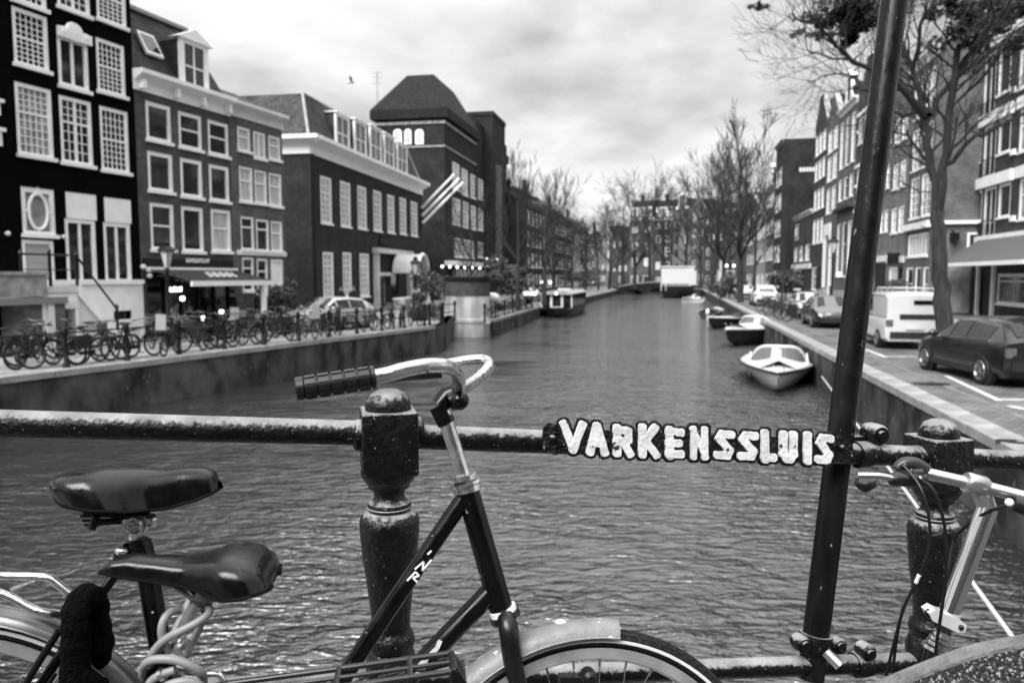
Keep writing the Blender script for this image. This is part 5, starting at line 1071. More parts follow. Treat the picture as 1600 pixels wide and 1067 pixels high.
# ------------------------------------------------------------------ bicycles (one of each kind, then copies)
DULL = mat('dull_bike_metal', .10, .5, .5)
BF = [mat('bicycle_black', .006, .4, spec=.3), mat('bicycle_grey', .07, .4), mat('bicycle_white', .6, .35)]
def wheel_parts(parent, M, R=.345, spokes=14, rimm=None, tyre=.026):
    wo = MB().torus(R - tyre, tyre, 28, 7, M).build('wheel', RUBBER, parent, True)
    MB().torus(R - tyre * 2.2, tyre * .55, 28, 6, M).build('rim', rimm or DULL, wo, True); q = MB()
    for k in range(spokes): a = 2 * pi * k / spokes; q.tube([M @ V((.02 * cos(a), .02 * sin(a), .02 * (-1) ** k)), M @ V(((R - tyre * 2.4) * cos(a), (R - tyre * 2.4) * sin(a), 0))], .0016, 3, cap=False)
    q.tube([M @ V((0, 0, -.05)), M @ V((0, 0, .05))], .022, 8).build('spokes', DULL, wo, True); return wo
def make_bike(label, frame, kind='roadster', loc=(0, 0, 0), rz=0, group=None):
    r_ = thing('bicycle', label, 'bicycle', loc, rz, group); RX = Matrix.Rotation(pi / 2, 4, 'X'); R = .345
    for x in (-.55, .57): wheel_parts(r_, Matrix.Translation((x, 0, R)) @ RX, R)
    bb, hd, hd2, st_ = V((-.08, 0, .29)), V((.40, 0, .92)), V((.45, 0, .70)), V((-.26, 0, .84)); q = MB()
    q.tube([hd2 - V((0.015, 0, -.06)), bb], .025, 7)
    q.tube([hd - V((-.01, 0, .04)), (-.20, 0, .62 if kind != 'gents' else .80)], .024, 7).tube([st_, bb], .024, 7).tube([hd, hd2], .027, 7)
    for sg in (-.06, .06): q.tube([(-.22, 0, .70), (-.55, sg, R)], .013, 5).tube([bb, (-.55, sg, R)], .014, 5)
    q.build('frame', frame, r_, True); q = MB()
    for sg in (-.055, .055): q.tube([hd2, (.50, sg, .64), (.57, sg, R)], .016, 6)
    q.build('fork', frame, r_, True)
    MB().tube([st_, (-.29, 0, .96)], .013, 6).build('seat_post', DULL, r_, True)
    MB().ball((-.31, 0, 1.0), .1, 10, sc=(1.35, 1.0, .42)).ball((-.20, 0, 1.0), .06, 8, sc=(1.6, .7, .5)).build('saddle', BLACK, r_, True)
    hb = MB().tube([(.22, .30, 1.08), (.34, .27, 1.10), (.44, .16, 1.13), (.40, 0, 1.10), (.44, -.16, 1.13), (.34, -.27, 1.10), (.22, -.30, 1.08)], .016, 6, sub=3).tube([hd, (.39, 0, 1.10)], .013, 6).build('handlebar', DULL, r_, True)
    for sg in (-.3, .3): MB().tube([(.16, sg * 1.02, 1.07), (.27, sg * .98, 1.085)], .019, 6).build('grip', BLACK, hb, True)
    for x, a0, a1 in ((-.55, .15 * pi, .95 * pi), (.57, .25 * pi, .85 * pi)):
        q = MB(); rows_ = []
        for k in range(13): a = a0 + (a1 - a0) * k / 12; rows_.append([(x + (R + .025) * cos(a), y, R + (R + .025) * sin(a)) for y in (-.028, 0, .028)])
        q.grid(rows_).build('mudguard', frame, r_, True)
    MB().ball((.54, 0, .78), .05, 8).build('headlight', DULL, r_, True)
    q = MB()
    for sg in (-.06, .06): q.tube([(-.30, sg, .76), (-.85, sg, .76)], .008, 5).tube([(-.80, sg, .76), (-.56, sg * .9, .36)], .007, 5)
    q.tube([(-.85, -.06, .76), (-.85, .06, .76)], .008, 5); q.build('carrier', frame, r_, True)
    MB().box((-.5, -.075, .26), (.0, -.045, .36)).build('chain_case', BLACK, r_, True, False); q = MB().tube([bb + V((0, -.09, 0)), bb + V((.1, -.09, -.14))], .014, 5).tube([bb + V((0, .09, 0)), bb + V((-.1, .09, .14))], .014, 5); q.box((-.02, -.19, .13), (.06, -.1, .155)).box((-.22, .1, .42), (-.14, .19, .445)).build('crank', DULL, r_, True)
    if kind == 'crate': MB().box((.42, -.18, .80), (.78, .18, .82)).box((.42, -.18, .80), (.44, .18, 1.05)).box((.76, -.18, .8), (.78, .18, 1.05)).box((.44, -.18, .8), (.76, -.16, 1.05)).box((.44, .16, .8), (.76, .18, 1.05)).build('crate', mat('crate_plastic', .10, .6), r_, True, False)
    if kind == 'bags':
        for sg in (-1, 1): MB().box((-.82, sg * .17 - .07, .42), (-.42, sg * .17 + .07, .78)).build('pannier', COAT, r_, True, False)
    if kind == 'seat': MB().box((-.78, -.13, .80), (-.45, .13, .86)).box((-.82, -.14, .80), (-.76, .14, 1.25)).build('child_seat', mat('child_seat', .3, .6), r_, True, False)
    return r_
GB = 'bicycles parked along the cafe side quay'
protos = {}
def bike_at(label, kind, fi, p, ang, lean=.05, group=GB, sc=1.0):
    key = (kind, fi)
    if key not in protos: protos[key] = make_bike(label, BF[fi], kind, p, ang, group); o_ = protos[key]
    else: o_ = copy_tree(protos[key], label=label, group=group)
    o_.location = p; o_.rotation_euler = (lean, 0, ang); o_.scale = (sc,) * 3; return o_
AQ = atan2(AD.y, AD.x)
def lp(x, y): return G(x, y)
for x, y, kind, fi, ang, lean, lab in (
    (15, 578, 'gents', 0, AQ + pi, .06, 'dark bicycle cut off by the left picture edge'),
    (78, 576, 'roadster', 0, AQ + .15, -.06, 'black bicycle below the white stoop pier, front wheel turned to us'),
    (112, 575, 'bags', 0, AQ + pi - .2, .08, 'black bicycle with side bags before the white basement door'),
    (170, 569, 'roadster', 1, AQ + .1, -.05, 'grey bicycle before the white basement wall left of the railing post'),
    (205, 563, 'crate', 0, AQ + pi + .1, .05, 'black bicycle with front crate beside the white basement corner'),
    (238, 560, 'gents', 0, AQ, -.08, 'black bicycle with pale saddle at the near side of the lamp post'),
    (288, 556, 'seat', 0, AQ + .5, .04, 'bicycle with a child seat just past the lamp post'),
    (330, 549, 'crate', 1, AQ + pi, -.05, 'grey bicycle with a crate in the middle of the awning front'),
    (352, 546, 'roadster', 0, AQ + .3, .07, 'black bicycle below the middle terrace lamp'),
    (380, 543, 'bags', 0, AQ, -.04, 'black bicycle with bags near the white awning post'),
    (404, 541, 'gents', 1, AQ + pi, .05, 'grey bicycle directly before the white awning post'),
    (432, 538, 'roadster', 0, AQ + .8, .04, 'black bicycle turned sideways just right of the awning'),
    (455, 536, 'crate', 0, AQ + pi - .4, -.05, 'black crate bicycle before the bonnet of the pale saloon car'),
    (480, 533, 'gents', 0, AQ + .9, .06, 'black bicycle before the middle of the pale saloon car'),
    (503, 530, 'seat', 1, AQ + 1.0, -.03, 'grey bicycle with child seat before the rear of the pale saloon car'),
    (525, 527, 'roadster', 0, AQ + pi + .9, .05, 'black bicycle just behind the tail of the pale saloon car'),
    (545, 524, 'bags', 0, AQ + .8, .04, 'last black bicycle of the dense row before the bare posts'),
    (592, 518, 'roadster', 1, AQ + .3, -.06, 'lone grey bicycle leaning low between two quay posts'),
    (612, 516, 'gents', 0, AQ + pi, .05, 'black bicycle third from the corner street lamp'),
    (628, 514, 'crate', 0, AQ + .7, .05, 'black crate bicycle second from the corner street lamp'),
    (642, 512, 'seat', 0, AQ + pi + .5, -.05, 'black bicycle with a child seat at the foot of the corner street lamp'),
    (664, 510, 'bags', 0, AQ + .9, .05, 'black bicycle with bags at the corner hedge')):
    bike_at(lab, kind, fi, lp(x, y) + NL * .55, ang, lean)
for x, y, kind, fi, ang, lab in ((60, 566, 'bags', 0, AQ + .6, 'black bicycle behind the row below the stoop pier'), (140, 560, 'gents', 0, AQ + 2.6, 'black bicycle behind the row before the white basement wall'), (262, 548, 'crate', 0, AQ + 1.2, 'black crate bicycle behind the lamp post'), (318, 540, 'bags', 0, AQ + .9, 'black bicycle with bags in the second line under the awning edge'), (345, 537, 'gents', 0, AQ + 2.2, 'black bicycle in the second line near the middle terrace lamp'), (370, 534, 'seat', 0, AQ + 1.0, 'black bicycle with child seat in the second line under the awning'),
        (418, 528, 'crate', 0, AQ + 2.0, 'black crate bicycle in the second line before the group of people'), (448, 525, 'bags', 0, AQ + 1.1, 'black bicycle with bags beside the bonnet of the pale saloon car'), (470, 522, 'roadster', 0, AQ + 2.3, 'black bicycle close against the side of the pale saloon car'), (515, 519, 'bags', 0, AQ + .9, 'black bicycle with bags close behind the pale saloon car'), (538, 516, 'crate', 0, AQ + 1.9, 'black crate bicycle in the second line behind the pale saloon car')):
    bike_at(lab, kind, fi, lp(x, y) + NL * .4, ang, .05)
d2a = atan2(d2_.y, d2_.x)
for i, x in enumerate((771, 777, 783, 789, 796, 803, 810, 818, 826, 834)):
    a_ = QL2[0] + d2_ * (.6 + 2.1 * i) + n2 * .8 + V((0, 0, .05))
    bike_at('bicycle in the dense row against the railing beyond the bastion', ['gents', 'roadster', 'bags'][i % 3], 0, a_, d2a + 1.2 + random.uniform(-.2, .2), random.uniform(-.06, .06), 'row of bicycles past the bastion')
for x, y, kind, fi, ang, lab in ((1199, 487, 'roadster', 0, 1.0, 'black bicycle at the far end of the quay side cluster'), (1207, 490, 'crate', 0, .6, 'black crate bicycle second from the far end of the quay side cluster'), (1216, 493, 'gents', 1, 1.3, 'grey bicycle in the middle of the quay side cluster'),
                              (1226, 497, 'bags', 0, .8, 'black bicycle with bags in the quay side cluster before the silver car'), (1236, 500, 'roadster', 0, 1.2, 'black bicycle second nearest us in the quay side cluster'), (1245, 504, 'seat', 0, .9, 'black bicycle with child seat nearest us in the quay side cluster')):
    bike_at(lab, kind, fi, G(x, y), pi / 2 - HEAD + ang, .05, 'bicycle cluster on the right quay')
# white covered scooter past the bastion
p = QL2[0] + d2_ * 5 - d2_ * 2.2 + n2 * .4; sc2 = thing('life_buoy_stand', 'white rounded lifebuoy box on a pale post beyond the bastion', 'lifebuoy box', p)
MB().tube([p, p + V((0, 0, .95))], .13, 8).build('post', PALE, sc2); MB().ball(p + V((0, 0, 1.35)), .48, 14, sc=(1, .6, .62)).build('buoy_box', WHITE, sc2)
# bollards on the open bit of street
for x, y, l_ in ((690, 505, 'dark bollard on the ledge beside the bastion'), (566, 519, 'dark stout post between the bicycles and the pale saloon car'), (588, 514, 'second dark post right of the stout post')):
    g_ = G(x, y) + NL * (0 if x == 690 else 1.2); t_ = thing('bollard', l_, 'bollard', g_, 0, 'dark street bollards'); M = Matrix.Translation(g_)
    MB().lathe([(.11, 0), (.09, .12), (.075, .8), (.11, .86), (.11, .92), (.06, 1.02), (.001, 1.05)], 12, M).build('shaft', IRON, t_)
# ------------------------------------------------------------------ people
def body_mesh(pose):
    pts = {'pel': (0, 0, .95, .13), 'bel': (0, 0, 1.1, .125), 'che': (0, .0, 1.3, .145), 'nec': (0, -.01, 1.47, .055), 'hd1': (0, .02, 1.58, .085), 'hd2': (0, .015, 1.69, .088), 'nose': (0, .115, 1.60, .014),
           'shl': (.17, 0, 1.40, .065), 'ell': (.24, -.04, 1.13, .045), 'wrl': (.25, .06, .90, .032), 'hal': (.25, .08, .83, .032), 'shr': (-.17, 0, 1.40, .065), 'elr': (-.24, -.04, 1.13, .045), 'wrr': (-.25, .06, .90, .032), 'har': (-.25, .08, .83, .032),
           'hil': (.09, 0, .88, .095), 'knl': (.10, .02, .50, .062), 'anl': (.10, -.02, .10, .045), 'tol': (.11, .13, .035, .035), 'hir': (-.09, 0, .88, .095), 'knr': (-.10, .02, .50, .062), 'anr': (-.10, -.02, .10, .045), 'tor': (-.11, .13, .035, .035)}
    ed = [('pel', 'bel'), ('bel', 'che'), ('che', 'nec'), ('nec', 'hd1'), ('hd1', 'hd2'), ('hd1', 'nose'), ('che', 'shl'), ('shl', 'ell'), ('ell', 'wrl'), ('wrl', 'hal'), ('che', 'shr'), ('shr', 'elr'), ('elr', 'wrr'), ('wrr', 'har'), ('pel', 'hil'), ('hil', 'knl'), ('knl', 'anl'), ('anl', 'tol'), ('pel', 'hir'), ('hir', 'knr'), ('knr', 'anr'), ('anr', 'tor')]
    for sd_, sg in (('l', 1), ('r', -1)):
        b = pts['ha' + sd_]
        for k, (dy, dz, dx) in enumerate(((.045, -.03, 0), (.03, -.085, .004), (.01, -.095, .004), (-.012, -.088, .003), (-.03, -.07, 0))):
            pts[f'f{sd_}{k}'] = (b[0] + sg * dx, b[1] + dy, b[2] + dz, .0095); ed.append(('ha' + sd_, f'f{sd_}{k}'))
    if pose == 'walk':
        pts['knl'] = (.10, .20, .52, .062); pts['anl'] = (.10, .25, .11, .045); pts['tol'] = (.11, .40, .05, .035); pts['knr'] = (-.10, -.06, .5, .062); pts['anr'] = (-.10, -.28, .16, .045); pts['tor'] = (-.11, -.17, .05, .035)
    ks = list(pts); me = bpy.data.meshes.new('person_body'); me.from_pydata([pts[k][:3] for k in ks], [(ks.index(a), ks.index(b)) for a, b in ed], [])
    o_ = bpy.data.objects.new('tmp', me); COL.objects.link(o_); sk = o_.modifiers.new('s', 'SKIN'); sk.use_smooth_shade = True
    for i, k in enumerate(ks): me.skin_vertices[0].data[i].radius = (pts[k][3],) * 2
    me.skin_vertices[0].data[0].use_root = True
    sb = o_.modifiers.new('b', 'SUBSURF'); sb.levels = 1; dg = bpy.context.evaluated_depsgraph_get(); ev = o_.evaluated_get(dg); m2 = bpy.data.meshes.new_from_object(ev); bpy.data.objects.remove(o_)
    m2.materials.clear()
    for x in (SKIN, COAT, JEANS, BLACK): m2.materials.append(x)
    for p_ in m2.polygons:
        c_ = p_.center; p_.material_index = 0 if c_.z > 1.49 or (abs(c_.x) > .2 and c_.z < .9) else (1 if c_.z > .82 else (2 if c_.z > .1 else 3)); p_.use_smooth = True
    m2.name = 'person'; return m2
PB = {k: body_mesh(k) for k in ('stand', 'walk')}
HM = MB().ball((0, -.012, 1.675), .104, 12, sc=(.92, 1, 1)).mesh('hair', HAIR)
cm_ = MB(); cm_.lathe([(.17, 1.44), (.225, 1.36), (.215, 1.15), (.20, .98), (.225, .78), (.21, .775)], 16); cm_.v = [V((p.x, p.y * .72, p.z)) for p in cm_.v]; CM = cm_.mesh('coat', COAT)
EYE_ = MB().ball((.034, .098, 1.635), .011, 6).ball((-.034, .098, 1.635), .011, 6).mesh('eyes', BLACK)
def person(label, p, rz, pose='stand', sc=1.0, group=None):
    o_ = put('person', PB[pose], None, V((p.x, p.y, 0)), (sc,) * 3); o_.rotation_euler = (0, 0, rz); tag(o_, label, 'person', group); put('hair', HM, o_); put('coat', CM, o_); put('eyes', EYE_, o_)
    return o_
for x, y, rz, ps, sc, lab in ((1499, 489, 2.9, 'walk', 1.0, 'person in a dark coat walking beside the tree trunk, left of two others'), (1512, 491, 3.2, 'stand', 1.03, 'person in a dark coat standing between two others by the brick house'), (1522, 490, .4, 'walk', .98, 'person in a dark coat nearest the shop door of the corner brick house'),
                              (1384, 470, 2.0, 'stand', 1, 'person in dark clothes behind the roof of the white van'),
                              (1158, 455, 3, 'walk', 1, 'distant dark figure on the quay beyond the white cars'), (1142, 452, 3, 'stand', 1, 'distant dark figure by the far shrub'),
                              (649, 503, 2.2, 'stand', 1, 'dark figure beside the corner street lamp'), (533, 498, 3.6, 'walk', 1.02, 'person in grey walking behind the pale saloon car, left of another'), (553, 499, 3.2, 'walk', 1.05, 'person in grey walking right of another behind the pale saloon car'),
                              (404, 514, 2.2, 'stand', 1, 'dark dressed person standing by the white awning post'), (425, 512, 3.9, 'stand', .97, 'dark dressed person in the group right of the awning, nearest the post'), (440, 511, 2.6, 'stand', 1.02, 'tall dark dressed person in the middle of the group before the narrow house'), (457, 509, 4.0, 'stand', .98, 'dark dressed person at the right of the group before the large brick building'),
                              (271, 524, 3.0, 'stand', .97, 'person standing behind the lamp post under the awning'), (365, 519, 2.5, 'stand', 1, 'person under the middle of the awning behind the bicycles')):
    person(lab, G(x, y), rz, ps, sc)
# ------------------------------------------------------------------ trees
def limb(segs, p, d, r, L_, depth, rnd, up=.12, spread=.55, rmin=.006, kids=(2, 3), taper=.72):
    n = 3; pts = [p.copy()]; rr = [r]; dd = d.copy()
    for i in range(n):
        dd = (dd + V((rnd.gauss(0, .14), rnd.gauss(0, .14), rnd.gauss(0, .08) + up * .5))).normalized(); pts.append(pts[-1] + dd * (L_ / n)); rr.append(r * (1 - (1 - taper) * (i + 1) / n))
    segs.append((pts, rr))
    if depth <= 0: return
    for k in range(rnd.randint(*kids)):
        j = rnd.choice((2, 3, 3)); a = dd.orthogonal().normalized(); a.rotate(Matrix.Rotation(rnd.uniform(0, 2 * pi), 3, dd)); s_ = rnd.uniform(.5, 1.15) * spread
        limb(segs, pts[j], (dd * cos(s_) + a * sin(s_) + V((0, 0, up))).normalized(), max(rmin, rr[j] * rnd.uniform(.5, .72)), L_ * rnd.uniform(.62, .86), depth - 1, rnd, up, spread, rmin, kids, taper)
    if depth > 1 and rnd.random() < .8: limb(segs, pts[3], (dd + V((0, 0, up))).normalized(), rr[3] * .85, L_ * .85, depth - 1, rnd, up, spread, rmin, kids, taper)
def seg_mesh(segs, lo, hi, m, nm):
    q = MB()
    for pts, rr in segs:
        if lo <= rr[0] < hi: q.tube(pts, rr, 7 if rr[0] > .08 else (4 if rr[0] > .02 else 3), cap=False)
    return q.mesh(nm, m)
def tree_proto(seed, H, slender, depth=5, nlimb=5):
    rnd = random.Random(seed); segs = []; tr_ = [V((0, 0, -.1))]; rr = [H * .017]; d = V((0, 0, 1))
    for i in range(9):
        d = (d + V((rnd.gauss(0, .03), rnd.gauss(0, .03), .3))).normalized(); tr_.append(tr_[-1] + d * H * .085); rr.append(H * .017 * (1 - .09 * (i + 1)))
    segs.append((tr_, rr))
    for i in range(nlimb * 3):
        j = rnd.randint(3, 9); a = rnd.uniform(0, 2 * pi); el = rnd.uniform(.5, 1.0) if slender else rnd.uniform(.7, 1.15)
        limb(segs, tr_[j], V((cos(a) * sin(el), sin(a) * sin(el), cos(el))), rr[j] * rnd.uniform(.35, .55), H * rnd.uniform(.12, .19) * (1.25 - j * .05), depth - 2, rnd, .22 if slender else .08, .42 if slender else .6, H * .0014)
    return seg_mesh(segs, H * .0045, 9, BARK, 'trunk'), seg_mesh(segs, 0, H * .0045, TWIG, 'crown')
def zmax(t): z = sorted(v.co.z for v in t[1].vertices); return z[int(len(z) * .955)]
TP = [tree_proto(3, 13, True), tree_proto(8, 13, True), tree_proto(21, 13, False), tree_proto(35, 13, False)]
TZ = [zmax(t) for t in TP]
def tree(label, p, H, k, rz, group='bare trees along the canal', wide=1.0):
    r_ = thing('bare_tree', label, 'tree', (p[0], p[1], 0), rz, group); s_ = H / TZ[k]; wide = wide * 1.15; a = put('trunk', TP[k][0], r_, None, (s_ * wide, s_ * wide, s_)); put('crown', TP[k][1], r_, None, (s_ * wide, s_ * wide, s_)); return r_
for x, d_, yt, k, wd, lab in ((808, 55, 248, 0, .85, 'tall narrow bare tree at the corner tower, first beyond the bastion'), (850, 66, 272, 1, 1.0, 'bare tree behind the bow of the tour boat, second beyond the bastion'), (866, 72, 305, 0, .9, 'bare tree above the tour boat roof'), (884, 80, 318, 3, .8, 'smaller bare tree past the tour boat'),
                        (735, 58, 300, 2, .8, 'thin bare tree before the white shop windows of the corner tower'), (915, 120, 345, 1, 1.1, 'bare tree above the far cabin cruisers'), (935, 140, 340, 3, 1.0, 'bare tree left of the far bridge'), (895, 105, 350, 0, 1.0, 'low bare tree behind the cabin cruisers'),
                        (972, 168, 290, 2, 1.0, 'bare tree standing before the far stepped gable house'), (1016, 165, 268, 3, .8, 'tall bare tree with round top behind the far bridge'), (1158, 70, 186, 0, 1.0, 'tallest bare tree on the right quay beyond the white cars'), (1112, 132, 232, 1, 1.0, 'bare tree above the white truck'), (1132, 104, 248, 0, 1.05, 'bare tree between the truck and the tallest quay tree'),
                        (1095, 150, 268, 2, .9, 'bare tree right of the houseboat'), (1178, 84, 262, 2, .8, 'bushy bare tree behind the white sport utility car'), (1140, 118, 255, 2, 1.0, 'bare tree behind the twin globe lamp'), (992, 150, 312, 0, 1.2, 'bare tree before the pale house above the far bridge'), (1040, 156, 296, 1, 1.1, 'bare tree just left of the white houseboat cabin'), (1072, 160, 300, 2, 1.1, 'bare tree rising behind the white houseboat cabin'), (952, 150, 325, 0, 1.2, 'low bare tree at the left end of the far bridge'), (1222, 60, 330, 1, .7, 'slim young bare tree before the dark side wall')):
    p = PY(x, 440, d_); tree(lab, p, PY(x, yt, d_).z, k, x * 1.7, wide=wd)
# shrubs
LEAFD = mat('dark_leaf', .045, .55, var=.6, vscale=1.5); 
def leafball(c, rad, n, sz, rnd, sc=(1, 1, 1)):
    q = MB()
    lumps = [(V((rnd.gauss(0, .45), rnd.gauss(0, .45), rnd.gauss(0, .35))), rnd.uniform(.35, .6)) for _ in range(9)]
    for i in range(n):
        lc, lr = rnd.choice(lumps); d = V((rnd.gauss(0, 1), rnd.gauss(0, 1), rnd.gauss(0, 1))).normalized(); p = (lc + d * lr * rnd.uniform(.55, 1)) * rad; p = V((p.x * sc[0], p.y * sc[1], p.z * sc[2])) + c
        a = V((rnd.gauss(0, 1), rnd.gauss(0, 1), rnd.gauss(0, 1))).normalized(); b = a.orthogonal().normalized(); s_ = sz * rnd.uniform(.6, 1.3)
        q.add([p - a * s_, p + b * s_ * .5, p + a * s_, p - b * s_ * .5], [(0, 1, 2, 3)])
    return q
rnd = random.Random(5)
for x, y, d_, rad, lab, sc in ((1140, 450, 82, 1.3, 'rounded dark shrub on the quay before the far truck', (1.2, 1, .9)), (1228, 440, 74, 1.5, 'dark shrub behind the white sport utility car roof', (1, 1, 1)), (664, 486, 41, .85, 'clipped dark hedge block at the corner lamp', (1.0, 1, .9)), (676, 444, 56, 1.5, 'dark bushy shrub left of the bastion behind the ledge', (1, 1, .9)), (800, 432, 62, 1.8, 'dark shrub behind the bicycles past the bastion', (1.3, 1, .7)), (905, 434, 130, 2.4, 'dark shrubbery at the quay past the cabin cruisers', (2, 1, .6)), (1396, 447, 46, .8, 'round dark potted shrub behind the white van roof', (1, 1, 1)), (434, 470, 33, .7, 'dark potted shrub by the narrow house door', (1, 1, 1.2))):
    c_ = PY(x, y, d_); g_ = V((c_.x, c_.y, 0)); t_ = thing('shrub', lab, 'shrub', g_); leafball(V((c_.x, c_.y, max(c_.z, rad * .7))), rad, 1500, .10 * sqrt(rad) * (1.5 if d_ > 60 else 1), rnd, sc).build('foliage', LEAFD, t_, smooth_=False); MB().tube([g_, V((c_.x, c_.y, max(c_.z, rad * .7)))], .08, 6).build('stem', BARK, t_)
# the big tree on the right, limbs placed as they grow in the photograph
tb_ = G(1480, 556); TY = tb_.y; bt = thing('big_tree', 'large bare tree with forked trunk and a few dark leaf clumps between van and hatchback', 'tree', tb_)
def T(x, y, dy=0): return PY(x, y, TY + dy)
lim = [([(1480, 560, 0), (1474, 470, 0), (1468, 400, 0), (1466, 330, 0)],   .27, .185), ([(1466, 332, 0), (1452, 240, .3), (1444, 180, .5), (1426, 110, .8), (1398, 40, 1.2), (1380, -60, 1.6)], .135, .05), ([(1444, 182, .4), (1400, 130, -.6), (1335, 95, -1.5), (1285, 48, -2.2), (1238, 22, -2.8)], .10, .02),
       ([(1466, 332, 0), (1480, 240, -.4), (1486, 150, -.8), (1500, 60, -1.2), (1512, -60, -1.6)], .135, .06), ([(1452, 180, .3), (1490, 125, .9), (1542, 85, 1.6), (1610, 35, 2.2)], .10, .04), ([(1478, 258, -.2), (1525, 215, -1), (1570, 195, -1.8), (1640, 160, -2.6)], .07, .025), ([(1440, 172, .4), (1400, 178, 1.4), (1350, 130, 2.4), (1305, 116, 3.0), (1268, 128, 3.6)], .08, .015),
       ([(1462, 300, .1), (1440, 240, 1.0), (1420, 215, 1.8), (1390, 205, 2.4), (1350, 190, 3)], .06, .015), ([(1490, 120, -.8), (1530, 60, -1.6), (1570, 10, -2.4), (1620, -60, -3)], .08, .03), ([(1426, 110, .8), (1440, 40, 0), (1455, -40, -.6)], .07, .03), ([(1400, 130, -.6), (1385, 60, -1.0), (1350, 10, -1.4), (1330, -50, -1.8)], .06, .02), ([(1335, 95, -1.5), (1298, 90, -2.2), (1260, 74, -2.9)], .04, .012), ([(1475, 300, 0), (1440, 300, 1.2), (1410, 285, 2)], .03, .008)]
segs = []; rnd = random.Random(11); tips = []
for pts, r0, r1 in lim:
    pp = [T(*p) for p in pts]; k = len(pp); rr = [r0 + (r1 - r0) * i / (k - 1) for i in range(k)]; pp, rr = smooth(pp, rr, 4); pp = [p + V((rnd.gauss(0, .03), rnd.gauss(0, .03), rnd.gauss(0, .03))) if 0 < i < len(pp) - 1 else p for i, p in enumerate(pp)]; segs.append((pp, rr))
    if r0 < .2:
        for i in range(3, len(pp)):
            for _ in range(2 if i > len(pp) * .4 else 1):
                t = (pp[i] - pp[i - 1]).normalized(); a = t.orthogonal().normalized(); a.rotate(Matrix.Rotation(rnd.uniform(0, 2 * pi), 3, t)); d = (t * .75 + a * .8 + V((0, 0, .1))).normalized(); tips.append(pp[i]); limb(segs, pp[i], d, max(.012, rr[i] * .42), rnd.uniform(.5, .95), 3, rnd, .08, .55, .005, (2, 2))
for nm, lo, hi, m in (('trunk', .045, 9, BARK), ('crown', 0, .045, TWIG)):
    me = seg_mesh(segs, lo, hi, m, nm); me.transform(Matrix.Translation(-tb_)); put(nm, me, bt)
q = MB(); rnd = random.Random(4)
for x, y, rad, n in ((1318, 12, .62, 420), (1345, 40, .6, 420), (1300, 30, .4, 160), (1362, 15, .5, 300), (1330, 62, .3, 110), (1186, 10, .16, 34), (1512, 20, .55, 360), (1540, 35, .6, 360), (1580, 15, .7, 420), (1505, 60, .5, 260), (1490, 8, .35, 140), (1420, 5, .35, 60), (1595, 60, .5, 160), (1268, 28, .2, 30), (1285, 55, .25, 40), (1250, 55, .2, 14)):
    c_ = T(x, y, rnd.uniform(-2, .5)); b = leafball(V((0, 0, 0)), rad, int(n * 4.5), .075, rnd, (1.3, 1, .8)); q.add([p + c_ for p in b.v], b.f)
lv = q.build('leaf_clumps', mat('dead_leaf', .012, .6, var=.6, vscale=1.5), bt, smooth_=False); lv['kind'] = 'stuff'
# gull
p = PY(548, 129, 40); bd = thing('bird', 'small gull gliding in the sky above the large brick building', 'bird', p)
MB().ball(p, .10, 8, sc=(2.4, .8, .7)).build('bird_body', PALE, bd); MB().add([p + V((-.05, .0, .05)), p + V((.12, 0, .05)), p + V((.1, -.3, .22)), p + V((-.1, -.62, .12)), p + V((-.02, -.3, .2))], [(0, 1, 2, 4), (4, 2, 3)]).add([p + V((-.05, .0, .05)), p + V((.12, 0, .05)), p + V((.1, .3, .22)), p + V((-.1, .62, .12)), p + V((-.02, .3, .2))], [(0, 1, 2, 4), (4, 2, 3)]).build('wings', DECKG, bd)
# ------------------------------------------------------------------ the bridge we stand on
def dr(x): return 1.696 / (1 - .251 * (x - 800) / F)
RAILM = mat('railing_iron', .004, .36, 0, spec=.3, var=.5, vscale=26, bump=.25, bscale=95, rvar=.1, speck=(150, .70, .3), worn_sheen=(.92, .26, .5))
POSTM = mat('post_iron', .0035, .27, 0, spec=.5, var=.6, vscale=30, bump=.34, bscale=75, rvar=.1, speck=(150, .70, .28), worn_sheen=(1.08, .26, .5))
ra, rb_, rc, rd = P(-420, 650, dr(-420)), P(607, 677.5, dr(607)), P(1465, 714, dr(1465)), P(1900, 733, dr(1900))
rb2 = P(607, 680.5, dr(607)); ra = rb_ + (ra - rb_).normalized() * 7.0; rd = rc + (rd - rc).normalized() * 4.6
RU = V((rc.x - rb_.x, rc.y - rb_.y, 0)).normalized(); RO_ = V((-RU.y, RU.x, 0))          # along the rail, away from us
deck = MB(); pts = []
for i in range(-15, 16):
    s = i * .8; base = V((rb_.x, rb_.y, 0)) + RU * s; zz = rb_.z - 1.07 - .0885 * s - .006 * s * s if s > -4 else rb_.z - 1.07 + .258 - .02 * (s + 4) ** 2 * .6; pts.append((base, max(zz, .02)))
deck.grid([[b + RO_ * .16 + V((0, 0, z)), b - RO_ * 6 + V((0, 0, z))] for b, z in pts]); tag(deck.build('bridge_deck', ASPHALT), kind='structure')
q = MB()
q.grid([[b + RO_ * .18 + V((0, 0, z + .10)), b + RO_ * .18 + V((0, 0, -.4 + min(z, .3) * .2))] for b, z in pts]).grid([[b - RO_ * .05 + V((0, 0, z + .10)), b + RO_ * .18 + V((0, 0, z + .10))] for b, z in pts]).grid([[b - RO_ * .05 + V((0, 0, z + .0)), b - RO_ * .05 + V((0, 0, z + .10))] for b, z in pts])
tag(q.build('bridge_parapet', STONE), 'low stone edge of the bridge under the iron railing', 'bridge edge')
rg = thing('bridge_railing', 'black wet iron bridge railing with two turned posts across the picture', 'railing', (rb_.x, rb_.y, rb_.z - 1.07))
RR = .0262
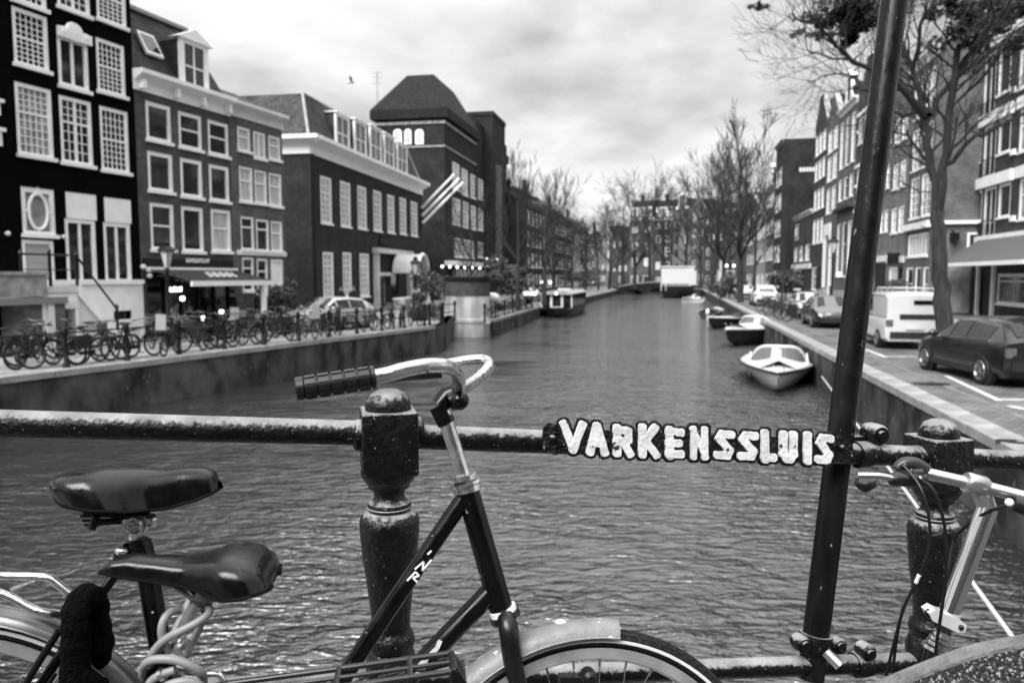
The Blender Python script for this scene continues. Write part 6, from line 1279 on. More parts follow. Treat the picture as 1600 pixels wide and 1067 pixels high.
def railseg(a, b, r=RR, nm='top_rail', n=40):
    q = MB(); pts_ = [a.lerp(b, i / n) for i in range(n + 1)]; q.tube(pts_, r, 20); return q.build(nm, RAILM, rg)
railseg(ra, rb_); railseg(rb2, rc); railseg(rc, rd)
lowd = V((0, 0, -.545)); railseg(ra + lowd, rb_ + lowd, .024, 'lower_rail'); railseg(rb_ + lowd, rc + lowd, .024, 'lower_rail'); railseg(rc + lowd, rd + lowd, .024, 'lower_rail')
pd = dr(607); zpx = lambda y: P(607, y, pd).z; k_ = pd / F
prof = [(y, w) for y, w in ((735, 44), (742, 43), (752, 38), (757, 33), (762, 32), (765, 25), (776, 23.5), (782, 26), (786, 33), (790, 34.5), (796, 34), (799, 33), (802, 40), (808, 45), (816, 47), (830, 47), (870, 43.5), (920, 37), (960, 32), (985, 30), (995, 31), (1001, 35), (1012, 38), (1022, 36), (1026, 33), (1032, 36), (1045, 40), (1060, 41), (1075, 38), (1090, 36))]
M0 = Matrix.Translation((rb_.x, rb_.y, 0)); zb_ = rb_.z - 1.07
q = MB().lathe([(w * k_, zpx(y)) for y, w in prof] + [(.06, zpx(1100)), (.06, zb_ + .12), (.085, zb_ + .10), (.085, zb_)], 32, M0)
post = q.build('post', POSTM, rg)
def headbox(z0, z1, hw, M, bev=.006):
    me = MB().box((-hw, -hw, z0), (hw, hw, z1)).mesh('post_head', POSTM, False); bm = bmesh.new(); bm.from_mesh(me); bmesh.ops.bevel(bm, geom=list(bm.edges), offset=bev, segments=3, affect='EDGES', profile=.6); bm.to_mesh(me); bm.free()
    me.transform(M); me.polygons.foreach_set('use_smooth', [True] * len(me.polygons)); me.set_sharp_from_angle(angle=radians(35)); return me
Rz = Matrix.Rotation(atan2(RU.y, RU.x), 4, 'Z')
hm = headbox(zpx(737), zpx(639), 42.5 * k_, WM['bridge_railing'].inverted() @ M0 @ Rz); hm.materials[0] = POSTM
put('post_head', hm, post)
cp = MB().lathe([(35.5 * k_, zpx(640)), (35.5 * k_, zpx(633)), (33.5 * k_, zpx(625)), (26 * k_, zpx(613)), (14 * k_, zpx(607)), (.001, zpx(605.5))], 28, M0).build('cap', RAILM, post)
cp2 = MB().torus(34.2 * k_, .0016, 28, 6, M0 @ Matrix.Translation((0, 0, zpx(793)))).build('ring_collar', mat('bright_chip', .3, .4), post)
dlt = rc - rb_; p2 = copy_tree(post); p2.location = dlt + V((0, 0, .002))
for s_ in (2, 3): copy_tree(post, loc=dlt + (rd - rc).normalized() * dlt.length * (s_ - 1))
for s_ in (1, 2, 3, 4): copy_tree(post, loc=(ra - rb_).normalized() * (dlt.length * s_ + .15))
for s_ in (-1, 1):
    for c_, z_ in ((rb_, 0), (rc, 0)):
        M = Matrix.Translation(c_) @ Matrix((tuple(RU) + (0,), tuple(RO_) + (0,), (0, 0, 1, 0), (0, 0, 0, 1))).transposed() @ Matrix.Rotation(pi / 2, 4, 'Y')
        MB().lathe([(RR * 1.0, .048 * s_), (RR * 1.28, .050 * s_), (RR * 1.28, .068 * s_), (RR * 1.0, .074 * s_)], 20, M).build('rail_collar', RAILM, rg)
M = Matrix.Translation(rb_.lerp(rc, (1333 - 607) / 858.)) @ Matrix((tuple(RU) + (0,), tuple(RO_) + (0,), (0, 0, 1, 0), (0, 0, 0, 1))).transposed() @ Matrix.Rotation(pi / 2, 4, 'Y')
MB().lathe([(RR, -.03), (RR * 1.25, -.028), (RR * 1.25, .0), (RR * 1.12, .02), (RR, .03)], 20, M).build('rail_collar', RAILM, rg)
# ------------------------------------------------------------------ name sign VARKENSSLUIS
sg_o = P(860, 687, dr(860)); SN = RO_                                     # plane a little in front of the rail
so_ = sg_o - SN * (RR + .004)
def Sg(x, y, off=0.0): return PL(x, y, so_ - SN * off, SN)
sgn = thing('name_sign', 'black iron bridge sign with chipped raised white letters VARKENSSLUIS', 'sign', sg_o)
LET = mat('chipped_white_letter', .76, .55, var=.14, vscale=30, bump=.22, bscale=110, speck=(44, .655, .04))
SIGN = mat('sign_iron', .004, .4, 0, spec=.35, var=.5, vscale=40, bump=.7, bscale=80, speck=(80, .69, .35))
q = MB(); q.prism([Sg(866, 668), Sg(866, 704), Sg(1318, 724), Sg(1318, 686)], SN * -.008); plate = q.build('plate', SIGN, sgn, recalc=True, smooth_=False)
GL = {'V': [((0, 0), (.5, 1)), ((1, 0), (.5, 1))], 'A': [((.45, 0), (.08, 1)), ((.5, 0), (.95, 1)), ((.2, .66), (.75, .66))], 'R': [((.12, 0), (.12, 1)), ((.1, .08), (.62, .08)), ((.82, .12), (.82, .44)), ((.1, .54), (.66, .52)), ((.45, .52), (.92, 1))],
      'K': [((.14, 0), (.14, 1)), ((.88, 0), (.22, .56)), ((.30, .46), (.95, 1))], 'E': [((.14, 0), (.14, 1)), ((.1, .08), (.95, .08)), ((.1, .5), (.8, .5)), ((.1, .92), (.95, .92))], 'N': [((.14, 0), (.14, 1)), ((.86, 0), (.86, 1)), ((.10, .02), (.90, .98))],
      'S': [((.90, .09), (.38, .08)), ((.36, .09), (.18, .26)), ((.20, .28), (.80, .70)), ((.80, .70), (.66, .90)), ((.66, .91), (.08, .91))], 'L': [((.16, 0), (.16, 1)), ((.12, .92), (.96, .92))], 'U': [((.15, 0), (.15, .74)), ((.85, 0), (.85, .74)), ((.15, .74), (.40, .92)), ((.85, .74), (.60, .92)), ((.38, .92), (.62, .92))], 'I': [((.5, 0), (.5, 1))]}
boxes = [('V', 875, 914, 657, 707), ('A', 914, 950, 660, 711), ('R', 955, 990, 663, 713), ('K', 994, 1030, 662, 715), ('E', 1037, 1068, 666, 717), ('N', 1074, 1108, 665, 718), ('S', 1113, 1148, 669, 719.5), ('S', 1150, 1185, 671, 721), ('L', 1186, 1212, 671, 722.5), ('U', 1214, 1246, 673, 725), ('I', 1252, 1268, 674, 724.5), ('S', 1271, 1302, 675, 726.5)]
rnd = random.Random(2); back = MB()
for ch, x0, x1, y0, y1 in boxes:
    q = MB()
    for i, ((ax, ay), (bx, by)) in enumerate(GL[ch]):
        mp_ = lambda a, b: V((x0 + 5 + (x1 - x0 - 10) * a, y0 + 5.5 + (y1 - y0 - 11) * b + (a - .5) * (x1 - x0) * .03, 0))
        a, b = mp_(ax, ay), mp_(bx, by); t = (b - a).normalized(); n_ = V((-t.y, t.x, 0))
        wk = .74 if ch == 'N' else 1
        for wv, ext, dst, dp, z in ((5.9 * wk, 3.4, q, .0075, .0085 + i * .0006), (10.0, 6, back, .0045, .004 + i * .0004 + .0002 * (boxes.index((ch, x0, x1, y0, y1)) % 2))):
            m_ = 5; L1_, R1_ = [], []
            for j in range(m_ + 1):
                c_ = (a - t * ext).lerp(b + t * ext, j / m_); jj = .55 if dst is q else .7
                L1_.append(c_ + n_ * (wv + rnd.uniform(-jj, jj))); R1_.append(c_ - n_ * (wv + rnd.uniform(-jj, jj)))
            e0, e1 = (L1_[0] + R1_[0]) / 2 - t * wv * .42, (L1_[-1] + R1_[-1]) / 2 + t * wv * .42; cr = wv * .55
            outl = L1_ + [e1 + n_ * cr, e1 - n_ * cr] + R1_[::-1] + [e0 - n_ * cr, e0 + n_ * cr]
            dst.prism([Sg(p.x, p.y, z) for p in outl], SN * -dp)
    q.build('letter', LET, sgn, recalc=True, smooth_=False)
back.build('letter_backing', SIGN, plate, recalc=True, smooth_=False)
for pts_ in ([(848, 668), (856, 660), (872, 663), (880, 672), (878, 704), (868, 710), (852, 706), (846, 696)], [(1300, 686), (1308, 680), (1322, 682), (1330, 692), (1329, 716), (1318, 724), (1304, 722)]):
    fl_ = MB().prism([Sg(x, y, .001) for x, y in pts_], SN * -.007).build('end_flange', SIGN, sgn, recalc=True, smooth_=False); cx_ = sum(p[0] for p in pts_) / len(pts_); cy_ = sum(p[1] for p in pts_) / len(pts_)
    c_ = Sg(cx_, cy_, .012); MB().ball(c_, .0085, 8).build('bolt', RAILM, fl_)
# ------------------------------------------------------------------ leaning pole clamped to the railing
pt, pb = P(1397, 0, 1.955), P(1269, 1040, 1.935); pdv = (pt - pb).normalized()
pl = thing('leaning_pole', 'tall black steel pole leaning behind the railing, clamped to it with scaffold clamps', 'pole', pb)
POLEM = mat('pole_paint', .005, .36, 0, spec=.2, var=.6, vscale=14, bump=.15, bscale=50, rvar=.12, speck=(70, .70, .2), stretch=(1, 1, .4), coat=.1)
MB().tube([pb + pdv * (-.03 + i * .12) for i in range(34)], .0325, 24).build('pole_tube', POLEM, pl)
def clamp(c, ax, r, nm='clamp', parent=None, bolts=((0, 1), (0, -1)), wd=.05):
    ax = ax.normalized(); z_ = ax; x_ = (RO_ - z_ * RO_.dot(z_)).normalized(); y_ = z_.cross(x_); M = Matrix((tuple(x_) + (0,), tuple(y_) + (0,), tuple(z_) + (0,), (0, 0, 0, 1))).transposed(); M = Matrix.Translation(c) @ M
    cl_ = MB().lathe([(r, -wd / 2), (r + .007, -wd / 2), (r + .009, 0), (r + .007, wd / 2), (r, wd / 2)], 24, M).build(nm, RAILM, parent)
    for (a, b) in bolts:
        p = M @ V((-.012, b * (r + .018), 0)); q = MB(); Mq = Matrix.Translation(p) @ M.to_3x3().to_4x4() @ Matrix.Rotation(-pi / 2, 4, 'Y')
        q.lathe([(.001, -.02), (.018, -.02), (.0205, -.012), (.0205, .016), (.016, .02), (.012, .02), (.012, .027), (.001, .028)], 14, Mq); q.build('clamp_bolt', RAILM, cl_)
    return cl_
def onpole(y): 
    f_ = (1040 - y) / 1040; return pb.lerp(pt, f_)
clamp(onpole(1002), pdv, .0325, 'clamp', pl, wd=.04); clamp(onpole(706), pdv, .0325, 'clamp', pl, bolts=((0, -1),), wd=.045)
cr_ = rb_.lerp(rc, (1340 - 607) / 858.) + lowd; clamp(cr_, RU, .024, 'clamp', pl, bolts=((0, 1),), wd=.045)
q = MB(); a, b = P(1365, 676, 1.93), P(1362, 690, 1.93); M = Matrix.Translation(P(1368, 678, 1.92)) @ Matrix((tuple(RU) + (0,), tuple(RO_) + (0,), (0, 0, 1, 0), (0, 0, 0, 1))).transposed() @ Matrix.Rotation(pi / 2, 4, 'X')
q.lathe([(.001, -.03), (.024, -.03), (.0265, -.02), (.0265, .015), (.021, .022), (.013, .022), (.012, .03), (.001, .031)], 18, M); kn = q.build('clamp_bolt', RAILM, pl)
MB().bar(P(1300, 686, 1.93), P(1362, 684, 1.935), .02, .012).build('clamp_strap', RAILM, pl)
MB().tube([P(1290, 1018, 1.9), P(1312, 1040, 1.88)], .013, 12).build('clamp_pin', ALU, pl)
# mooring rope
q = MB(); p0 = mb_.location + V((0, 0, 0)); r0 = P(1284, 588, 22.5); r1 = P(1600, 1020, 4.6); pts_ = [r0.lerp(r1, i / 16 * 1.13) for i in range(17)]
rp_ = q.tube(pts_, .0155, 8).build('mooring_rope', mat('rope_pale', .55, .8, var=.15, vscale=40)); tag(rp_, 'pale taut mooring rope running from the white motorboat to the bridge', 'rope')

# ------------------------------------------------------------------ bicycle A (facing right, RN on the frame)
RA, FA = P(-80, 1299, 1.24), P(922, 1283, 1.394); AU = (FA - RA).normalized(); away = V((-AU.y, AU.x, 0)).normalized(); AV = (V((0, 0, 1)) * cos(radians(7)) + away * sin(radians(7))); AV = (AV - AU * AV.dot(AU)).normalized(); AN = AV.cross(AU) * -1
if AN.y < 0: AN = -AN
def A(x, y, wq=0.0): return PL(x, y, FA - AN * wq, AN)
AM = Matrix((tuple(AU) + (0,), tuple(AV) + (0,), tuple(AU.cross(AV)) + (0,), (0, 0, 0, 1))).transposed()
FR_A = mat('black_frame_paint', .0025, .22, 0, spec=.35, var=.5, vscale=18, rvar=.08, speck=(90, .72, .3), coat=.0)
FENDER = mat('worn_mudguard', .22, .5, .2, var=.3, vscale=10, bump=.15, bscale=50, speck=(40, .69, .7))
RIMW = mat('dull_rim', .62, .32, .7, var=.2, vscale=16); STRIPE = mat('reflective_stripe', .7, .35)
LEATHER = mat('saddle_leather', .0012, .24, spec=.5, var=.4, vscale=24, bump=.04, bscale=200, rvar=.05); GRIP = mat('grip_rubber', .006, .34, spec=.7, var=.3, vscale=30)
SILV = mat('worn_chrome', .66, .2, .95, var=.2, vscale=22, rvar=.1, bump=.12, bscale=50, speck=(60, .68, .12))
ba = thing('bicycle', 'black bicycle marked RN with swept chrome handlebar and pale front mudguard', 'bicycle', (RA + FA) / 2 - AV * .34)
def big_wheel(parent, c, R=.345, tread=False, lo=.0165, rimw=None):
    M = Matrix.Translation(c) @ AM; Rc = R - lo
    wo = MB().torus(Rc, lo, 96, 12, M).build('wheel', RUBBER, parent)
    if tread:
        q = MB(); nT = 110
        for k in range(nT):
            a = 2 * pi * k / nT
            for j, ph in enumerate((-.95, -.42, .1, .62, 1.1)):
                aa = a + (pi / nT if j % 2 else 0); rr_ = Rc + lo * cos(ph); zz = lo * sin(ph)
                Mt = M @ Matrix.Rotation(aa, 4, 'Z') @ Matrix.Translation((rr_, 0, zz)) @ Matrix.Rotation(-ph, 4, 'Y')
                q.add([Mt @ V(v) for v in ((0.0012, -.0068, -.0036), (0.0012, .0068, -.0036), (0.0012, .0068, .0036), (0.0012, -.0068, .0036), (-.001, -.0078, -.0044), (-.001, .0078, -.0044), (-.001, .0078, .0044), (-.001, -.0078, .0044))], [(0, 1, 2, 3), (0, 4, 5, 1), (1, 5, 6, 2), (2, 6, 7, 3), (3, 7, 4, 0)])
        td = q.build('tread', RUBBER, wo, smooth_=False); td['kind'] = 'stuff'
    for s_ in (-1, 1): MB().lathe([(Rc - .0028, s_ * (lo + .0006)), (Rc + .0002, s_ * (lo + .0011)), (Rc + .0032, s_ * (lo + .0006))], 96, M).build('reflective_stripe', STRIPE, wo)
    MB().lathe([(R - .030, -.013), (R - .049, -.0125), (R - .054, -.006), (R - .054, .006), (R - .049, .0125), (R - .030, .013)], 96, M).build('rim', rimw or RIMW, wo)
    q = MB(); nS = 36
    for k in range(nS):
        a = 2 * pi * k / nS; h_ = a + (.55 if (k // 2) % 2 else -.55); s_ = (-1) ** k; q.tube([M @ V((.028 * cos(h_), .028 * sin(h_), .026 * s_)), M @ V(((R - .053) * cos(a), (R - .053) * sin(a), 0))], .0011, 5, cap=False)
        q.tube([M @ V(((R - .068) * cos(a), (R - .068) * sin(a), .001 * s_)), M @ V(((R - .053) * cos(a), (R - .053) * sin(a), 0))], .0022, 5)
    q.build('spokes', ALU, wo); MB().lathe([(.001, -.055), (.008, -.055), (.008, -.034), (.03, -.03), (.03, -.024), (.018, -.02), (.018, .02), (.03, .024), (.03, .03), (.008, .034), (.008, .055), (.001, .055)], 20, M).build('hub', ALU, wo); return wo
big_wheel(ba, FA, .345, True); big_wheel(ba, RA, .345)
def mudguard(parent, c, a0, a1, Rm, m, hw=.027, drop=.022, nm='mudguard'):
    M = Matrix.Translation(c) @ AM; rows_ = []; n = 34
    for k in range(n + 1):
        a = a0 + (a1 - a0) * k / n; row = []
        for j in range(9):
            t = j / 8 * 2 - 1; z = hw * sin(t * 1.45) / sin(1.45); r_ = Rm - drop * (1 - cos(t * 1.45)) / (1 - cos(1.45)); row.append(M @ V((r_ * cos(a), r_ * sin(a), z)))
        rows_.append(row)
    q = MB().grid(rows_); q.grid([[p - (p - c).normalized() * .0015 for p in r] for r in rows_][::-1])
    q.tube([r[0] for r in rows_], .0019, 6).tube([r[-1] for r in rows_], .0019, 6); return q.build(nm, m, parent)
mudguard(ba, FA, radians(85.5), radians(178), .364, FENDER, .029, .026)
mudguard(ba, RA, radians(8), radians(170), .366, mat('rear_mudguard', .17, .25, .6, var=.4, vscale=9), .028, .024)
q = MB().ball(A(876, 972, .0), .009, 8, sc=(1.3, 1, .7)); q.build('mudguard_nut', PALE, ba)
q = MB(); bbA = A(400, 1290)
q.tube([A(731, 770), A(650, 888), A(544, 1046), bbA], .0155, 18); q.tube([A(765, 926), A(663, 1032), bbA], .0185, 18); q.tube([A(231, 893), A(246, 985), A(300, 1285), bbA], .0178, 18)
q.tube([A(727, 752), A(731, 768), A(783, 950)], [.0215, .021, .0215], 22)
for s_ in (-1, 1): q.tube([A(205, 862, .006 * s_), A(160, 925, .03 * s_), RA - AN * (.06 * s_)], .0085, 10).tube([bbA - AN * .03 * s_, RA - AN * (.06 * s_)], .01, 8)
q.tube([A(186, 872, -.03), A(205, 862, -.0), A(215, 858), A(222, 868)], .011, 10); fr_ = q.build('frame', FR_A, ba)
q = MB()                                                       # RN mark painted on the tube, laid on its near side
def tubept(x, y, off=.0162): return A(x, y, off)
for st_ in ([(636, 907), (649, 893)], [(649, 893), (655, 899)], [(655, 899), (645, 902)], [(645, 902), (652, 909)], [(648, 889), (662, 877)], [(662, 877), (660, 891)], [(660, 891), (674, 874)], [(668, 866), (674, 860)]):
    a, b = tubept(*st_[0]), tubept(*st_[1]); q.bar(a, b, .0032, .0012, AN * -1)
q.build('frame_lettering', WHITE, fr_)
q = MB()
for a, b in (((655, 1040), (683, 1012)), ((683, 1012), (688, 1000)), ((650, 1055), (668, 1034))): q.bar(A(*a, .0195), A(*b, .0195), .008, .0012, AN * -1)
q.build('bare_metal_chip', STRIPE, fr_)
q = MB().tube([A(724.5, 741), A(726, 749)], .0235, 18).tube([A(727, 752), A(728.5, 757)], .0285, 22).tube([A(729, 758), A(731, 767)], .025, 20); q.build('headset', SILV, ba)
MB().tube([A(784, 949), A(787, 957)], .0255, 22).build('lower_headset_ring', WHITE, ba)
q = MB(); q.tube([A(787, 957), A(791, 966)], .0285, 18)
for s_ in (-1, 1): q.tube([A(789, 960, .012 * s_), A(795, 985, .034 * s_), A(806, 1055, .040 * s_), A(850, 1190, .046 * s_), FA - AN * .05 * s_], [.015, .018, .0165, .012, .009], 14, sub=4)
q.build('fork', mat('fork_paint', .008, .28, .1, var=.7, vscale=9, rvar=.1, coat=.0), ba)
q = MB().tube([A(692, 642), A(724, 744)], .0135, 18); q.build('stem_tube', SILV, ba)
q = MB().tube([A(684, 634), A(698, 662)], [.0165, .0165], 8); q.tube([A(688, 634), A(700, 618), A(714, 612)], .018, 12); q.tube([A(702, 628, .02), A(722, 622, .02)], .017, 12).ball(A(718, 626, .03), .017, 12); q.build('stem_clamp', FR_A, ba)
near = [(713, 613, .0), (717, 598, .05), (712, 580, .12), (696, 572, .17), (668, 571, .195), (630, 578, .205), (590, 588, .21), (464, 608, .225)]
farp = [(713, 613, 0), (728, 605, -.05), (744, 594, -.11), (759, 580, -.16), (764, 570, -.19), (757, 563, -.21), (735, 563, -.22), (700, 569, -.225), (655, 576, -.23), (560, 590, -.24)]
hb_ = MB().tube([A(*p) for p in near], .0118, 20, sub=6).tube([A(*p) for p in farp], .0118, 20, sub=6).build('handlebar', SILV, ba)
ga, gb = A(586, 589, .21), A(462, 608, .225); gd = (gb - ga).normalized()
q = MB(); Lg = (gb - ga).length; prof = []; pts_ = []; rr_ = []
for i, t in enumerate([0, .01, .05, .055] + [x for k in range(5) for x in (.07 + k * .168, .078 + k * .168, .216 + k * .168, .224 + k * .168)] + [.905, .91, .99, 1.0]):
    pts_.append(ga + gd * Lg * t)
    if t <= .05: rr_.append(.0178 if t > 0 else .016)
    elif t >= .905: rr_.append(.0176 if t < .995 else .0165)
    elif t == .055: rr_.append(.0158)
    else: rr_.append({0: .0146, 1: .0164, 2: .0164, 3: .0146}[(i - 4) % 4])
q.tube(pts_, rr_, 22)
for k in range(5):                                             # lengthwise ribs of the grip
    for j in range(9):
        a = 2 * pi * j / 9; u_ = gd.orthogonal().normalized(); v_ = gd.cross(u_); o_ = (u_ * cos(a) + v_ * sin(a)) * .0166; q.bar(ga + gd * Lg * (.082 + k * .168) + o_, ga + gd * Lg * (.212 + k * .168) + o_, .0075, .0022, o_)
q.build('grip', GRIP, hb_); MB().tube([A(690, 579, -.23), A(640, 583, -.24), A(560, 591, -.25)], .0165, 16).build('grip', GRIP, hb_)
def saddle(parent, top, bot, w0, widths, m, nm='saddle', lip=True, push=.52):
    """top and bot: picture contours; widths: (share of length from the first point, half width)."""
    n = 30; xa, xb = top[0][0], top[-1][0]
    def lerp(c, x, sgn):
        for (x0, y0), (x1, y1) in zip(c, c[1:]):
            if (x - x0) * (x - x1) <= 0 and x0 != x1: f_ = (x - x0) / (x1 - x0); f_ = f_ * f_ * (3 - 2 * f_) * .35 + f_ * .65; return y0 + (y1 - y0) * f_
        return c[-1][1]
    def wl(t):
        for (t0, a), (t1, b) in zip(widths, widths[1:]):
            if t0 <= t <= t1: f_ = (t - t0) / (t1 - t0); f_ = f_ * f_ * (3 - 2 * f_); return a + (b - a) * f_
    rows_ = []; lp_ = []; lp2 = []
    for i in range(n + 1):
        t = (1 - cos(pi * i / n)) / 2; x = xa + (xb - xa) * t; hw = wl(t); T_ = A(x, lerp(top, x, 0), w0); B_ = A(x, lerp(bot, x, 0), w0 + hw * .92) + AN * hw * .92; up_ = T_ - B_; row = []
        for k in range(17):
            a = -pi / 2 + pi * k / 16; yy = hw * (abs(sin(a)) ** push) * (1 if a > 0 else -1); zz = abs(cos(a)) ** .46
            row.append(B_ + up_ * zz - AN * yy * -1)
        rows_.append(row); lp_.append(row[0]); lp2.append(row[-1])
    q = MB().grid(rows_); q.grid([[r[0], r[0].lerp(r[-1], .5) + (r[8] - r[0].lerp(r[-1], .5)) * .25, r[-1]] for r in rows_])
    so__ = q.build(nm, m, parent, ang=60)
    if lip: MB().tube(lp_, .0028, 6).tube(lp2, .0028, 6).build('saddle_piping', mat('piping', .003, .7, spec=.1), so__)
    return so__
sA = saddle(ba, [(86, 770), (90, 752), (99, 741), (116, 734), (134, 730), (165, 727), (210, 729), (255, 733), (295, 730), (320, 731), (334, 737), (342, 752)], [(86, 776), (91, 784), (104, 791), (140, 797), (200, 800), (255, 795), (300, 783), (328, 772), (342, 764)], .0,
            [(0, .018), (.02, .05), (.06, .075), (.16, .096), (.3, .10), (.45, .078), (.6, .052), (.8, .037), (.95, .030), (1, .016)], LEATHER)
q = MB()
for y_ in (-.03, .03): q.tube([A(130, 800, y_), A(175, 806, y_), A(235, 803, y_)], .0035, 6)
for k in range(3): q.tube([A(126 + 3 * k, 806 + 7 * k, .03), A(190, 806 + 5 * k, .03)], .0028, 6)
q.tube([A(140, 822, .03), A(205, 806, .03)], .004, 6).tube([A(143, 826, .03), A(150, 806, .03)], .007, 8); q.build('saddle_springs', BLACK, sA)
q = MB(); M = Matrix.Translation(A(213, 816)) @ AM; q.lathe([(.001, -.024), (.013, -.024), (.016, -.02), (.016, -.012), (.021, -.012), (.021, .012), (.016, .012), (.016, .02), (.013, .024), (.006, .024), (.006, .03), (.001, .03)], 18, M); q.tube([A(216, 803), A(213, 818), A(213, 842)], [.015, .016, .0128], 14).ball(A(236, 812), .012, 10); q.build('saddle_clamp', SILV, ba)
q = MB().tube([A(214, 842), A(216, 850)], .0178, 16).tube([A(217, 846), A(231, 893)], [.02, .0185], 16).tube([A(184, 868, .01), A(199, 855, .012)], .009, 10); q.build('seat_lug', FR_A, ba)
MB().ball(A(190, 861, .016), .0085, 10, sc=(1.4, 1, .9)).build('clamp_bolt', SILV, ba)
q = MB()
for s_ in (.06, -.06):
    q.tube([A(-300, 900, s_), A(-40, 899, s_), A(66, 901, s_), A(86, 909, s_), A(112, 930, s_)], .0066, 12, sub=3)
q.tube([A(-300, 925, .06), A(-60, 917, .06), A(5, 928, .06), A(45, 948, .06), A(75, 958, .06), A(112, 958, .03)], .0066, 12, sub=3).tube([A(18, 922, .06), A(64, 903, .06)], .0042, 8).tube([A(-300, 900, .06), A(-300, 900, -.06)], .006, 8); q.tube([A(-200, 905, .06), RA - AN * .07], .006, 8).build('carrier', SILV, ba)
q = MB().tube([A(92, 985, .065), A(60, 1035, .065), A(36, 1075, .065), A(-80, 1290, .065)], .0058, 10); q.build('mudguard_stay', BLACK, ba)
MB().tube([bbA - AN * .05, bbA + AN * .05], .02, 12).tube([bbA - AN * .06, A(430, 1420, .07)], .009, 8).tube([bbA + AN * .06, A(370, 1180, -.07)], .009, 8).build('crank', ALU, ba)
M = Matrix.Translation(A(903, 1065, .02)) @ AM; MB().box((-.035, -.012, -.012), (.0, .012, .012), 0, M).lathe([(.001, -.012), (.014, -.012), (.014, .014), (.008, .02), (.001, .02)], 12, Matrix.Translation(A(920, 1056, .02)) @ AM).build('brake_arm', BLACK, ba)
# padded black chain lock hung over the carrier
lk = thing('chain_lock', 'black cloth covered chain lock hanging over the carrier by the rear mudguard', 'lock', A(110, 960, .07)); q = MB(); rnd = random.Random(9)
def lumpy(pts, r, sub=8):
    pts, R = smooth([V(p) for p in pts], [r] * len(pts), sub); R = [x * (1 + .34 * mnoise.noise(p * 28) + .05 * sin(i * 1.1)) for i, (x, p) in enumerate(zip(R, pts))]; q.tube(pts, R, 16)
lumpy([A(158, 1040, .01), A(156, 1000, .02), A(153, 960, .03), A(145, 938, .04), A(131, 934, .06), A(120, 950, .075), A(115, 985, .08), A(112, 1030, .08), A(112, 1090, .08), A(118, 1140, .08)], .019)
lumpy([A(136, 945, .03), A(130, 965, .045), A(122, 995, .06), A(122, 1040, .06), A(128, 1100, .05)], .019)
lumpy([A(108, 1020, .07), A(116, 1045, .075), A(132, 1062, .07), A(158, 1072, .04)], .015); q.build('padded_chain', mat('lock_cloth', .003, .98, spec=.1, bump=.9, bscale=120, var=.5, vscale=40), lk)
# ------------------------------------------------------------------ bicycle B (faces left, nearer us)
WB = .245
bb_ = thing('bicycle', 'black bicycle facing left with low dipped saddle and black rear carrier in front', 'bicycle', A(300, 1700, WB))
def B(x, y, w_=0.0): return A(x, y, WB + w_)
sB = saddle(bb_, [(427, 905), (425, 888), (416, 872), (398, 862), (372, 857), (348, 859), (318, 867), (285, 871), (240, 869), (205, 867), (180, 872), (164, 882), (154, 891)], [(427, 912), (424, 918), (405, 926), (375, 934), (345, 936), (315, 922), (270, 912), (225, 906), (190, 901), (154, 894)], WB,
            [(0, .035), (.05, .072), (.14, .088), (.26, .085), (.38, .058), (.5, .040), (.72, .030), (.92, .022), (1, .006)], LEATHER)
q = MB().tube([B(309, 928), B(268, 1012)], .0115, 18); q.build('seat_post', mat('pitted_seat_post', .72, .28, .85, var=.15, vscale=30, speck=(110, .62, .2)), bb_)
q = MB().tube([B(300, 936), B(330, 934)], .012, 12).tube([B(270, 912, .02), B(300, 935, .02), B(350, 936, .02)], .0035, 8).tube([B(270, 912, -.02), B(300, 935, -.02), B(350, 936, -.02)], .0035, 8).ball(B(318, 928, .02), .012, 10); q.build('saddle_clamp', mat('grey_clamp', .15, .4, .5), bb_)
q = MB().tube([B(272, 1005), B(230, 1090), B(60, 1440)], .0165, 16).tube([B(60, 1440), B(-322, 1190)], .018, 14).tube([B(190, 1170), B(-326, 1110)], .015, 14).tube([B(-338, 1000), B(-318, 1210)], .021, 14).tube([B(262, 1022), B(292, 1016)], .0125, 12)
RBc = B(585, 1450); FBc = B(-520, 1450)
for s_ in (-1, 1): q.tube([B(255, 1040, .01 * s_), RBc - AN * .06 * s_], .008, 8).tube([B(60, 1440, .02 * s_), RBc - AN * .06 * s_], .009, 8).tube([B(-318, 1210, .04 * s_), FBc - AN * .05 * s_], .012, 8)
q.build('frame', FR_A, bb_); big_wheel(bb_, RBc, .335); big_wheel(bb_, FBc, .335)
M = Matrix.Translation(B(283, 1016, .02)) @ AM; MB().lathe([(.001, -.02), (.011, -.02), (.011, .016), (.009, .02), (.001, .021)], 16, M).build('clamp_bolt', ALU, bb_)
MB().tube([B(-338, 1000), B(-350, 850), B(-330, 800, .1), B(-250, 790, .26), B(-150, 800, .30)], .0115, 10, sub=4).tube([B(-350, 850), B(-330, 800, -.1), B(-250, 790, -.26), B(-150, 800, -.30)], .0115, 10, sub=4).build('handlebar', CHROME, bb_)
rk = MB(); cn = AN * -.065
for off in (0, .5, 1): rk.tube([B(300, 1079, .05) + cn * off, B(352, 1068, .05) + cn * off, B(560, 1040, .05) + cn * off, B(706, 1020, .05) + cn * off], .0044 if off != .5 else .0032, 10)
for x, y in ((352, 1068), (530, 1044), (640, 1030), (706, 1020)): rk.tube([B(x, y, .05), B(x, y, .05) + cn], .0045, 8)
rk.tube([B(640, 1030, .05), B(634, 1075, .05), RBc - AN * .07], .0045, 8).tube([B(640, 1030, .05) + cn, RBc + AN * .07], .0045, 8)
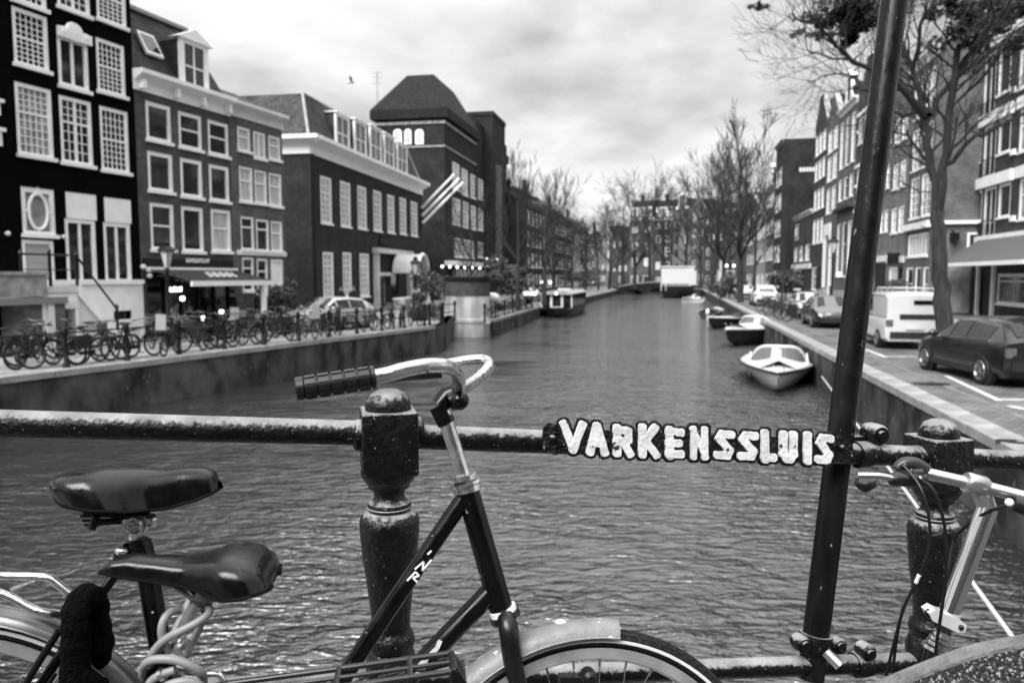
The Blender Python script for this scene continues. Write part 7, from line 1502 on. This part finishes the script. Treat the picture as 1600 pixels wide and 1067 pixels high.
rk.tube([B(560, 1060, .045), B(622, 1043, .03), B(690, 1050, .03)], .003, 6).tube([B(575, 1066, .03), B(650, 1046, .0)], .0025, 6).tube([B(590, 1058, .03), B(672, 1038, -.02)], .0025, 6).tube([B(602, 1066, .02), B(604, 1040, .02)], .004, 6).build('carrier', mat('carrier_black', .02, .3, .3, coat=.4), bb_)
q = MB(); q.prism([B(700, 1017, .055), B(712, 1022, .055), B(724, 1040, .055), B(730, 1090, .055), B(704, 1090, .055), B(702, 1050, .055)], cn, 0); q.tube([B(664, 1043, .05), B(700, 1034, .05)], .006, 8); q.build('reflector_bracket', BLACK, bb_, recalc=True, smooth_=False)
MB().bar(B(722, 1028, .07), B(728, 1090, .07), .006, .004, AN).build('bracket_edge', ALU, bb_); MB().ball(B(714, 1057, .06), .0035, 8).build('rivet', WHITE, bb_)
MB().tube([B(310, 1075, .02), B(318, 1058, .02), B(327, 1052, .02), B(341, 1053, .02), B(349, 1062, .02), B(358, 1078, .02)], .0042, 10, sub=3).build('carrier_hoop', SILV, bb_)
# pale cable lock
ck = thing('cable_lock', 'pale grey coiled cable lock wound round the lower seat post', 'lock', B(270, 1000))
CAB = mat('cable_plastic', .27, .4, spec=.5); q = MB()
q.tube([B(300, 952, -.03), B(281, 952, .0), B(262, 960, .022), B(253, 977, .03), B(254, 997, .028), B(262, 1014, .022), B(275, 1026, .012), B(290, 1022, -.02), B(318, 965, -.04), B(318, 948, -.03), B(326, 948, .0), B(326, 958, .025), B(308, 972, .035), B(283, 985, .038), B(262, 996, .036), B(246, 1010, .03), B(236, 1026, .02), B(240, 1040, -.02)], .0055, 14, sub=7)
q.tube([B(262, 1075, -.02), B(228, 1060, .0), B(224, 1044, .02), B(232, 1033, .034), B(250, 1029, .04), B(275, 1031, .042), B(300, 1040, .04), B(316, 1052, .03), B(318, 1066, .0)], .0058, 14, sub=7)
q.tube([B(225, 1090, .03), B(236, 1064, .035), B(256, 1052, .04), B(273, 1046, .04)], .0056, 14, sub=5).tube([B(240, 1085, .045), B(262, 1070, .045), B(290, 1064, .045), B(312, 1070, .04), B(330, 1090, .03)], .0056, 14, sub=5); q.build('cable', CAB, ck)
MB().tube([B(250, 1055, .04), B(256, 1051, .041)], .0085, 12).build('cable_ferrule', ALU, ck)
# ------------------------------------------------------------------ bicycle C (right edge, bare aluminium stem)
Cd = 1.44
bc_ = thing('bicycle', 'small wheeled bicycle with bare aluminium handlebar and stem at the right edge', 'bicycle', P(1470, 1400, Cd))
hbC = MB().tube([P(1436, 737, Cd + .03), P(1525, 757, Cd), P(1610, 779, Cd - .03), P(1760, 818, Cd - .08)], .0118, 20).build('handlebar', ALU, bc_)
q = MB(); a, b = P(1508, 753, Cd), P(1540, 761, Cd); q.tube([a, a.lerp(b, .12), a.lerp(b, .88), b], [.018, .0205, .0205, .018], 22); q.tube([P(1530, 760, Cd + .004), P(1543, 795, Cd)], [.018, .0165], 20); q.build('stem_clamp', mat('satin_aluminium', .55, .28, .9, var=.08), bc_)
MB().tube([P(1543, 793, Cd), P(1482, 958, Cd)], .0178, 26).build('stem_tube', mat('polished_stem', .8, .16, 1.0, var=.05, vscale=8), bc_)
q = MB().tube([P(1483, 955, Cd), P(1479, 970, Cd)], .0205, 22); q.prism([P(1452, 958, Cd - .022), P(1462, 952, Cd - .022), P(1498, 968, Cd - .022), P(1511, 976, Cd - .022), P(1508, 988, Cd - .022), P(1497, 988, Cd - .022), P(1458, 970, Cd - .022)], V((0, .03, 0))); qc = q.build('folding_clamp', mat('white_clamp', .7, .3, .3), bc_, recalc=True)
MB().ball(P(1502, 980, Cd - .024), .005, 8).ball(P(1452, 958, Cd - .01), .009, 8).build('clamp_bolt', BLACK, qc)
q = MB()
for y, r_ in ((990, .017), (997, .020), (1004, .022), (1012, .026)): q.tube([P(1473 - (y - 990) * .4, y, Cd), P(1471 - (y - 990) * .4, y + 5, Cd)], r_, 20)
q.build('headset', SILV, bc_); MB().tube([P(1466, 1016, Cd), P(1436, 1120, Cd)], .022, 18).tube([P(1450, 1075, Cd), P(1700, 1190, Cd - .1)], .02, 14).build('frame', FR_A, bc_)
wM = P(1380, 1480, Cd); 
M = Matrix.Translation(wM) @ AM; wo = MB().torus(.20, .022, 48, 10, M).build('wheel', RUBBER, bc_); MB().torus(.172, .010, 48, 8, M).build('rim', ALU, wo); q = MB()
for k in range(20): a = 2 * pi * k / 20; q.tube([M @ V((0, 0, 0)), M @ V((.17 * cos(a), .17 * sin(a), 0))], .0012, 4)
q.build('spokes', ALU, wo)
q = MB()
for s_ in (-1, 1): q.tube([P(1436, 1120, Cd), wM + AN * .05 * s_], .012, 10)
q.build('fork', FR_A, bc_)
q = MB().tube([P(1341, 742, Cd - .01), P(1372, 743, Cd - .02), P(1398, 748, Cd - .025)], [.0055, .006, .0055], 12, sub=4); q.build('brake_lever', ALU, bc_)
q = MB().tube([P(1390, 749, Cd - .02), P(1400, 748, Cd - .02), P(1442, 750, Cd - .01)], [.010, .0135, .0145], 16).tube([P(1338, 752, Cd + .05), P(1352, 758, Cd + .05), P(1366, 754, Cd + .05)], [.008, .014, .008], 12, sub=3); q.build('grip', GRIP, bc_)
q = MB().tube([P(1400, 732, Cd), P(1412, 724, Cd), P(1430, 724, Cd), P(1446, 735, Cd)], [.008, .012, .012, .013], 12, sub=4).tube([P(1410, 740, Cd - .015), P(1440, 738, Cd - .012)], .008, 10).ball(P(1413, 727, Cd - .014), .006, 8).ball(P(1424, 736, Cd - .016), .0055, 8); q.build('brake_mount', mat('dark_lever_mount', .06, .35, .5), bc_)
MB().tube([P(1582, 786, Cd - .04), P(1660, 812, Cd - .06)], .015, 14).build('grip', GRIP, bc_); MB().ball(P(1577, 785, Cd - .045), .008, 8).ball(P(1435, 748, Cd - .02), .007, 8).build('cable_adjuster', WHITE, bc_)
q = MB().tube([P(1411, 727, Cd - .018), P(1424, 741, Cd - .03), P(1440, 765, Cd - .05), P(1450, 800, Cd - .06), P(1453, 840, Cd - .06), P(1445, 880, Cd - .06), P(1430, 912, Cd - .05), P(1412, 950, Cd - .04), P(1398, 1000, Cd - .03), P(1384, 1060, Cd - .02), P(1380, 1100, Cd)], .0028, 8, sub=5).tube([P(1436, 748, Cd - .03), P(1456, 762, Cd - .05), P(1470, 795, Cd - .06), P(1478, 840, Cd - .06), P(1478, 900, Cd - .06), P(1471, 955, Cd - .055), P(1463, 1010, Cd - .05), P(1460, 1060, Cd - .03)], .0030, 8, sub=5)
q.tube([P(1579, 787, Cd - .045), P(1552, 796, Cd - .03), P(1525, 810, Cd + .0), P(1503, 828, Cd + .03), P(1490, 845, Cd + .05), P(1480, 900, Cd + .03)], .0030, 8, sub=5).tube([P(1412, 945, Cd - .03), P(1402, 990, Cd - .02), P(1396, 1040, Cd - .02), P(1392, 1080, Cd)], .0028, 8, sub=5); q.build('brake_cable', BLACK, bc_)
MB().tube([P(1431, 910, Cd - .051), P(1436, 898, Cd - .057)], .0034, 8).build('cable_mark', WHITE, bc_)
# ------------------------------------------------------------------ cargo tub, lower right corner
cx = thing('cargo_tub', 'curved dark cargo tub with pale rim and gritty speckled inside', 'cargo tub', P(1560, 1200, 1.1))
arc = [(1290, 1110), (1330, 1086), (1366, 1067), (1400, 1052), (1440, 1036), (1490, 1017), (1535, 1004), (1575, 996), (1620, 988), (1700, 976), (1800, 968)]
top_ = [P(x, y, 1.16 - (x - 1366) * .0002) for x, y in arc]; top_, _ = smooth(top_, [1] * len(top_), 4)
inn = V((.0, -.024, 0)); dn = V((.03, -.035, -.075))
q = MB(); q.grid([[p + V((0, .003, -.14)), p + V((0, .003, 0)), p + inn, p + inn + V((0, -.001, -.005))] for p in top_]); q.build('rim', mat('tub_rim', .13, .7, var=.4, vscale=22, bump=.5, bscale=90, stretch=(1, 1, 1)), cx, ang=50)  # rim a paler mottled grey than the lining
q = MB(); q.grid([[p + inn * .98 + V((0, 0, -.004)), p + inn + dn * .5, p + inn + dn, p + inn + dn * 1.02 + V((0, -.004, 0))] for p in top_]); q.build('gritty_lining', mat('gritty_lining', .022, .6, bump=.8, bscale=150, speck=(230, .57, .36)), cx, ang=50)
q = MB(); q.grid([[p + inn + dn * 1.02 + V((0, -.003, 0)), p + inn + dn + V((.05, -.35, -.05))] for p in top_]); q.build('tub_floor', mat('tub_floor', .07, .7, var=.3, vscale=12), cx)
